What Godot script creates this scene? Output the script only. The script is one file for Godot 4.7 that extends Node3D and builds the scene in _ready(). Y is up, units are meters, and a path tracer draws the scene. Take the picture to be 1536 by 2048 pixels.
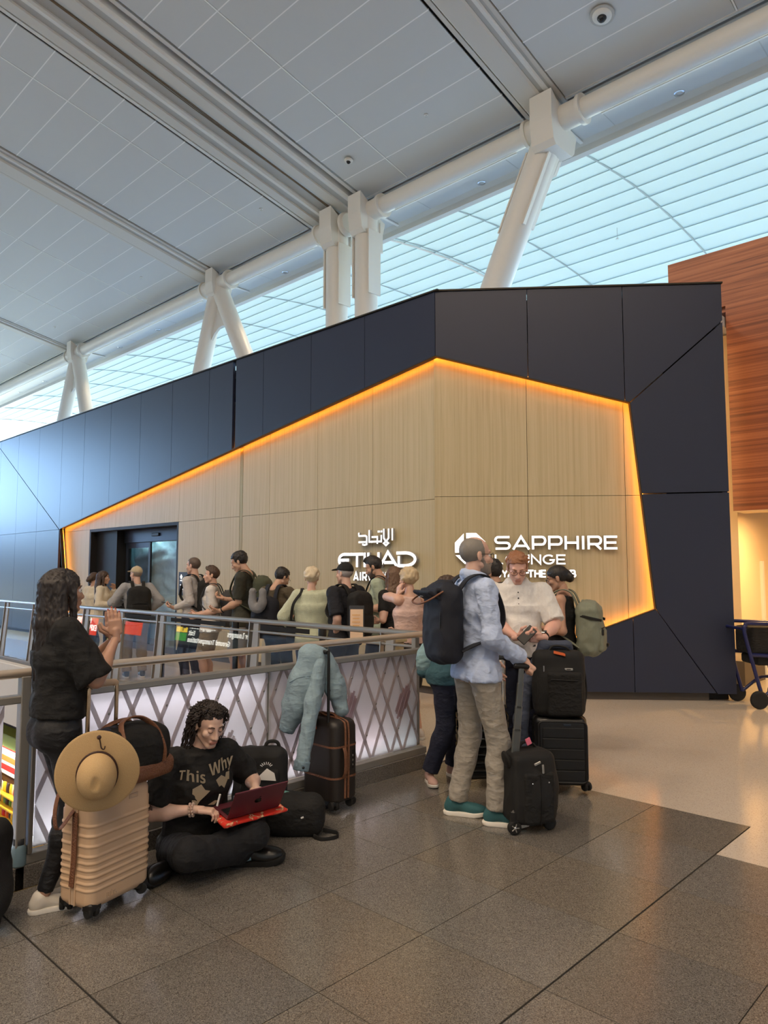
extends Node3D
# Airport hall with a lounge front, a queue and waiting travellers.
# World: +X runs along the near guard rail, -Z along the lounge front, metres.

var M := {}
var used := {}
var rng := RandomNumberGenerator.new()
var fn := FastNoiseLite.new()
var fw := FastNoiseLite.new()
var cache := {}

# ---------------------------------------------------------------- naming
func numbered(called: String) -> String:
	if not used.has(called):
		used[called] = 0
		return called
	used[called] += 1
	return "%s_%03d" % [called, used[called]]

func tag(o: Node, label: String, category: String, group := "") -> void:
	o.set_meta("label", label)
	o.set_meta("category", category)
	if group != "":
		o.set_meta("group", group)

func thing(called: String, label: String, category: String, at := Vector3.ZERO, turn := 0.0, group := "") -> Node3D:
	var o := Node3D.new()
	o.name = numbered(called)
	add_child(o, true)
	o.position = at
	o.rotation.y = turn
	tag(o, label, category, group)
	return o

func struct(called: String) -> Node3D:
	var o := Node3D.new()
	o.name = numbered(called)
	add_child(o, true)
	o.set_meta("kind", "structure")
	return o

func part(parent: Node, called: String, mesh: Mesh, mat: Material, at := Vector3.ZERO, basis := Basis.IDENTITY) -> MeshInstance3D:
	var o := MeshInstance3D.new()
	o.name = called
	o.mesh = mesh
	if mat != null:
		o.material_override = mat
	o.transform = Transform3D(basis, at)
	parent.add_child(o, true)
	return o

func solo(called: String, mesh: Mesh, mat: Material, at: Vector3, basis: Basis, label: String, category: String, group := "") -> MeshInstance3D:
	var o := part(self, numbered(called), mesh, mat, at, basis)
	tag(o, label, category, group)
	return o

# ---------------------------------------------------------------- materials
func lin(r: float, g: float, b: float) -> Color:
	return Color(r, g, b).linear_to_srgb()

func mat(key: String, col: Color, rough := 0.6, metal := 0.0) -> StandardMaterial3D:
	if M.has(key):
		return M[key]
	var m := StandardMaterial3D.new()
	m.albedo_color = col
	m.roughness = rough
	m.metallic = metal
	M[key] = m
	return m

func noise_tex(freq: float, ramp: Array, size := 256, type := FastNoiseLite.TYPE_SIMPLEX_SMOOTH, octaves := 4, seed_ := 1) -> ImageTexture:
	# ramp: [[offset, Color], ...]
	var n := FastNoiseLite.new()
	n.seed = seed_
	n.noise_type = type
	n.frequency = freq
	n.fractal_octaves = octaves
	var g := Gradient.new()
	var offs := PackedFloat32Array()
	var cols := PackedColorArray()
	for r in ramp:
		offs.append(r[0])
		cols.append(r[1])
	g.offsets = offs
	g.colors = cols
	var im := n.get_seamless_image(size, size)
	var out := Image.create(size, size, false, Image.FORMAT_RGB8)
	for y in size:
		for x in size:
			out.set_pixel(x, y, g.sample(im.get_pixel(x, y).r))
	return ImageTexture.create_from_image(out)

func normal_tex(freq: float, strength: float, size := 256, octaves := 3, seed_ := 5) -> ImageTexture:
	var n := FastNoiseLite.new()
	n.seed = seed_
	n.frequency = freq
	n.fractal_octaves = octaves
	var im := n.get_seamless_image(size, size)
	im.convert(Image.FORMAT_RGBA8)
	im.bump_map_to_normal_map(strength)
	return ImageTexture.create_from_image(im)

func weave_tex(strength: float, step := 8, size := 128) -> ImageTexture:
	var im := Image.create(size, size, false, Image.FORMAT_RGBA8)
	for y in size:
		for x in size:
			var a := sin(PI * x / (step * 0.5)) * (1.0 if (y / step) % 2 == 0 else -1.0)
			var b := sin(PI * y / (step * 0.5)) * (1.0 if (x / step) % 2 == 0 else -1.0)
			var v := 0.5 + 0.25 * a + 0.25 * b
			im.set_pixel(x, y, Color(v, v, v))
	im.bump_map_to_normal_map(strength)
	return ImageTexture.create_from_image(im)

var T := {}
func cloth(key: String, col: Color, rough := 0.85, weave := "weave", scale := 14.0, sheen := 0.15) -> StandardMaterial3D:
	if M.has(key):
		return M[key]
	var m := mat(key, col, rough)
	m.uv1_triplanar = true
	m.uv1_scale = Vector3.ONE * scale
	m.normal_enabled = true
	if weave == "weave":
		m.uv1_scale = Vector3(1.9, 1.5, 1.9)
		m.normal_texture = T["folds"]
		m.normal_scale = 0.5
	else:
		m.normal_texture = T[weave]
		m.normal_scale = 0.6
	m.albedo_texture = T["fade"]
	if sheen > 0.0 and col.get_luminance() > 0.2:
		m.rim_enabled = true
		m.rim = sheen
		m.rim_tint = 0.5
	return m

# ---------------------------------------------------------------- mesh helpers
class Geo:
	var v := PackedVector3Array()
	var n := PackedVector3Array()
	var u := PackedVector2Array()
	var c := PackedColorArray()
	var i := PackedInt32Array()
	func tri(a: Vector3, b: Vector3, d: Vector3) -> void:
		# clockwise seen from outside
		var nn := (d - a).cross(b - a)
		if nn.length_squared() < 1e-16:
			return
		nn = nn.normalized()
		var k := v.size()
		v.append(a); v.append(b); v.append(d)
		n.append(nn); n.append(nn); n.append(nn)
		i.append(k); i.append(k + 1); i.append(k + 2)
	func quad(a: Vector3, b: Vector3, d: Vector3, e: Vector3) -> void:
		tri(a, b, d)
		tri(a, d, e)
	func grid(pts: Array, closed_u: bool, closed_v: bool) -> void:
		# pts: rows of PackedVector3Array, smooth; rows run v, columns u
		var rows := pts.size()
		var cols: int = pts[0].size()
		var k := v.size()
		var norms: Array = []
		for r in rows:
			var row := PackedVector3Array()
			row.resize(cols)
			norms.append(row)
		var r_end := rows if closed_v else rows - 1
		var c_end := cols if closed_u else cols - 1
		for r in r_end:
			var r2 := (r + 1) % rows
			for q in c_end:
				var q2 := (q + 1) % cols
				var a: Vector3 = pts[r][q]
				var b: Vector3 = pts[r][q2]
				var d: Vector3 = pts[r2][q2]
				var e: Vector3 = pts[r2][q]
				var nn := (d - a).cross(e - b) * -1.0
				norms[r][q] += nn
				norms[r][q2] += nn
				norms[r2][q2] += nn
				norms[r2][q] += nn
				var ia := k + r * cols + q
				var ib := k + r * cols + q2
				var id := k + r2 * cols + q2
				var ie := k + r2 * cols + q
				i.append(ia); i.append(ib); i.append(id)
				i.append(ia); i.append(id); i.append(ie)
		for r in rows:
			for q in cols:
				v.append(pts[r][q])
				var nn: Vector3 = norms[r][q]
				n.append(nn.normalized() if nn.length_squared() > 1e-18 else Vector3.UP)
	func add(g: Geo, t := Transform3D.IDENTITY) -> void:
		var k := v.size()
		var flip := t.basis.determinant() < 0.0
		var nb := t.basis.inverse().transposed()
		for p in g.v:
			v.append(t * p)
		for p in g.n:
			n.append((nb * p).normalized())
		if g.c.size() == g.v.size():
			c.append_array(g.c)
		var q := 0
		while q < g.i.size():
			i.append(k + g.i[q])
			if flip:
				i.append(k + g.i[q + 2]); i.append(k + g.i[q + 1])
			else:
				i.append(k + g.i[q + 1]); i.append(k + g.i[q + 2])
			q += 3
	func mesh() -> ArrayMesh:
		var a := []
		a.resize(Mesh.ARRAY_MAX)
		a[Mesh.ARRAY_VERTEX] = v
		a[Mesh.ARRAY_NORMAL] = n
		if u.size() == v.size():
			a[Mesh.ARRAY_TEX_UV] = u
		if c.size() == v.size():
			a[Mesh.ARRAY_COLOR] = c
		a[Mesh.ARRAY_INDEX] = i
		var m := ArrayMesh.new()
		m.add_surface_from_arrays(Mesh.PRIMITIVE_TRIANGLES, a)
		return m

func g_box(lo: Vector3, hi: Vector3, bev := 0.0) -> Geo:
	var g := Geo.new()
	var b := minf(bev, 0.49 * minf(hi.x - lo.x, minf(hi.y - lo.y, hi.z - lo.z)))
	var P := func(x: int, y: int, z: int, ax: int) -> Vector3:
		# corner pulled in along the two axes other than ax
		var p := Vector3(hi.x if x else lo.x, hi.y if y else lo.y, hi.z if z else lo.z)
		if ax != 0: p.x += -b if x else b
		if ax != 1: p.y += -b if y else b
		if ax != 2: p.z += -b if z else b
		return p
	# faces
	for s in 2:
		var qx := [P.call(s, 0, 0, 0), P.call(s, 1, 0, 0), P.call(s, 1, 1, 0), P.call(s, 0, 1, 0)]
		var qy := [P.call(0, s, 0, 1), P.call(0, s, 1, 1), P.call(1, s, 1, 1), P.call(1, s, 0, 1)]
		var qz := [P.call(0, 0, s, 2), P.call(1, 0, s, 2), P.call(1, 1, s, 2), P.call(0, 1, s, 2)]
		for q in [qx, qy, qz]:
			if s == 0:
				g.quad(q[0], q[1], q[2], q[3])
			else:
				g.quad(q[3], q[2], q[1], q[0])
	# fix winding by outward test, then chamfers
	if b > 0.0:
		for y in 2:
			for z in 2:
				g.quad(P.call(0, y, z, 1), P.call(1, y, z, 1), P.call(1, y, z, 2), P.call(0, y, z, 2))
		for x in 2:
			for z in 2:
				g.quad(P.call(x, 0, z, 0), P.call(x, 1, z, 0), P.call(x, 1, z, 2), P.call(x, 0, z, 2))
		for x in 2:
			for y in 2:
				g.quad(P.call(x, y, 0, 0), P.call(x, y, 1, 0), P.call(x, y, 1, 1), P.call(x, y, 0, 1))
		for x in 2:
			for y in 2:
				for z in 2:
					g.tri(P.call(x, y, z, 0), P.call(x, y, z, 1), P.call(x, y, z, 2))
	_outward(g, (lo + hi) * 0.5)
	return g

func _outward(g: Geo, c: Vector3) -> void:
	var q := 0
	while q < g.i.size():
		var a := g.i[q]
		var b := g.i[q + 1]
		var d := g.i[q + 2]
		var m := (g.v[a] + g.v[b] + g.v[d]) / 3.0 - c
		var nn := (g.v[d] - g.v[a]).cross(g.v[b] - g.v[a])
		if nn.dot(m) < 0.0:
			g.i[q + 1] = d
			g.i[q + 2] = b
			for w in [a, b, d]:
				g.n[w] = -nn.normalized()
		q += 3

func bx(size: Vector3, bev := 0.0) -> ArrayMesh:
	var key := "bx%.4f,%.4f,%.4f,%.4f" % [size.x, size.y, size.z, bev]
	if not cache.has(key):
		cache[key] = g_box(-size * 0.5, size * 0.5, bev).mesh()
	return cache[key]

func box(parent: Node, called: String, lo: Vector3, hi: Vector3, m: Material, bev := 0.0) -> MeshInstance3D:
	return part(parent, called, bx(hi - lo, bev), m, (lo + hi) * 0.5)

func circle_ring(c: Vector3, ax: Vector3, ay: Vector3, r: float, seg: int) -> PackedVector3Array:
	var p := PackedVector3Array()
	for k in seg:
		var a := TAU * k / seg
		p.append(c + (ax * cos(a) + ay * sin(a)) * r)
	return p

func g_loft(rings: Array, cap0 := true, cap1 := true) -> Geo:
	# rings of equal size, closed around; smooth along, flat caps
	var g := Geo.new()
	g.grid(rings, true, false)
	# orientation: make normals point away from the axis
	var c := Vector3.ZERO
	for p in rings[0]:
		c += p
	c /= rings[0].size()
	var c2 := Vector3.ZERO
	for p in rings[rings.size() - 1]:
		c2 += p
	c2 /= rings[0].size()
	var mid: int = rings.size() / 2
	var cm := Vector3.ZERO
	for p in rings[mid]:
		cm += p
	cm /= rings[0].size()
	var sgn := 0.0
	for q in rings[0].size():
		sgn += g.n[mid * rings[0].size() + q].dot(rings[mid][q] - cm)
	if sgn < 0.0:
		for q in g.n.size():
			g.n[q] = -g.n[q]
		var t := 0
		while t < g.i.size():
			var x := g.i[t + 1]
			g.i[t + 1] = g.i[t + 2]
			g.i[t + 2] = x
			t += 3
	for e in 2:
		if (e == 0 and not cap0) or (e == 1 and not cap1):
			continue
		var r: PackedVector3Array = rings[0] if e == 0 else rings[rings.size() - 1]
		var cc := c if e == 0 else c2
		var other: Vector3 = c2 if e == 0 else c
		if rings.size() > 2:
			var rr: PackedVector3Array = rings[1] if e == 0 else rings[rings.size() - 2]
			other = Vector3.ZERO
			for p in rr:
				other += p
			other /= rr.size()
		var out := cc - other
		for q in r.size():
			var a := r[q]
			var b := r[(q + 1) % r.size()]
			var nn := (b - cc).cross(a - cc)
			if nn.dot(out) >= 0.0:
				g.tri(cc, a, b)
			else:
				g.tri(cc, b, a)
	return g

func g_tube(path: PackedVector3Array, rad, seg := 10, caps := true, closed := false) -> Geo:
	var rings: Array = []
	var n := path.size()
	var prev := Vector3.ZERO
	for k in n:
		var t: Vector3
		if closed:
			t = (path[(k + 1) % n] - path[(k - 1 + n) % n]).normalized()
		elif k == 0:
			t = (path[1] - path[0]).normalized()
		elif k == n - 1:
			t = (path[n - 1] - path[n - 2]).normalized()
		else:
			t = ((path[k + 1] - path[k]).normalized() + (path[k] - path[k - 1]).normalized()).normalized()
		if prev == Vector3.ZERO:
			prev = Vector3.UP if absf(t.y) < 0.9 else Vector3.RIGHT
			prev = (prev - t * prev.dot(t)).normalized()
		else:
			prev = (prev - t * prev.dot(t)).normalized()
		var r: float = rad[k] if rad is Array or rad is PackedFloat32Array else rad
		rings.append(circle_ring(path[k], prev, prev.cross(t), r, seg))
	if closed:
		var g := Geo.new()
		g.grid(rings, true, true)
		return g
	return g_loft(rings, caps, caps)

func tube(path: Array, rad, seg := 10, caps := true) -> ArrayMesh:
	return g_tube(PackedVector3Array(path), rad, seg, caps).mesh()

func smooth_path(pts: Array, per := 6, closed := false) -> PackedVector3Array:
	var out := PackedVector3Array()
	var n := pts.size()
	var last := n if closed else n - 1
	for k in last:
		var p0: Vector3 = pts[(k - 1 + n) % n] if closed or k > 0 else pts[0] * 2.0 - pts[1]
		var p1: Vector3 = pts[k]
		var p2: Vector3 = pts[(k + 1) % n]
		var p3: Vector3 = pts[(k + 2) % n] if closed or k + 2 < n else pts[n - 1] * 2.0 - pts[n - 2]
		for j in per:
			var t := float(j) / per
			out.append(p1.cubic_interpolate(p2, p0, p3, t))
	if not closed:
		out.append(pts[n - 1])
	return out

func g_lathe(prof: Array, seg := 24) -> Geo:
	# prof: [[r, y], ...] from bottom to top about +Y; repeat a point for a sharp edge
	var g := Geo.new()
	var run: Array = []
	for k in prof.size():
		run.append(prof[k])
		var sharp: bool = k + 1 < prof.size() and prof[k][0] == prof[k + 1][0] and prof[k][1] == prof[k + 1][1]
		if sharp or k == prof.size() - 1:
			if run.size() > 1:
				var rings: Array = []
				for p in run:
					rings.append(circle_ring(Vector3(0, p[1], 0), Vector3.RIGHT, Vector3.BACK, p[0], seg))
				g.grid(rings, true, false)
			run = []
	return g

func lathe(prof: Array, seg := 24) -> ArrayMesh:
	return g_lathe(prof, seg).mesh()

func g_prism(poly: PackedVector2Array, z0: float, z1: float) -> Geo:
	var g := Geo.new()
	var p := poly
	if Geometry2D.is_polygon_clockwise(p):
		p = p.duplicate()
		p.reverse()
	var idx := Geometry2D.triangulate_polygon(p)
	var q := 0
	while q < idx.size():
		var a := p[idx[q]]
		var b := p[idx[q + 1]]
		var d := p[idx[q + 2]]
		if (b - a).cross(d - a) < 0.0:
			var t := b
			b = d
			d = t
		g.tri(Vector3(a.x, a.y, z1), Vector3(d.x, d.y, z1), Vector3(b.x, b.y, z1))
		g.tri(Vector3(a.x, a.y, z0), Vector3(b.x, b.y, z0), Vector3(d.x, d.y, z0))
		q += 3
	for k in p.size():
		var a := p[k]
		var b := p[(k + 1) % p.size()]
		g.quad(Vector3(a.x, a.y, z0), Vector3(a.x, a.y, z1), Vector3(b.x, b.y, z1), Vector3(b.x, b.y, z0))
	return g

func rrect(w: float, d: float, r: float, seg := 5) -> PackedVector2Array:
	var p := PackedVector2Array()
	for cnr in [[1, 1, 0.0], [-1, 1, 0.5 * PI], [-1, -1, PI], [1, -1, 1.5 * PI]]:
		for k in seg + 1:
			var a: float = cnr[2] + 0.5 * PI * k / seg
			p.append(Vector2(cnr[0] * (w * 0.5 - r) + cos(a) * r, cnr[1] * (d * 0.5 - r) + sin(a) * r))
	return p

func ring_xz(poly: PackedVector2Array, y: float) -> PackedVector3Array:
	var o := PackedVector3Array()
	for p in poly:
		o.append(Vector3(p.x, y, p.y))
	return o

func ring_xy(poly: PackedVector2Array, z: float) -> PackedVector3Array:
	var o := PackedVector3Array()
	for p in poly:
		o.append(Vector3(p.x, p.y, z))
	return o

func aim(dir: Vector3, up_hint := Vector3.UP) -> Basis:
	# +Z along dir
	var z := dir.normalized()
	var x := up_hint.cross(z)
	if x.length() < 1e-4:
		x = Vector3.RIGHT.cross(z)
	x = x.normalized()
	return Basis(x, z.cross(x), z)

func cyl_between(a: Vector3, b: Vector3, r: float, seg := 12) -> ArrayMesh:
	return tube([a, b], r, seg)

# ---------------------------------------------------------------- smooth bodies (surface nets)
# prims: ["c", a, b, ra, rb, flat_a, flat_b]   tapered capsule
#        ["e", centre, radii, basis]            ellipsoid
#        ["f", a, b, side, wa, da, wb, db]      elliptic frustum, flat ends (w along side, d across)
#        ["b", centre, half, basis, round]      rounded box
# an optional last Dictionary {"cut": [[n, d], ...]} keeps the half space n.p < d
func _prim_box(p: Array) -> AABB:
	match p[0]:
		"c":
			var r := maxf(p[3], p[4])
			return AABB(p[1], Vector3.ZERO).expand(p[2]).grow(r)
		"e":
			var b: Basis = p[3]
			var r: Vector3 = p[2]
			var e := Vector3(absf(b.x.x) * r.x + absf(b.y.x) * r.y + absf(b.z.x) * r.z, absf(b.x.y) * r.x + absf(b.y.y) * r.y + absf(b.z.y) * r.z, absf(b.x.z) * r.x + absf(b.y.z) * r.y + absf(b.z.z) * r.z)
			return AABB(p[1] - e, e * 2.0)
		"f":
			var r2 := maxf(maxf(p[4], p[5]), maxf(p[6], p[7]))
			var ax: Vector3 = (p[2] - p[1]).normalized()
			var e2 := Vector3(sqrt(maxf(0.0, 1.0 - ax.x * ax.x)), sqrt(maxf(0.0, 1.0 - ax.y * ax.y)), sqrt(maxf(0.0, 1.0 - ax.z * ax.z))) * r2
			var bb := AABB(p[1], Vector3.ZERO).expand(p[2])
			return AABB(bb.position - e2, bb.size + e2 * 2.0)
	var b3: Basis = p[3]
	var h: Vector3 = p[2]
	var e3 := Vector3(absf(b3.x.x) * h.x + absf(b3.y.x) * h.y + absf(b3.z.x) * h.z, absf(b3.x.y) * h.x + absf(b3.y.y) * h.y + absf(b3.z.y) * h.z, absf(b3.x.z) * h.x + absf(b3.y.z) * h.y + absf(b3.z.z) * h.z)
	return AABB(p[1] - e3, e3 * 2.0)

func _row(p: Array, q: Vector3, step: float, n: int, out: PackedFloat32Array) -> void:
	# distances of n points q, q + step x, ...
	match p[0]:
		"c":
			var a: Vector3 = p[1]
			var ab: Vector3 = p[2] - p[1]
			var l2 := maxf(ab.length_squared(), 1e-12)
			var ra: float = p[3]
			var dr: float = p[4] - p[3]
			var fa: bool = p.size() > 5 and p[5] is bool and p[5]
			var fb: bool = p.size() > 6 and p[6] is bool and p[6]
			var l := sqrt(l2)
			for k in n:
				var pa := q - a
				var t := pa.dot(ab) / l2
				var tc := clampf(t, 0.0, 1.0)
				var d := (pa - ab * tc).length() - ra - dr * tc
				if fa: d = maxf(d, -t * l)
				if fb: d = maxf(d, (t - 1.0) * l)
				out[k] = d
				q.x += step
		"e":
			var inv: Basis = p[3].transposed()
			var r: Vector3 = p[2]
			var c: Vector3 = p[1]
			var lq := inv * (q - c)
			var dq := inv * Vector3(step, 0, 0)
			for k in n:
				var m := lq / r
				var k0 := m.length()
				var k1 := (m / r).length()
				out[k] = k0 * (k0 - 1.0) / maxf(k1, 1e-6)
				lq += dq
		"f":
			var a2: Vector3 = p[1]
			var ax: Vector3 = p[2] - p[1]
			var len := ax.length()
			ax /= len
			var sd: Vector3 = p[3]
			sd = (sd - ax * sd.dot(ax)).normalized()
			var ot := ax.cross(sd)
			var wa: float = p[4]
			var da: float = p[5]
			var dw: float = p[6] - wa
			var dd: float = p[7] - da
			for k in n:
				var pa2 := q - a2
				var h := pa2.dot(ax)
				var t2 := clampf(h / len, 0.0, 1.0)
				var w := wa + dw * t2
				var dp := da + dd * t2
				var ux := pa2.dot(sd) / w
				var uz := pa2.dot(ot) / dp
				var kk := sqrt(ux * ux + uz * uz)
				var kg := sqrt(ux * ux / (w * w) + uz * uz / (dp * dp))
				var d2 := kk * (kk - 1.0) / maxf(kg, 1e-5)
				if kk < 0.05: d2 = -minf(w, dp)
				out[k] = maxf(d2, maxf(-h, h - len))
				q.x += step
		"b":
			var inv3: Basis = p[3].transposed()
			var rr: float = p[4]
			var hb: Vector3 = p[2] - Vector3.ONE * rr
			var lq3: Vector3 = inv3 * (q - p[1])
			var dq3 := inv3 * Vector3(step, 0, 0)
			for k in n:
				var e: Vector3 = lq3.abs() - hb
				out[k] = Vector3(maxf(e.x, 0), maxf(e.y, 0), maxf(e.z, 0)).length() + minf(maxf(e.x, maxf(e.y, e.z)), 0.0) - rr
				lq3 += dq3

func sdf(prims: Array, cell: float, s := 0.015, subs: Array = [], wrinkle := 0.0, wfreq := 9.0, wstretch := Vector3.ONE) -> Geo:
	var bb := _prim_box(prims[0])
	for p in prims:
		bb = bb.merge(_prim_box(p))
	var m := cell * 2.5 + s * 3.0
	bb = bb.grow(m + cell)
	var nx := int(ceil(bb.size.x / cell)) + 1
	var ny := int(ceil(bb.size.y / cell)) + 1
	var nz := int(ceil(bb.size.z / cell)) + 1
	var o := bb.position
	var acc := PackedFloat32Array()
	acc.resize(nx * ny * nz)
	var row := PackedFloat32Array()
	row.resize(nx)
	var is_ := 1.0 / s
	for pass_ in 2:
		for p in (prims if pass_ == 0 else subs):
			var pb := _prim_box(p).grow(m)
			var x0 := clampi(int(floor((pb.position.x - o.x) / cell)), 0, nx - 1)
			var x1 := clampi(int(ceil((pb.end.x - o.x) / cell)), 0, nx - 1)
			var y0 := clampi(int(floor((pb.position.y - o.y) / cell)), 0, ny - 1)
			var y1 := clampi(int(ceil((pb.end.y - o.y) / cell)), 0, ny - 1)
			var z0 := clampi(int(floor((pb.position.z - o.z) / cell)), 0, nz - 1)
			var z1 := clampi(int(ceil((pb.end.z - o.z) / cell)), 0, nz - 1)
			var cuts: Array = []
			var last = p[p.size() - 1]
			if last is Dictionary:
				cuts = last["cut"]
			var cnt := x1 - x0 + 1
			for z in range(z0, z1 + 1):
				for y in range(y0, y1 + 1):
					var q := o + Vector3(x0, y, z) * cell
					_row(p, q, cell, cnt, row)
					for ct in cuts:
						var cn: Vector3 = ct[0]
						var base := cn.dot(q) - float(ct[1])
						var st := cn.x * cell
						for k in cnt:
							row[k] = maxf(row[k], base + st * k)
					var at := (z * ny + y) * nx + x0
					if pass_ == 0:
						for k in cnt:
							if row[k] < m:
								acc[at + k] += exp(-row[k] * is_)
					else:
						for k in cnt:
							if row[k] < m and acc[at + k] > 0.0:
								acc[at + k] = minf(acc[at + k], exp(row[k] * is_))
	return _nets(acc, nx, ny, nz, o, cell, wrinkle, wfreq, wstretch)

func _nets(acc: PackedFloat32Array, nx: int, ny: int, nz: int, o: Vector3, cell: float, wrinkle: float, wfreq: float, wstretch: Vector3) -> Geo:
	var g := Geo.new()
	var cellmap := {}
	var sums := PackedVector3Array()
	var counts := PackedInt32Array()
	var strides := [1, nx, nx * ny]
	var quads := PackedInt32Array()
	var dirs := [Vector3(1, 0, 0), Vector3(0, 1, 0), Vector3(0, 0, 1)]
	for z in nz - 1:
		for y in ny - 1:
			var idx := (z * ny + y) * nx
			for x in nx - 1:
				var a := acc[idx + x]
				if a == 0.0:
					continue
				var ia := a > 1.0
				for ax in 3:
					var b := acc[idx + x + strides[ax]]
					if (b > 1.0) == ia:
						continue
					var la := log(maxf(a, 1e-20))
					var lb := log(maxf(b, 1e-20))
					var t := clampf(la / (la - lb), 0.02, 0.98)
					var p: Vector3 = Vector3(x, y, z) + dirs[ax] * t
					var s1: int = strides[(ax + 1) % 3]
					var s2: int = strides[(ax + 2) % 3]
					var c0 := idx + x
					var ids := PackedInt32Array([0, 0, 0, 0])
					var w := 0
					for cc in [c0 - s1 - s2, c0 - s2, c0, c0 - s1]:
						var vi: int = cellmap.get(cc, -1)
						if vi < 0:
							vi = sums.size()
							cellmap[cc] = vi
							sums.append(p)
							counts.append(1)
						else:
							sums[vi] += p
							counts[vi] += 1
						ids[w] = vi
						w += 1
					if not ia:
						quads.append(ids[0]); quads.append(ids[1]); quads.append(ids[2]); quads.append(ids[3])
					else:
						quads.append(ids[3]); quads.append(ids[2]); quads.append(ids[1]); quads.append(ids[0])
	var nv := sums.size()
	g.v.resize(nv)
	for k in nv:
		g.v[k] = o + sums[k] / counts[k] * cell
	var q := 0
	while q < quads.size():
		g.i.append(quads[q]); g.i.append(quads[q + 1]); g.i.append(quads[q + 2])
		g.i.append(quads[q]); g.i.append(quads[q + 2]); g.i.append(quads[q + 3])
		q += 4
	_smooth_normals(g)
	if wrinkle > 0.0:
		for k in nv:
			var p := g.v[k] * wstretch * wfreq
			var w0 := fw.get_noise_3dv(p * 55.0)
			var w1 := fw.get_noise_3dv(p * 120.0 + Vector3(7, 3, 1))
			g.v[k] += g.n[k] * wrinkle * ((1.0 - 2.6 * absf(w0)) * 0.55 + 0.45 * w0 + 0.4 * w1)
		_smooth_normals(g)
	return g

func _smooth_normals(g: Geo) -> void:
	g.n.resize(g.v.size())
	g.n.fill(Vector3.ZERO)
	var q := 0
	while q < g.i.size():
		var a := g.i[q]
		var b := g.i[q + 1]
		var d := g.i[q + 2]
		var nn := (g.v[d] - g.v[a]).cross(g.v[b] - g.v[a])
		g.n[a] += nn
		g.n[b] += nn
		g.n[d] += nn
		q += 3
	for k in g.n.size():
		g.n[k] = g.n[k].normalized()

func dist_at(prims: Array, q: Vector3, s: float) -> float:
	var r := PackedFloat32Array([0.0])
	var t := 0.0
	for p in prims:
		_row(p, q, 0.0, 1, r)
		var d := r[0]
		var last = p[p.size() - 1]
		if last is Dictionary:
			for ct in last["cut"]:
				d = maxf(d, Vector3(ct[0]).dot(q) - float(ct[1]))
		t += exp(clampf(-d / s, -60.0, 60.0))
	return -s * log(maxf(t, 1e-25))

func paint(g: Geo, c: Color) -> void:
	g.c.resize(g.v.size())
	g.c.fill(c)

# ---------------------------------------------------------------- camera, sky, big lights
const FWD := Vector3(0.72297, 0, -0.69088)
const RGT := Vector3(0.69088, 0, 0.72297)
const S := 1.6        # roof measured at unit scale about the eye, stands 1.6 times farther

func sc(x: float, y: float, z: float) -> Vector3:
	return Vector3(x * S, 1.6 + (y - 1.6) * S, z * S)

func area(parent: Node, called: String, at: Vector3, dir: Vector3, size: Vector2, energy: float, col: Color, along := Vector3.ZERO) -> void:
	var l := AreaLight3D.new()
	l.name = called
	l.area_size = size
	l.light_energy = energy
	l.light_color = col
	l.shadow_enabled = true
	l.area_range = 60.0
	var z := -dir.normalized()
	var x := along
	if x == Vector3.ZERO:
		x = Vector3.UP.cross(z)
		if x.length() < 0.01:
			x = Vector3.RIGHT
	x = (x - z * x.dot(z)).normalized()
	l.transform = Transform3D(Basis(x, z.cross(x), z), at)
	parent.add_child(l, true)

func setup_view() -> void:
	var cam := Camera3D.new()
	cam.name = "camera"
	cam.fov = rad_to_deg(2.0 * atan(1024.0 / 1441.0))
	cam.near = 0.05
	cam.far = 400.0
	add_child(cam)
	var p := atan(118.0 / 1441.0)
	var f := FWD * cos(p) + Vector3.UP * sin(p)
	cam.position = Vector3(0, 1.6, 0)
	cam.basis = Basis.looking_at(f, Vector3.UP)
	cam.current = true
	var we := WorldEnvironment.new()
	we.name = "environment"
	var e := Environment.new()
	e.background_mode = Environment.BG_SKY
	var sk := Sky.new()
	var sm := ProceduralSkyMaterial.new()
	sm.sky_top_color = Color(0.40, 0.62, 0.95)
	sm.sky_horizon_color = Color(0.70, 0.86, 1.0)
	sm.sky_curve = 0.25
	sm.ground_bottom_color = Color(0.72, 0.76, 0.72)
	sm.ground_horizon_color = Color(0.78, 0.82, 0.78)
	sm.sky_energy_multiplier = SKY_E
	sm.ground_energy_multiplier = SKY_E * 0.8
	sk.sky_material = sm
	e.sky = sk
	e.tonemap_mode = Environment.TONE_MAPPER_LINEAR
	e.tonemap_exposure = EXPO
	e.sdfgi_enabled = true
	e.ssao_enabled = true
	e.ssil_enabled = true
	we.environment = e
	add_child(we)

const SKY_E := 2.7
const EXPO := 1.8

# ---------------------------------------------------------------- materials of the place
func make_textures() -> void:
	fn.seed = 3
	fn.frequency = 0.01
	fn.fractal_octaves = 2
	fw.seed = 8
	fw.frequency = 1.0
	fw.fractal_octaves = 1
	T["weave"] = weave_tex(2.5)
	T["fade"] = noise_tex(0.02, [[0.0, Color(0.94, 0.94, 0.94)], [1.0, Color(1, 1, 1)]], 128)
	T["knit"] = normal_tex(0.12, 6.0, 128, 2, 9)
	T["leather"] = normal_tex(0.08, 4.0, 128, 3, 8)
	T["folds"] = fold_tex()
	T["ripstop"] = weave_tex(4.0, 4, 64)

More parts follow.
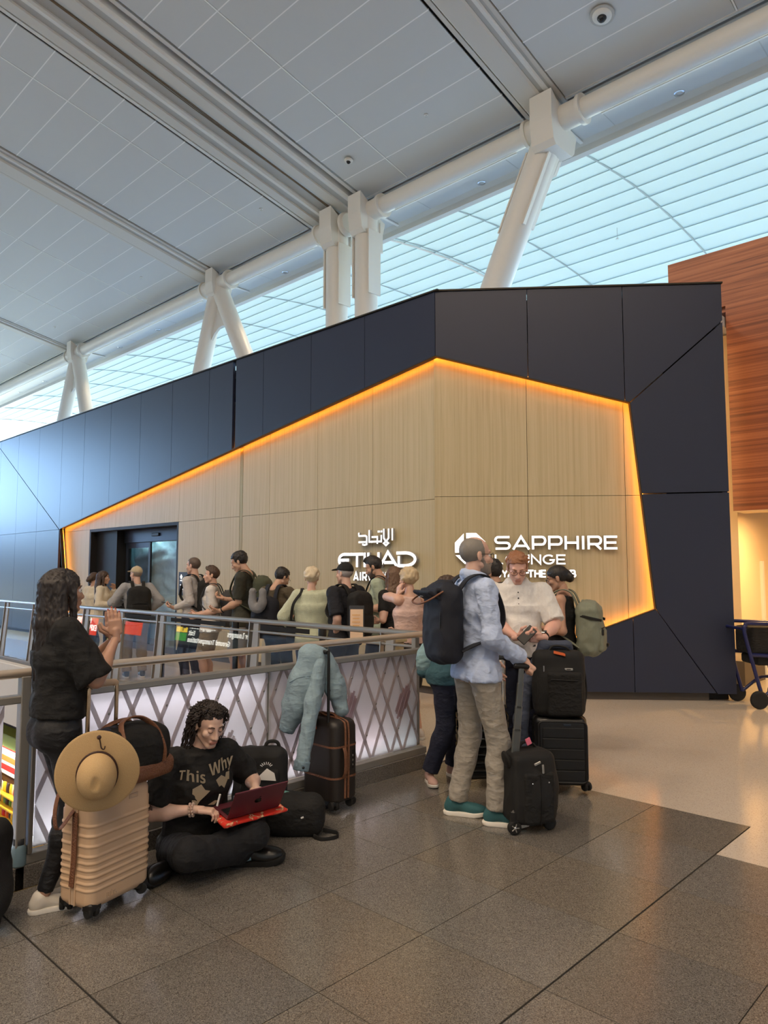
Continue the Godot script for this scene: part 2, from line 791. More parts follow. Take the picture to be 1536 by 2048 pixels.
func make_materials() -> void:
	# granite: fine light and dark grains
	var gim := Image.create(512, 512, false, Image.FORMAT_RGB8)
	var r := RandomNumberGenerator.new()
	r.seed = 11
	for y in 512:
		for x in 512:
			var k := r.randf()
			var b := 0.365 + 0.11 * r.randf()
			var c := Color(b * 1.03, b, b * 0.96)
			if k < 0.16:
				c = Color(0.235, 0.215, 0.20)
			elif k > 0.90:
				c = Color(0.61, 0.58, 0.53)
			gim.set_pixel(x, y, c)
	var blur := gim.duplicate()
	blur.resize(384, 384, Image.INTERPOLATE_CUBIC)
	var gt := ImageTexture.create_from_image(blur)
	var g := mat("granite", Color(1, 1, 1), 0.17)
	g.albedo_texture = gt
	g.uv1_triplanar = true
	g.uv1_world_triplanar = true
	g.uv1_scale = Vector3.ONE * 0.95
	var g2 := mat("granite_light", Color(1.0, 1.0, 1.0), 0.17)
	g2.albedo_texture = gt
	g2.albedo_color = Color(1.0, 0.98, 0.95)
	g2.uv1_triplanar = true
	g2.uv1_world_triplanar = true
	g2.uv1_scale = Vector3.ONE * 0.95
	g2.uv1_offset = Vector3(0.3, 0.4, 0.2)
	var g3 := mat("granite_dark", Color(0.93, 0.93, 0.93), 0.18)
	g3.albedo_texture = gt
	g3.uv1_triplanar = true
	g3.uv1_world_triplanar = true
	g3.uv1_scale = Vector3.ONE * 0.95
	g3.uv1_offset = Vector3(0.7, 0.1, 0.6)
	# terrazzo: pale ground with small chips
	var tim := Image.create(512, 512, false, Image.FORMAT_RGB8)
	for y in 512:
		for x in 512:
			var k2 := r.randf()
			var b2 := 0.74 + 0.04 * r.randf()
			var c2 := Color(b2 * 1.03, b2 * 0.97, b2 * 0.90)
			if k2 < 0.05:
				c2 = Color(0.55, 0.50, 0.44)
			elif k2 > 0.96:
				c2 = Color(0.80, 0.77, 0.72)
			tim.set_pixel(x, y, c2)
	tim.resize(320, 320, Image.INTERPOLATE_CUBIC)
	var tz := mat("terrazzo", Color(1, 1, 1), 0.13)
	tz.albedo_texture = ImageTexture.create_from_image(tim)
	tz.uv1_triplanar = true
	tz.uv1_world_triplanar = true
	tz.uv1_scale = Vector3.ONE * 0.8
	mat("joint", Color(0.10, 0.09, 0.08), 0.8)
	# pale oak veneer, grain along local y
	M["oak"] = wood_mat(Color(0.755, 0.70, 0.575), Color(0.72, 0.665, 0.53), Color(0.67, 0.61, 0.475), 0.5, 21, false)
	M["oak_b"] = wood_mat(Color(0.75, 0.695, 0.565), Color(0.71, 0.655, 0.52), Color(0.66, 0.60, 0.465), 0.5, 22, false)
	M["walnut"] = wood_mat(Color(0.72, 0.46, 0.31), Color(0.59, 0.345, 0.22), Color(0.38, 0.20, 0.13), 0.42, 23, true)
	M["walnut_b"] = wood_mat(Color(0.69, 0.43, 0.285), Color(0.55, 0.315, 0.20), Color(0.35, 0.185, 0.12), 0.42, 24, true)
	mat("navy", Color(0.145, 0.165, 0.24), 0.36)
	M["navy"].metallic_specular = 0.45
	mat("navy_trim", Color(0.16, 0.14, 0.10), 0.45, 0.4)
	mat("black_void", Color(0.02, 0.02, 0.022), 0.6)
	mat("gold_strip", Color(0.62, 0.52, 0.34), 0.35, 0.6)
	mat("ceil", Color(0.79, 0.785, 0.765), 0.5)
	mat("ceil_seam", Color(0.95, 0.94, 0.92), 0.6)
	mat("white_steel", Color(0.86, 0.845, 0.81), 0.42)
	mat("cream_steel", Color(0.80, 0.775, 0.73), 0.45)
	mat("grey_web", Color(0.70, 0.69, 0.66), 0.5)
	mat("slot", Color(0.05, 0.05, 0.05), 0.7)
	mat("soffit", Color(0.76, 0.755, 0.73), 0.4)
	mat("slat", Color(0.87, 0.945, 0.92), 0.6)
	mat("rib", Color(0.62, 0.68, 0.68), 0.5)
	mat("plaster", Color(0.80, 0.79, 0.77), 0.85)
	mat("beige", Color(0.86, 0.77, 0.62), 0.8)
	mat("dark_base", Color(0.30, 0.27, 0.24), 0.6)
	mat("steel", Color(0.66, 0.65, 0.63), 0.3, 0.85)
	mat("steel_satin", Color(0.62, 0.60, 0.57), 0.42, 0.7)
	mat("steel_grey", Color(0.56, 0.55, 0.53), 0.5, 0.35)
	mat("bronze", Color(0.80, 0.74, 0.67), 0.34, 0.6)
	mat("chrome", Color(0.85, 0.85, 0.85), 0.12, 1.0)
	mat("lattice", Color(0.74, 0.68, 0.69), 0.6)
	mat("lattice_purple", Color(0.66, 0.53, 0.57), 0.6)
	for lk in ["lattice", "lattice_purple"]:
		M[lk].backlight_enabled = true
		M[lk].backlight = Color(0.9, 0.9, 0.9)
	var fs := mat("frosted", Color(0.86, 0.85, 0.88), 0.5)
	fs.backlight_enabled = true
	fs.backlight = Color(1, 1, 1)
	var gl := mat("glass", Color(0.75, 0.82, 0.84, 0.10), 0.03)
	gl.transparency = BaseMaterial3D.TRANSPARENCY_ALPHA
	var gl2 := mat("glass_dark", Color(0.05, 0.07, 0.08, 0.35), 0.02)
	gl2.transparency = BaseMaterial3D.TRANSPARENCY_ALPHA
	var w := mat("lit_letter", Color(1, 1, 1), 0.5)
	w.emission_enabled = true
	w.emission = Color(1, 1, 1)
	w.emission_energy_multiplier = 0.62
	var led := mat("led", Color(1, 0.8, 0.5), 0.5)
	led.emission_enabled = true
	led.emission = Color(1.0, 0.62, 0.2)
	led.emission_energy_multiplier = 3.0
	mat("steel_dark", Color(0.20, 0.23, 0.28), 0.4, 0.5)
	mat("foil", Color(0.80, 0.92, 0.95), 0.22, 0.35)
	mat("inner_wall", Color(0.55, 0.72, 0.76), 0.6)
	mat("notice_dark", Color(0.16, 0.17, 0.19), 0.5)
	var lg := mat("lamp_glow", Color(1, 1, 1), 0.5)
	lg.emission_enabled = true
	lg.emission = Color(0.9, 0.97, 1.0)
	lg.emission_energy_multiplier = 2.0
	mat("deck", Color(0.35, 0.35, 0.35), 0.9)
	mat("cable", Color(0.48, 0.40, 0.30), 0.6)
	mat("lens", Color(0.04, 0.04, 0.05), 0.05)
	var bu := mat("bulb", Color(1, 0.95, 0.85), 0.5)
	bu.emission_enabled = true
	bu.emission = Color(1.0, 0.9, 0.75)
	bu.emission_energy_multiplier = 2.0
	var rg := mat("rail_glass", Color(0.06, 0.08, 0.08, 0.12), 0.01)
	rg.transparency = BaseMaterial3D.TRANSPARENCY_ALPHA
	rg.metallic_specular = 0.4
	mat("board_black", Color(0.02, 0.02, 0.025), 0.5)
	glow("board_yellow", Color(0.95, 0.80, 0.10), 4.0)
	glow("board_green", Color(0.20, 0.62, 0.12), 3.0)
	glow("board_white", Color(1.0, 1.0, 0.95), 5.0)
	glow("board_blue", Color(0.15, 0.20, 0.75), 4.0)
	glow("board_red", Color(0.95, 0.30, 0.22), 2.6)
	mat("letter_side", Color(0.62, 0.62, 0.62), 0.5)
	mat("ochre", Color(0.80, 0.58, 0.25), 0.7)
	mat("notice_cream", Color(0.86, 0.74, 0.62), 0.7)
	mat("black_plastic", Color(0.05, 0.05, 0.052), 0.45)
	mat("black_rubber", Color(0.045, 0.045, 0.045), 0.75)

func wood_mat(light: Color, mid: Color, dark: Color, rough: float, seed_: int, horizontal: bool) -> StandardMaterial3D:
	var n := FastNoiseLite.new()
	n.seed = seed_
	n.frequency = 0.03
	n.fractal_octaves = 4
	var sz := 512
	var im := Image.create(sz, sz, false, Image.FORMAT_RGB8)
	var rr := RandomNumberGenerator.new()
	rr.seed = seed_
	for y in sz:
		for x in sz:
			var a := x if not horizontal else y
			var b := y if not horizontal else x
			# wraps along both axes by blending
			var u := float(a) / sz * TAU
			var v := float(b) / sz * TAU
			var p := Vector3(cos(u) * 130.0, sin(u) * 130.0, sin(v) * 6.0 + cos(v) * 4.0)
			var k := 0.5 + 0.55 * n.get_noise_3dv(p) + 0.25 * n.get_noise_3dv(p * 4.0)
			if horizontal:
				k += 0.25 * n.get_noise_3dv(p * 1.7 + Vector3(50, 9, 3))
			k += (rr.randf() - 0.5) * 0.10
			k = clampf(k, 0.0, 1.0)
			im.set_pixel(x, y, dark.lerp(mid, k * 2.0) if k < 0.5 else mid.lerp(light, k * 2.0 - 1.0))
	var m := StandardMaterial3D.new()
	m.albedo_texture = ImageTexture.create_from_image(im)
	m.roughness = rough
	m.uv1_triplanar = true
	m.uv1_scale = Vector3(1.0, 0.45, 1.0) if not horizontal else Vector3(0.4, 0.8, 0.4)
	return m

func fold_tex() -> ImageTexture:
	# soft creases running mostly one way
	var n := FastNoiseLite.new()
	n.seed = 31
	n.frequency = 0.018
	n.fractal_type = FastNoiseLite.FRACTAL_RIDGED
	n.fractal_octaves = 2
	n.domain_warp_enabled = true
	n.domain_warp_amplitude = 18.0
	var im := n.get_seamless_image(256, 256)
	im.resize(256, 128, Image.INTERPOLATE_CUBIC)
	var out := Image.create(256, 256, false, Image.FORMAT_RGBA8)
	out.blit_rect(_rgba(im), Rect2i(0, 0, 256, 128), Vector2i(0, 0))
	out.blit_rect(_rgba(im), Rect2i(0, 0, 256, 128), Vector2i(0, 128))
	out.bump_map_to_normal_map(5.0)
	return ImageTexture.create_from_image(out)

func _rgba(im: Image) -> Image:
	im.convert(Image.FORMAT_RGBA8)
	return im

# ---------------------------------------------------------------- floors, void, outer walls
func build_shell() -> void:
	var fl := struct("floor")
	# granite tiles on a dark bed
	var x0 := 1.302
	var z0 := -1.563
	var t := 0.611
	var gap := 0.0022
	var tm := {}
	for a in range(-4, 6):
		for b in range(-4, 5):
			var xa := x0 + a * t
			var xb := xa + t
			var za := z0 + b * t
			var zb := za + t
			if b == -4:
				za = -3.925
			if b >= 0 and a == 5:
				continue
			var la := gap * (2.2 if a == 0 else 1.0)
			var lz := gap * (2.2 if b == 0 else 1.0)
			var uz := gap * (2.2 if b == -1 else 1.0)
			var ua := gap * (2.2 if a == -1 else 1.0)
			var lo := Vector3(xa + la, -0.02, za + lz)
			var hi := Vector3(xb - ua, 0.0, zb - uz)
			var mm: Material = M[["granite", "granite_light", "granite_dark", "granite"][absi(a * 7 + b * 5 + a * b) % 4]]
			box(fl, "tile", lo, hi, mm, 0.0)
	box(fl, "tile_bed", Vector3(-18, -0.5, -3.925), Vector3(4.98, -0.004, 22), M["joint"])
	box(fl, "granite_floor", Vector3(-18, -0.4, -3.925), Vector3(x0 - 4 * t, 0.0, 22), M["granite"])
	box(fl, "granite_floor", Vector3(x0 - 4 * t, -0.3, z0 + 5 * t), Vector3(4.98, 0.0, 22), M["granite"])
	box(fl, "terrazzo_floor", Vector3(4.97, -0.5, -3.96), Vector3(34, 0.0, 22), M["terrazzo"])
	box(fl, "terrazzo_floor", Vector3(4.36, -0.3, z0 + 0.004), Vector3(4.97, 0.0, z0 + 5 * t), M["terrazzo"])
	box(fl, "terrazzo_floor", Vector3(4.50, -0.5, -60), Vector3(34, 0.0, -3.96), M["terrazzo"])
	box(fl, "granite_floor", Vector3(-18, -0.5, -60), Vector3(-7, 0.0, -3.925), M["granite"])
	box(fl, "lower_floor", Vector3(-7.5, -5.7, -60), Vector3(6, -5.4, -2), M["terrazzo"])
	# slab edges round the void
	var ed := struct("trim_1")
	box(ed, "slab_edge", Vector3(4.36, -0.85, -60), Vector3(4.50, 0.10, -3.96), M["plaster"], 0.01)
	box(ed, "slab_edge", Vector3(-7, -0.9, -3.96), Vector3(4.5, -0.02, -3.925), M["plaster"])
	var low := struct("wall_lower")
	box(low, "wall", Vector3(5.2, -5.4, -60), Vector3(5.5, -0.5, -2), M["plaster"])
	box(low, "wall", Vector3(-7.3, -5.4, -60), Vector3(-7.0, -0.5, -2), M["plaster"])
	box(low, "wall", Vector3(-7.3, -5.4, -2.3), Vector3(5.5, -0.5, -2.0), M["plaster"])
	# outer walls: solid below, glazed above
	var wb := struct("wall_rear")
	box(wb, "wall", Vector3(-18.5, 0, -60), Vector3(-18, 19.9, 22), M["plaster"])
	# lamp panels in the ceiling behind the viewer
	for a in 3:
		for b in 4:
			var px := -13.0 + a * 5.5
			var pz := -11.0 + b * 8.0
			var py := 1.6 + (ceil_y(px / S) - 1.6) * S - 0.12
			var lp := thing("ceiling_lamp", "square warm white lamp panel, row %s from the rear wall, %s along it" % [["first", "second", "third"][a], ["first", "second", "third", "fourth"][b]], "lamp", Vector3(px, py, pz), 0.0, "lamp panels of the rear ceiling")
			part(lp, "frame", bx(Vector3(1.7, 0.08, 1.7), 0.01), M["white_steel"])
			part(lp, "diffuser", bx(Vector3(1.55, 0.02, 1.55), 0.0), M["bulb"], Vector3(0, -0.045, 0))
			area(lp, "lamp_light", Vector3(0, -0.07, 0), Vector3.DOWN, Vector2(1.55, 1.55), LAMP_E, Color(1.0, 0.90, 0.79), Vector3.RIGHT)
	var wl := struct("wall_end")
	box(wl, "wall", Vector3(-18.5, 0, -60.5), Vector3(34, 4.4, -60), M["plaster"])
	box(wl, "wall", Vector3(-18.5, 12.0, -60.5), Vector3(14, 19.9, -60), M["plaster"])
	box(wl, "wall", Vector3(-18.5, 4.4, -60.5), Vector3(-14, 12.0, -60), M["plaster"])
	box(wl, "wall", Vector3(4, 4.4, -60.5), Vector3(14, 12.0, -60), M["plaster"])
	for k in 5:
		box(wl, "mullion", Vector3(-14 + k * 4.5, 4.4, -60.3), Vector3(-13.85 + k * 4.5, 12.0, -60.1), M["white_steel"])
	var wr := struct("wall_right")
	box(wr, "wall", Vector3(-18.5, 0, 22), Vector3(34, 19.9, 22.5), M["plaster"])
	var wf := struct("wall_far")
	box(wf, "wall", Vector3(34, 0, -60), Vector3(34.5, 5.0, 22), M["plaster"])
	for k in 10:
		box(wf, "mullion", Vector3(34.1, 5.0, -60 + k * 9.0), Vector3(34.35, 12.5, -59.8 + k * 9.0), M["white_steel"])

const LAMP_E := 24.0

# ---------------------------------------------------------------- lounge front
func navy_piece(parent: Node, poly: PackedVector2Array, org: Vector3, b: Basis, m: Material, thick: float, called: String, gap := 0.005) -> void:
	for q in Geometry2D.offset_polygon(poly, -gap):
		if q.size() < 3:
			continue
		var c := Vector2.ZERO
		for p in q:
			c += p
		c /= q.size()
		var loc := PackedVector2Array()
		for p in q:
			loc.append(p - c)
		part(parent, called, g_prism(loc, -thick, 0.0).mesh(), m, org + b.x * c.x + b.y * c.y, b)

func strip(a: float, b: float, y0: float, y1: float) -> PackedVector2Array:
	return PackedVector2Array([Vector2(a, y0), Vector2(b, y0), Vector2(b, y1), Vector2(a, y1)])

const FD := Vector3(0.6368, 0, 0.7710)     # along the right half of the front
const FN := Vector3(-0.7710, 0, 0.6368)
const CORNER := Vector3(7.15, 0, -5.905)

func build_front() -> void:
	var wl := struct("wall_left")
	var bl := Basis(Vector3(0, 0, 1), Vector3.UP, Vector3(-1, 0, 0))
	var ol := Vector3(7.15, 0, 0)
	var open_l := PackedVector2Array([Vector2(-5.9, 4.41), Vector2(-17.66, 2.61), Vector2(-17.05, 0.0), Vector2(-5.9, 0.0)])
	var above := PackedVector2Array([Vector2(-31, 5.28), Vector2(-5.9, 5.28), Vector2(-5.9, 3.0), Vector2(-10, 2.6), Vector2(-17.70, 2.61), Vector2(-22.05, 5.13), Vector2(-22.3, 5.28)])
	above = PackedVector2Array([Vector2(-22.32, 5.28), Vector2(-5.9, 5.28), Vector2(-5.9, 2.0), Vector2(-16.0, 2.0), Vector2(-17.70, 2.61)])
	var below := PackedVector2Array([Vector2(-31, 5.28), Vector2(-22.34, 5.28), Vector2(-17.71, 2.60), Vector2(-31, 2.60)])
	var zs := [-5.905, -7.22, -8.40, -9.62, -10.415, -10.50, -11.25, -12.54, -13.80, -15.13, -16.45, -17.70, -19.12, -20.55, -21.9, -23.2, -24.6, -26.0, -27.4, -29.0, -31.0]
	for k in zs.size() - 1:
		if k == 4:
			continue
		var a: float = zs[k + 1]
		var b: float = zs[k]
		for q in Geometry2D.clip_polygons(strip(a, b, 2.0, 5.28), open_l):
			for q2 in Geometry2D.intersect_polygons(q, above):
				navy_piece(wl, q2, ol, bl, M["navy"], 0.05, "navy_panel", 0.004)
		for q in Geometry2D.intersect_polygons(strip(a, b, 2.0, 5.28), below):
			navy_piece(wl, q, ol, bl, M["navy"], 0.05, "navy_panel", 0.004)
		for q in Geometry2D.clip_polygons(strip(a, b, 0.1, 2.60), open_l):
			if b < -16.5:
				navy_piece(wl, q, ol, bl, M["navy"], 0.05, "navy_panel", 0.004)
	# wood behind, door opening cut out
	var ow := Vector3(7.30, 0, 0)
	var ws := [-5.98, -7.20, -8.40, -9.61, -10.365, -10.455, -11.21, -12.46, -13.76, -15.08, -16.35, -17.75]
	var door_hole := strip(-16.35, -12.46, 0.0, 2.55)
	for k in ws.size() - 1:
		if k == 4:
			continue
		for yy in [[0.1, 2.545], [2.545, 4.6]]:
			for q in Geometry2D.clip_polygons(strip(ws[k + 1], ws[k], yy[0], yy[1]), door_hole):
				navy_piece(wl, q, ow, bl, M["oak" if (k + int(yy[0])) % 2 == 0 else "oak_b"], 0.03, "oak_panel", 0.003)
	box(wl, "gold_strip", Vector3(7.30, 0.1, -10.45), Vector3(7.34, 4.5, -10.37), M["gold_strip"])
	box(wl, "toe_kick", Vector3(7.34, 0, -17.7), Vector3(7.40, 0.12, -5.98), M["dark_base"])
	box(wl, "backing", Vector3(7.36, 0, -12.46), Vector3(7.75, 5.2, -5.98), M["black_void"])
	box(wl, "backing", Vector3(7.36, 2.56, -16.35), Vector3(7.75, 5.2, -12.46), M["black_void"])
	box(wl, "backing", Vector3(7.36, 0, -31), Vector3(7.75, 5.2, -16.35), M["black_void"])
	# lip of the navy skin: dark edge strips that hide the light line
	edge_strip(wl, Vector3(7.15, 4.41, -5.9), Vector3(7.15, 2.61, -17.66), Vector3(1, 0, 0), Vector3(0, 1, 0))
	edge_strip(wl, Vector3(7.15, 2.61, -17.66), Vector3(7.15, 0.05, -17.06), Vector3(1, 0, 0), Vector3(0, 0, -1))
	box(wl, "capping", Vector3(7.13, 5.28, -31), Vector3(7.36, 5.30, -5.85), M["navy_trim"])

	var wr := struct("wall_back")
	var br := Basis(FD, Vector3.UP, FN)
	var orr := Vector3(CORNER.x, 0, CORNER.z)
	var open_r := PackedVector2Array([Vector2(0, 4.41), Vector2(2.478, 3.749), Vector2(2.589, 2.577), Vector2(2.724, 1.128), Vector2(2.076, 0.883), Vector2(0.0, 0.10), Vector2(-0.5, 0.1), Vector2(-0.5, 4.5)])
	var low_diag := PackedVector2Array([Vector2(2.724, 1.128), Vector2(3.44, 0.09), Vector2(-1, 0.0), Vector2(-1, 1.128), Vector2(2.0, 1.128)])
	var top_zone := PackedVector2Array([Vector2(0, 5.28), Vector2(3.67, 5.28), Vector2(3.67, 4.795), Vector2(2.478, 3.749), Vector2(2.3, 3.2), Vector2(0, 3.2)])
	var ss := [0.0, 1.2, 2.42, 3.67]
	for k in 3:
		for q in Geometry2D.clip_polygons(strip(ss[k], ss[k + 1], 3.0, 5.28), open_r):
			for q2 in Geometry2D.intersect_polygons(q, top_zone):
				navy_piece(wr, q2, orr, br, M["navy"], 0.05, "navy_panel", 0.005)
	for q in [PackedVector2Array([Vector2(2.478, 3.742), Vector2(3.67, 4.785), Vector2(3.67, 2.592), Vector2(2.589, 2.577)]), PackedVector2Array([Vector2(2.589, 2.570), Vector2(3.67, 2.585), Vector2(3.67, 0.09), Vector2(3.44, 0.09), Vector2(2.724, 1.128)])]:
		navy_piece(wr, q, orr, br, M["navy"], 0.05, "navy_panel", 0.005)
	for q in [PackedVector2Array([Vector2(0.0, 0.1), Vector2(2.076, 0.883), Vector2(2.445, 1.02), Vector2(2.445, 0.10)]), PackedVector2Array([Vector2(2.445, 1.02), Vector2(2.724, 1.128), Vector2(3.43, 0.10), Vector2(2.445, 0.10)])]:
		navy_piece(wr, q, orr, br, M["navy"], 0.05, "navy_panel", 0.004)
	var wso := [-0.02, 1.19, 2.43, 2.95]
	for k in 3:
		for yy in [[0.1, 2.57], [2.57, 4.6]]:
			navy_piece(wr, strip(wso[k], wso[k + 1], yy[0], yy[1]), orr - FN * 0.15 + Vector3(0, 0, 0), br, M["oak_b" if (k + int(yy[0])) % 2 == 0 else "oak"], 0.03, "oak_panel", 0.003)
	part(wr, "backing", g_prism(strip(0.10, 3.64, 0.0, 5.2), -0.45, -0.19).mesh(), M["black_void"], orr, br)
	part(wr, "toe_kick", g_prism(strip(0.2, 3.36, 0.0, 0.12), -0.18, -0.08).mesh(), M["dark_base"], orr, br)
	part(wr, "end_return", g_prism(strip(3.60, 3.665, 0.09, 5.27), -0.6, -0.05).mesh(), M["navy"], orr, br)
	part(wr, "capping", g_prism(strip(-0.02, 3.68, 5.28, 5.30), -0.2, 0.02).mesh(), M["navy_trim"], orr, br)
	var P := func(s: float, y: float) -> Vector3: return orr + FD * s + Vector3.UP * y
	edge_strip(wr, P.call(0, 4.41), P.call(2.478, 3.749), -FN, Vector3.UP)
	edge_strip(wr, P.call(2.478, 3.749), P.call(2.589, 2.577), -FN, FD)
	edge_strip(wr, P.call(2.589, 2.577), P.call(2.724, 1.128), -FN, FD)
	edge_strip(wr, P.call(2.724, 1.128), P.call(0.0, 0.10), -FN, Vector3.DOWN)
	# roof of the lounge
	var lr := struct("ceiling_lounge")
	var poly := PackedVector2Array([Vector2(7.36, -6.0), Vector2(9.5, -3.4), Vector2(13.5, -3.4), Vector2(13.5, -45), Vector2(7.36, -45)])
	var gp := g_prism(poly, -5.2, -5.05).mesh()
	part(lr, "roof_slab", gp, M["plaster"], Vector3.ZERO, Basis(Vector3(1, 0, 0), Vector3(0, 0, 1), Vector3(0, -1, 0)))

func edge_strip(parent: Node, a: Vector3, b: Vector3, back: Vector3, away: Vector3) -> void:
	# dark lip along the edge, with a concealed amber light line shining on the wood
	var d := (b - a).normalized()
	var out := (away - d * away.dot(d)).normalized()
	var len := a.distance_to(b)
	var m := (a + b) * 0.5
	var bs := Basis(d, out, d.cross(out))
	part(parent, "lip", bx(Vector3(len, 0.012, 0.075), 0.0), M["navy_trim"], m + back * 0.036 + out * 0.006, bs)
	part(parent, "light_line", bx(Vector3(len, 0.016, 0.012), 0.0), M["led"], m + back * 0.09 + out * 0.035, bs)
	area(parent, "light_line_lamp", m + back * 0.085 + out * 0.026, (-out * 0.8 + back * 0.6), Vector2(len, 0.02), AMBER * len / 3.0, Color(1.0, 0.60, 0.16), d)

const AMBER := 0.42

# ---------------------------------------------------------------- lounge door
func build_door() -> void:
	var d := struct("door_1")
	# recess lining
	box(d, "frame", Vector3(7.30, 0, -16.35), Vector3(7.95, 2.55, -16.28), M["black_void"])
	box(d, "frame", Vector3(7.30, 0, -12.52), Vector3(7.95, 2.55, -12.46), M["black_void"])
	box(d, "frame", Vector3(7.30, 2.49, -16.28), Vector3(7.95, 2.55, -12.52), M["black_void"])
	box(d, "header", Vector3(7.62, 2.22, -15.30), Vector3(7.80, 2.49, -12.52), M["steel_dark"], 0.005)
	box(d, "side_panel", Vector3(7.45, 0, -16.28), Vector3(7.80, 2.49, -15.30), M["black_void"])
	box(d, "sensor", Vector3(7.59, 2.33, -14.05), Vector3(7.62, 2.40, -13.75), M["black_plastic"], 0.01)
	box(d, "leaf_frame", Vector3(7.66, 0.05, -15.28), Vector3(7.70, 2.22, -15.18), M["steel_dark"])
	box(d, "leaf_frame", Vector3(7.66, 0.05, -14.27), Vector3(7.70, 2.22, -14.20), M["black_plastic"])
	box(d, "leaf_frame", Vector3(7.66, 2.10, -15.18), Vector3(7.70, 2.22, -14.27), M["steel_dark"])
	box(d, "leaf_glass", Vector3(7.67, 0.05, -15.18), Vector3(7.69, 2.10, -14.27), M["glass_dark"])
	box(d, "leaf_glass", Vector3(7.72, 0.05, -14.20), Vector3(7.74, 2.22, -12.52), M["glass"])
	for z in [-15.02, -14.72]:
		part(d, "dot", lathe([[0.0, 0.0], [0.05, 0.0], [0.05, 0.004], [0.0, 0.004]], 16), M["white_steel"], Vector3(7.66, 1.32, z), Basis(Vector3.UP, Vector3(-1, 0, 0), Vector3(0, 0, 1)))
	# crinkled foil wall inside, lit by lounge lamps
	var g := Geo.new()
	var rows: Array = []
	for a in 60:
		var row := PackedVector3Array()
		for b in 66:
			var yy := 0.72 + 1.76 * a / 59.0
			var zz := -16.1 + 2.0 * b / 65.0
			var dpt := 0.035 * absf(fw.get_noise_2d(zz * 9.0, yy * 11.0)) + 0.06 * fw.get_noise_2d(zz * 2.0 + 40.0, yy * 3.5) + 0.02 * sin(yy * 13.0)
			row.append(Vector3(8.32 + dpt, yy, zz))
		rows.append(row)
	g.grid(rows, false, false)
	if g.n[900].x > 0.0:
		var q := 0
		while q < g.i.size():
			var sw := g.i[q + 1]
			g.i[q + 1] = g.i[q + 2]
			g.i[q + 2] = sw
			q += 3
		for k in g.n.size():
			g.n[k] = -g.n[k]
	solo("foil_artwork", g.mesh(), M["foil"], Vector3.ZERO, Basis.IDENTITY, "crinkled pale blue foil sheet hanging behind the lounge door glass", "wall art")
	var inn := struct("wall_lounge")
	box(inn, "wall", Vector3(8.75, 0, -17), Vector3(8.9, 2.6, -11.5), M["inner_wall"])
	box(inn, "ceiling", Vector3(7.8, 2.6, -17), Vector3(8.9, 2.7, -11.5), M["plaster"])
	box(inn, "wall", Vector3(7.8, 0, -17.1), Vector3(8.9, 2.7, -17.0), M["inner_wall"])
	box(inn, "wall", Vector3(7.8, 0, -11.5), Vector3(8.9, 2.7, -11.4), M["inner_wall"])
	var lm := thing("lounge_lamp", "white ceiling light panel inside the lounge doorway", "lamp", Vector3(7.90, 2.585, -15.0))
	part(lm, "diffuser", bx(Vector3(0.08, 0.02, 1.9), 0.003), M["lamp_glow"])
	area(lm, "lamp_light", Vector3(0, -0.03, 0), Vector3(0.35, -1, 0), Vector2(1.9, 0.08), 20.0, Color(0.80, 0.95, 1.0), Vector3(0, 0, 1))

# ---------------------------------------------------------------- signs
func text_mesh(txt: String, size: float, depth: float, bold := true, serif := false) -> Mesh:
	var tm := TextMesh.new()
	var f := SystemFont.new()
	f.font_names = PackedStringArray(["Droid Serif" if serif else "Droid Sans"])
	f.font_weight = 700 if bold else 400
	tm.font = f
	tm.text = txt
	tm.font_size = 64
	tm.pixel_size = size / 46.0
	tm.depth = depth
	tm.curve_step = 1.0
	return tm

func g_ribbon(p: Array, w: float, depth: float) -> Geo:
	# a mitred flat pen stroke, extruded
	var g := Geo.new()
	var n := p.size()
	var L: Array = []
	var R: Array = []
	var closed: bool = n > 3 and p[0].distance_to(p[n - 1]) < 1e-5
	for k in n:
		var d0: Vector2 = (p[k] - p[k - 1]).normalized() if k > 0 else Vector2.ZERO
		var d1: Vector2 = (p[k + 1] - p[k]).normalized() if k < n - 1 else Vector2.ZERO
		if closed and k == 0:
			d0 = (p[0] - p[n - 2]).normalized()
		if closed and k == n - 1:
			d1 = (p[1] - p[0]).normalized()
		if d0 == Vector2.ZERO: d0 = d1
		if d1 == Vector2.ZERO: d1 = d0
		var nn := (d0.orthogonal() + d1.orthogonal()).normalized()
		var sc_ := 1.0 / maxf(0.45, nn.dot(d0.orthogonal()))
		L.append(p[k] + nn * w * 0.5 * sc_)
		R.append(p[k] - nn * w * 0.5 * sc_)
	for k in n - 1:
		var q := PackedVector2Array([L[k], L[k + 1], R[k + 1], R[k]])
		var a := Vector3(q[0].x, q[0].y, depth)
		var b := Vector3(q[1].x, q[1].y, depth)
		var c := Vector3(q[2].x, q[2].y, depth)
		var d := Vector3(q[3].x, q[3].y, depth)
		var dz := Vector3(0, 0, depth)
		if (q[1] - q[0]).cross(q[2] - q[0]) > 0.0:
			var t := b
			b = d
			d = t
		g.quad(a, b, c, d)
		g.quad(a, a - dz, b - dz, b)
		g.quad(b, b - dz, c - dz, c)
		g.quad(c, c - dz, d - dz, d)
		g.quad(d, d - dz, a - dz, a)
	return g

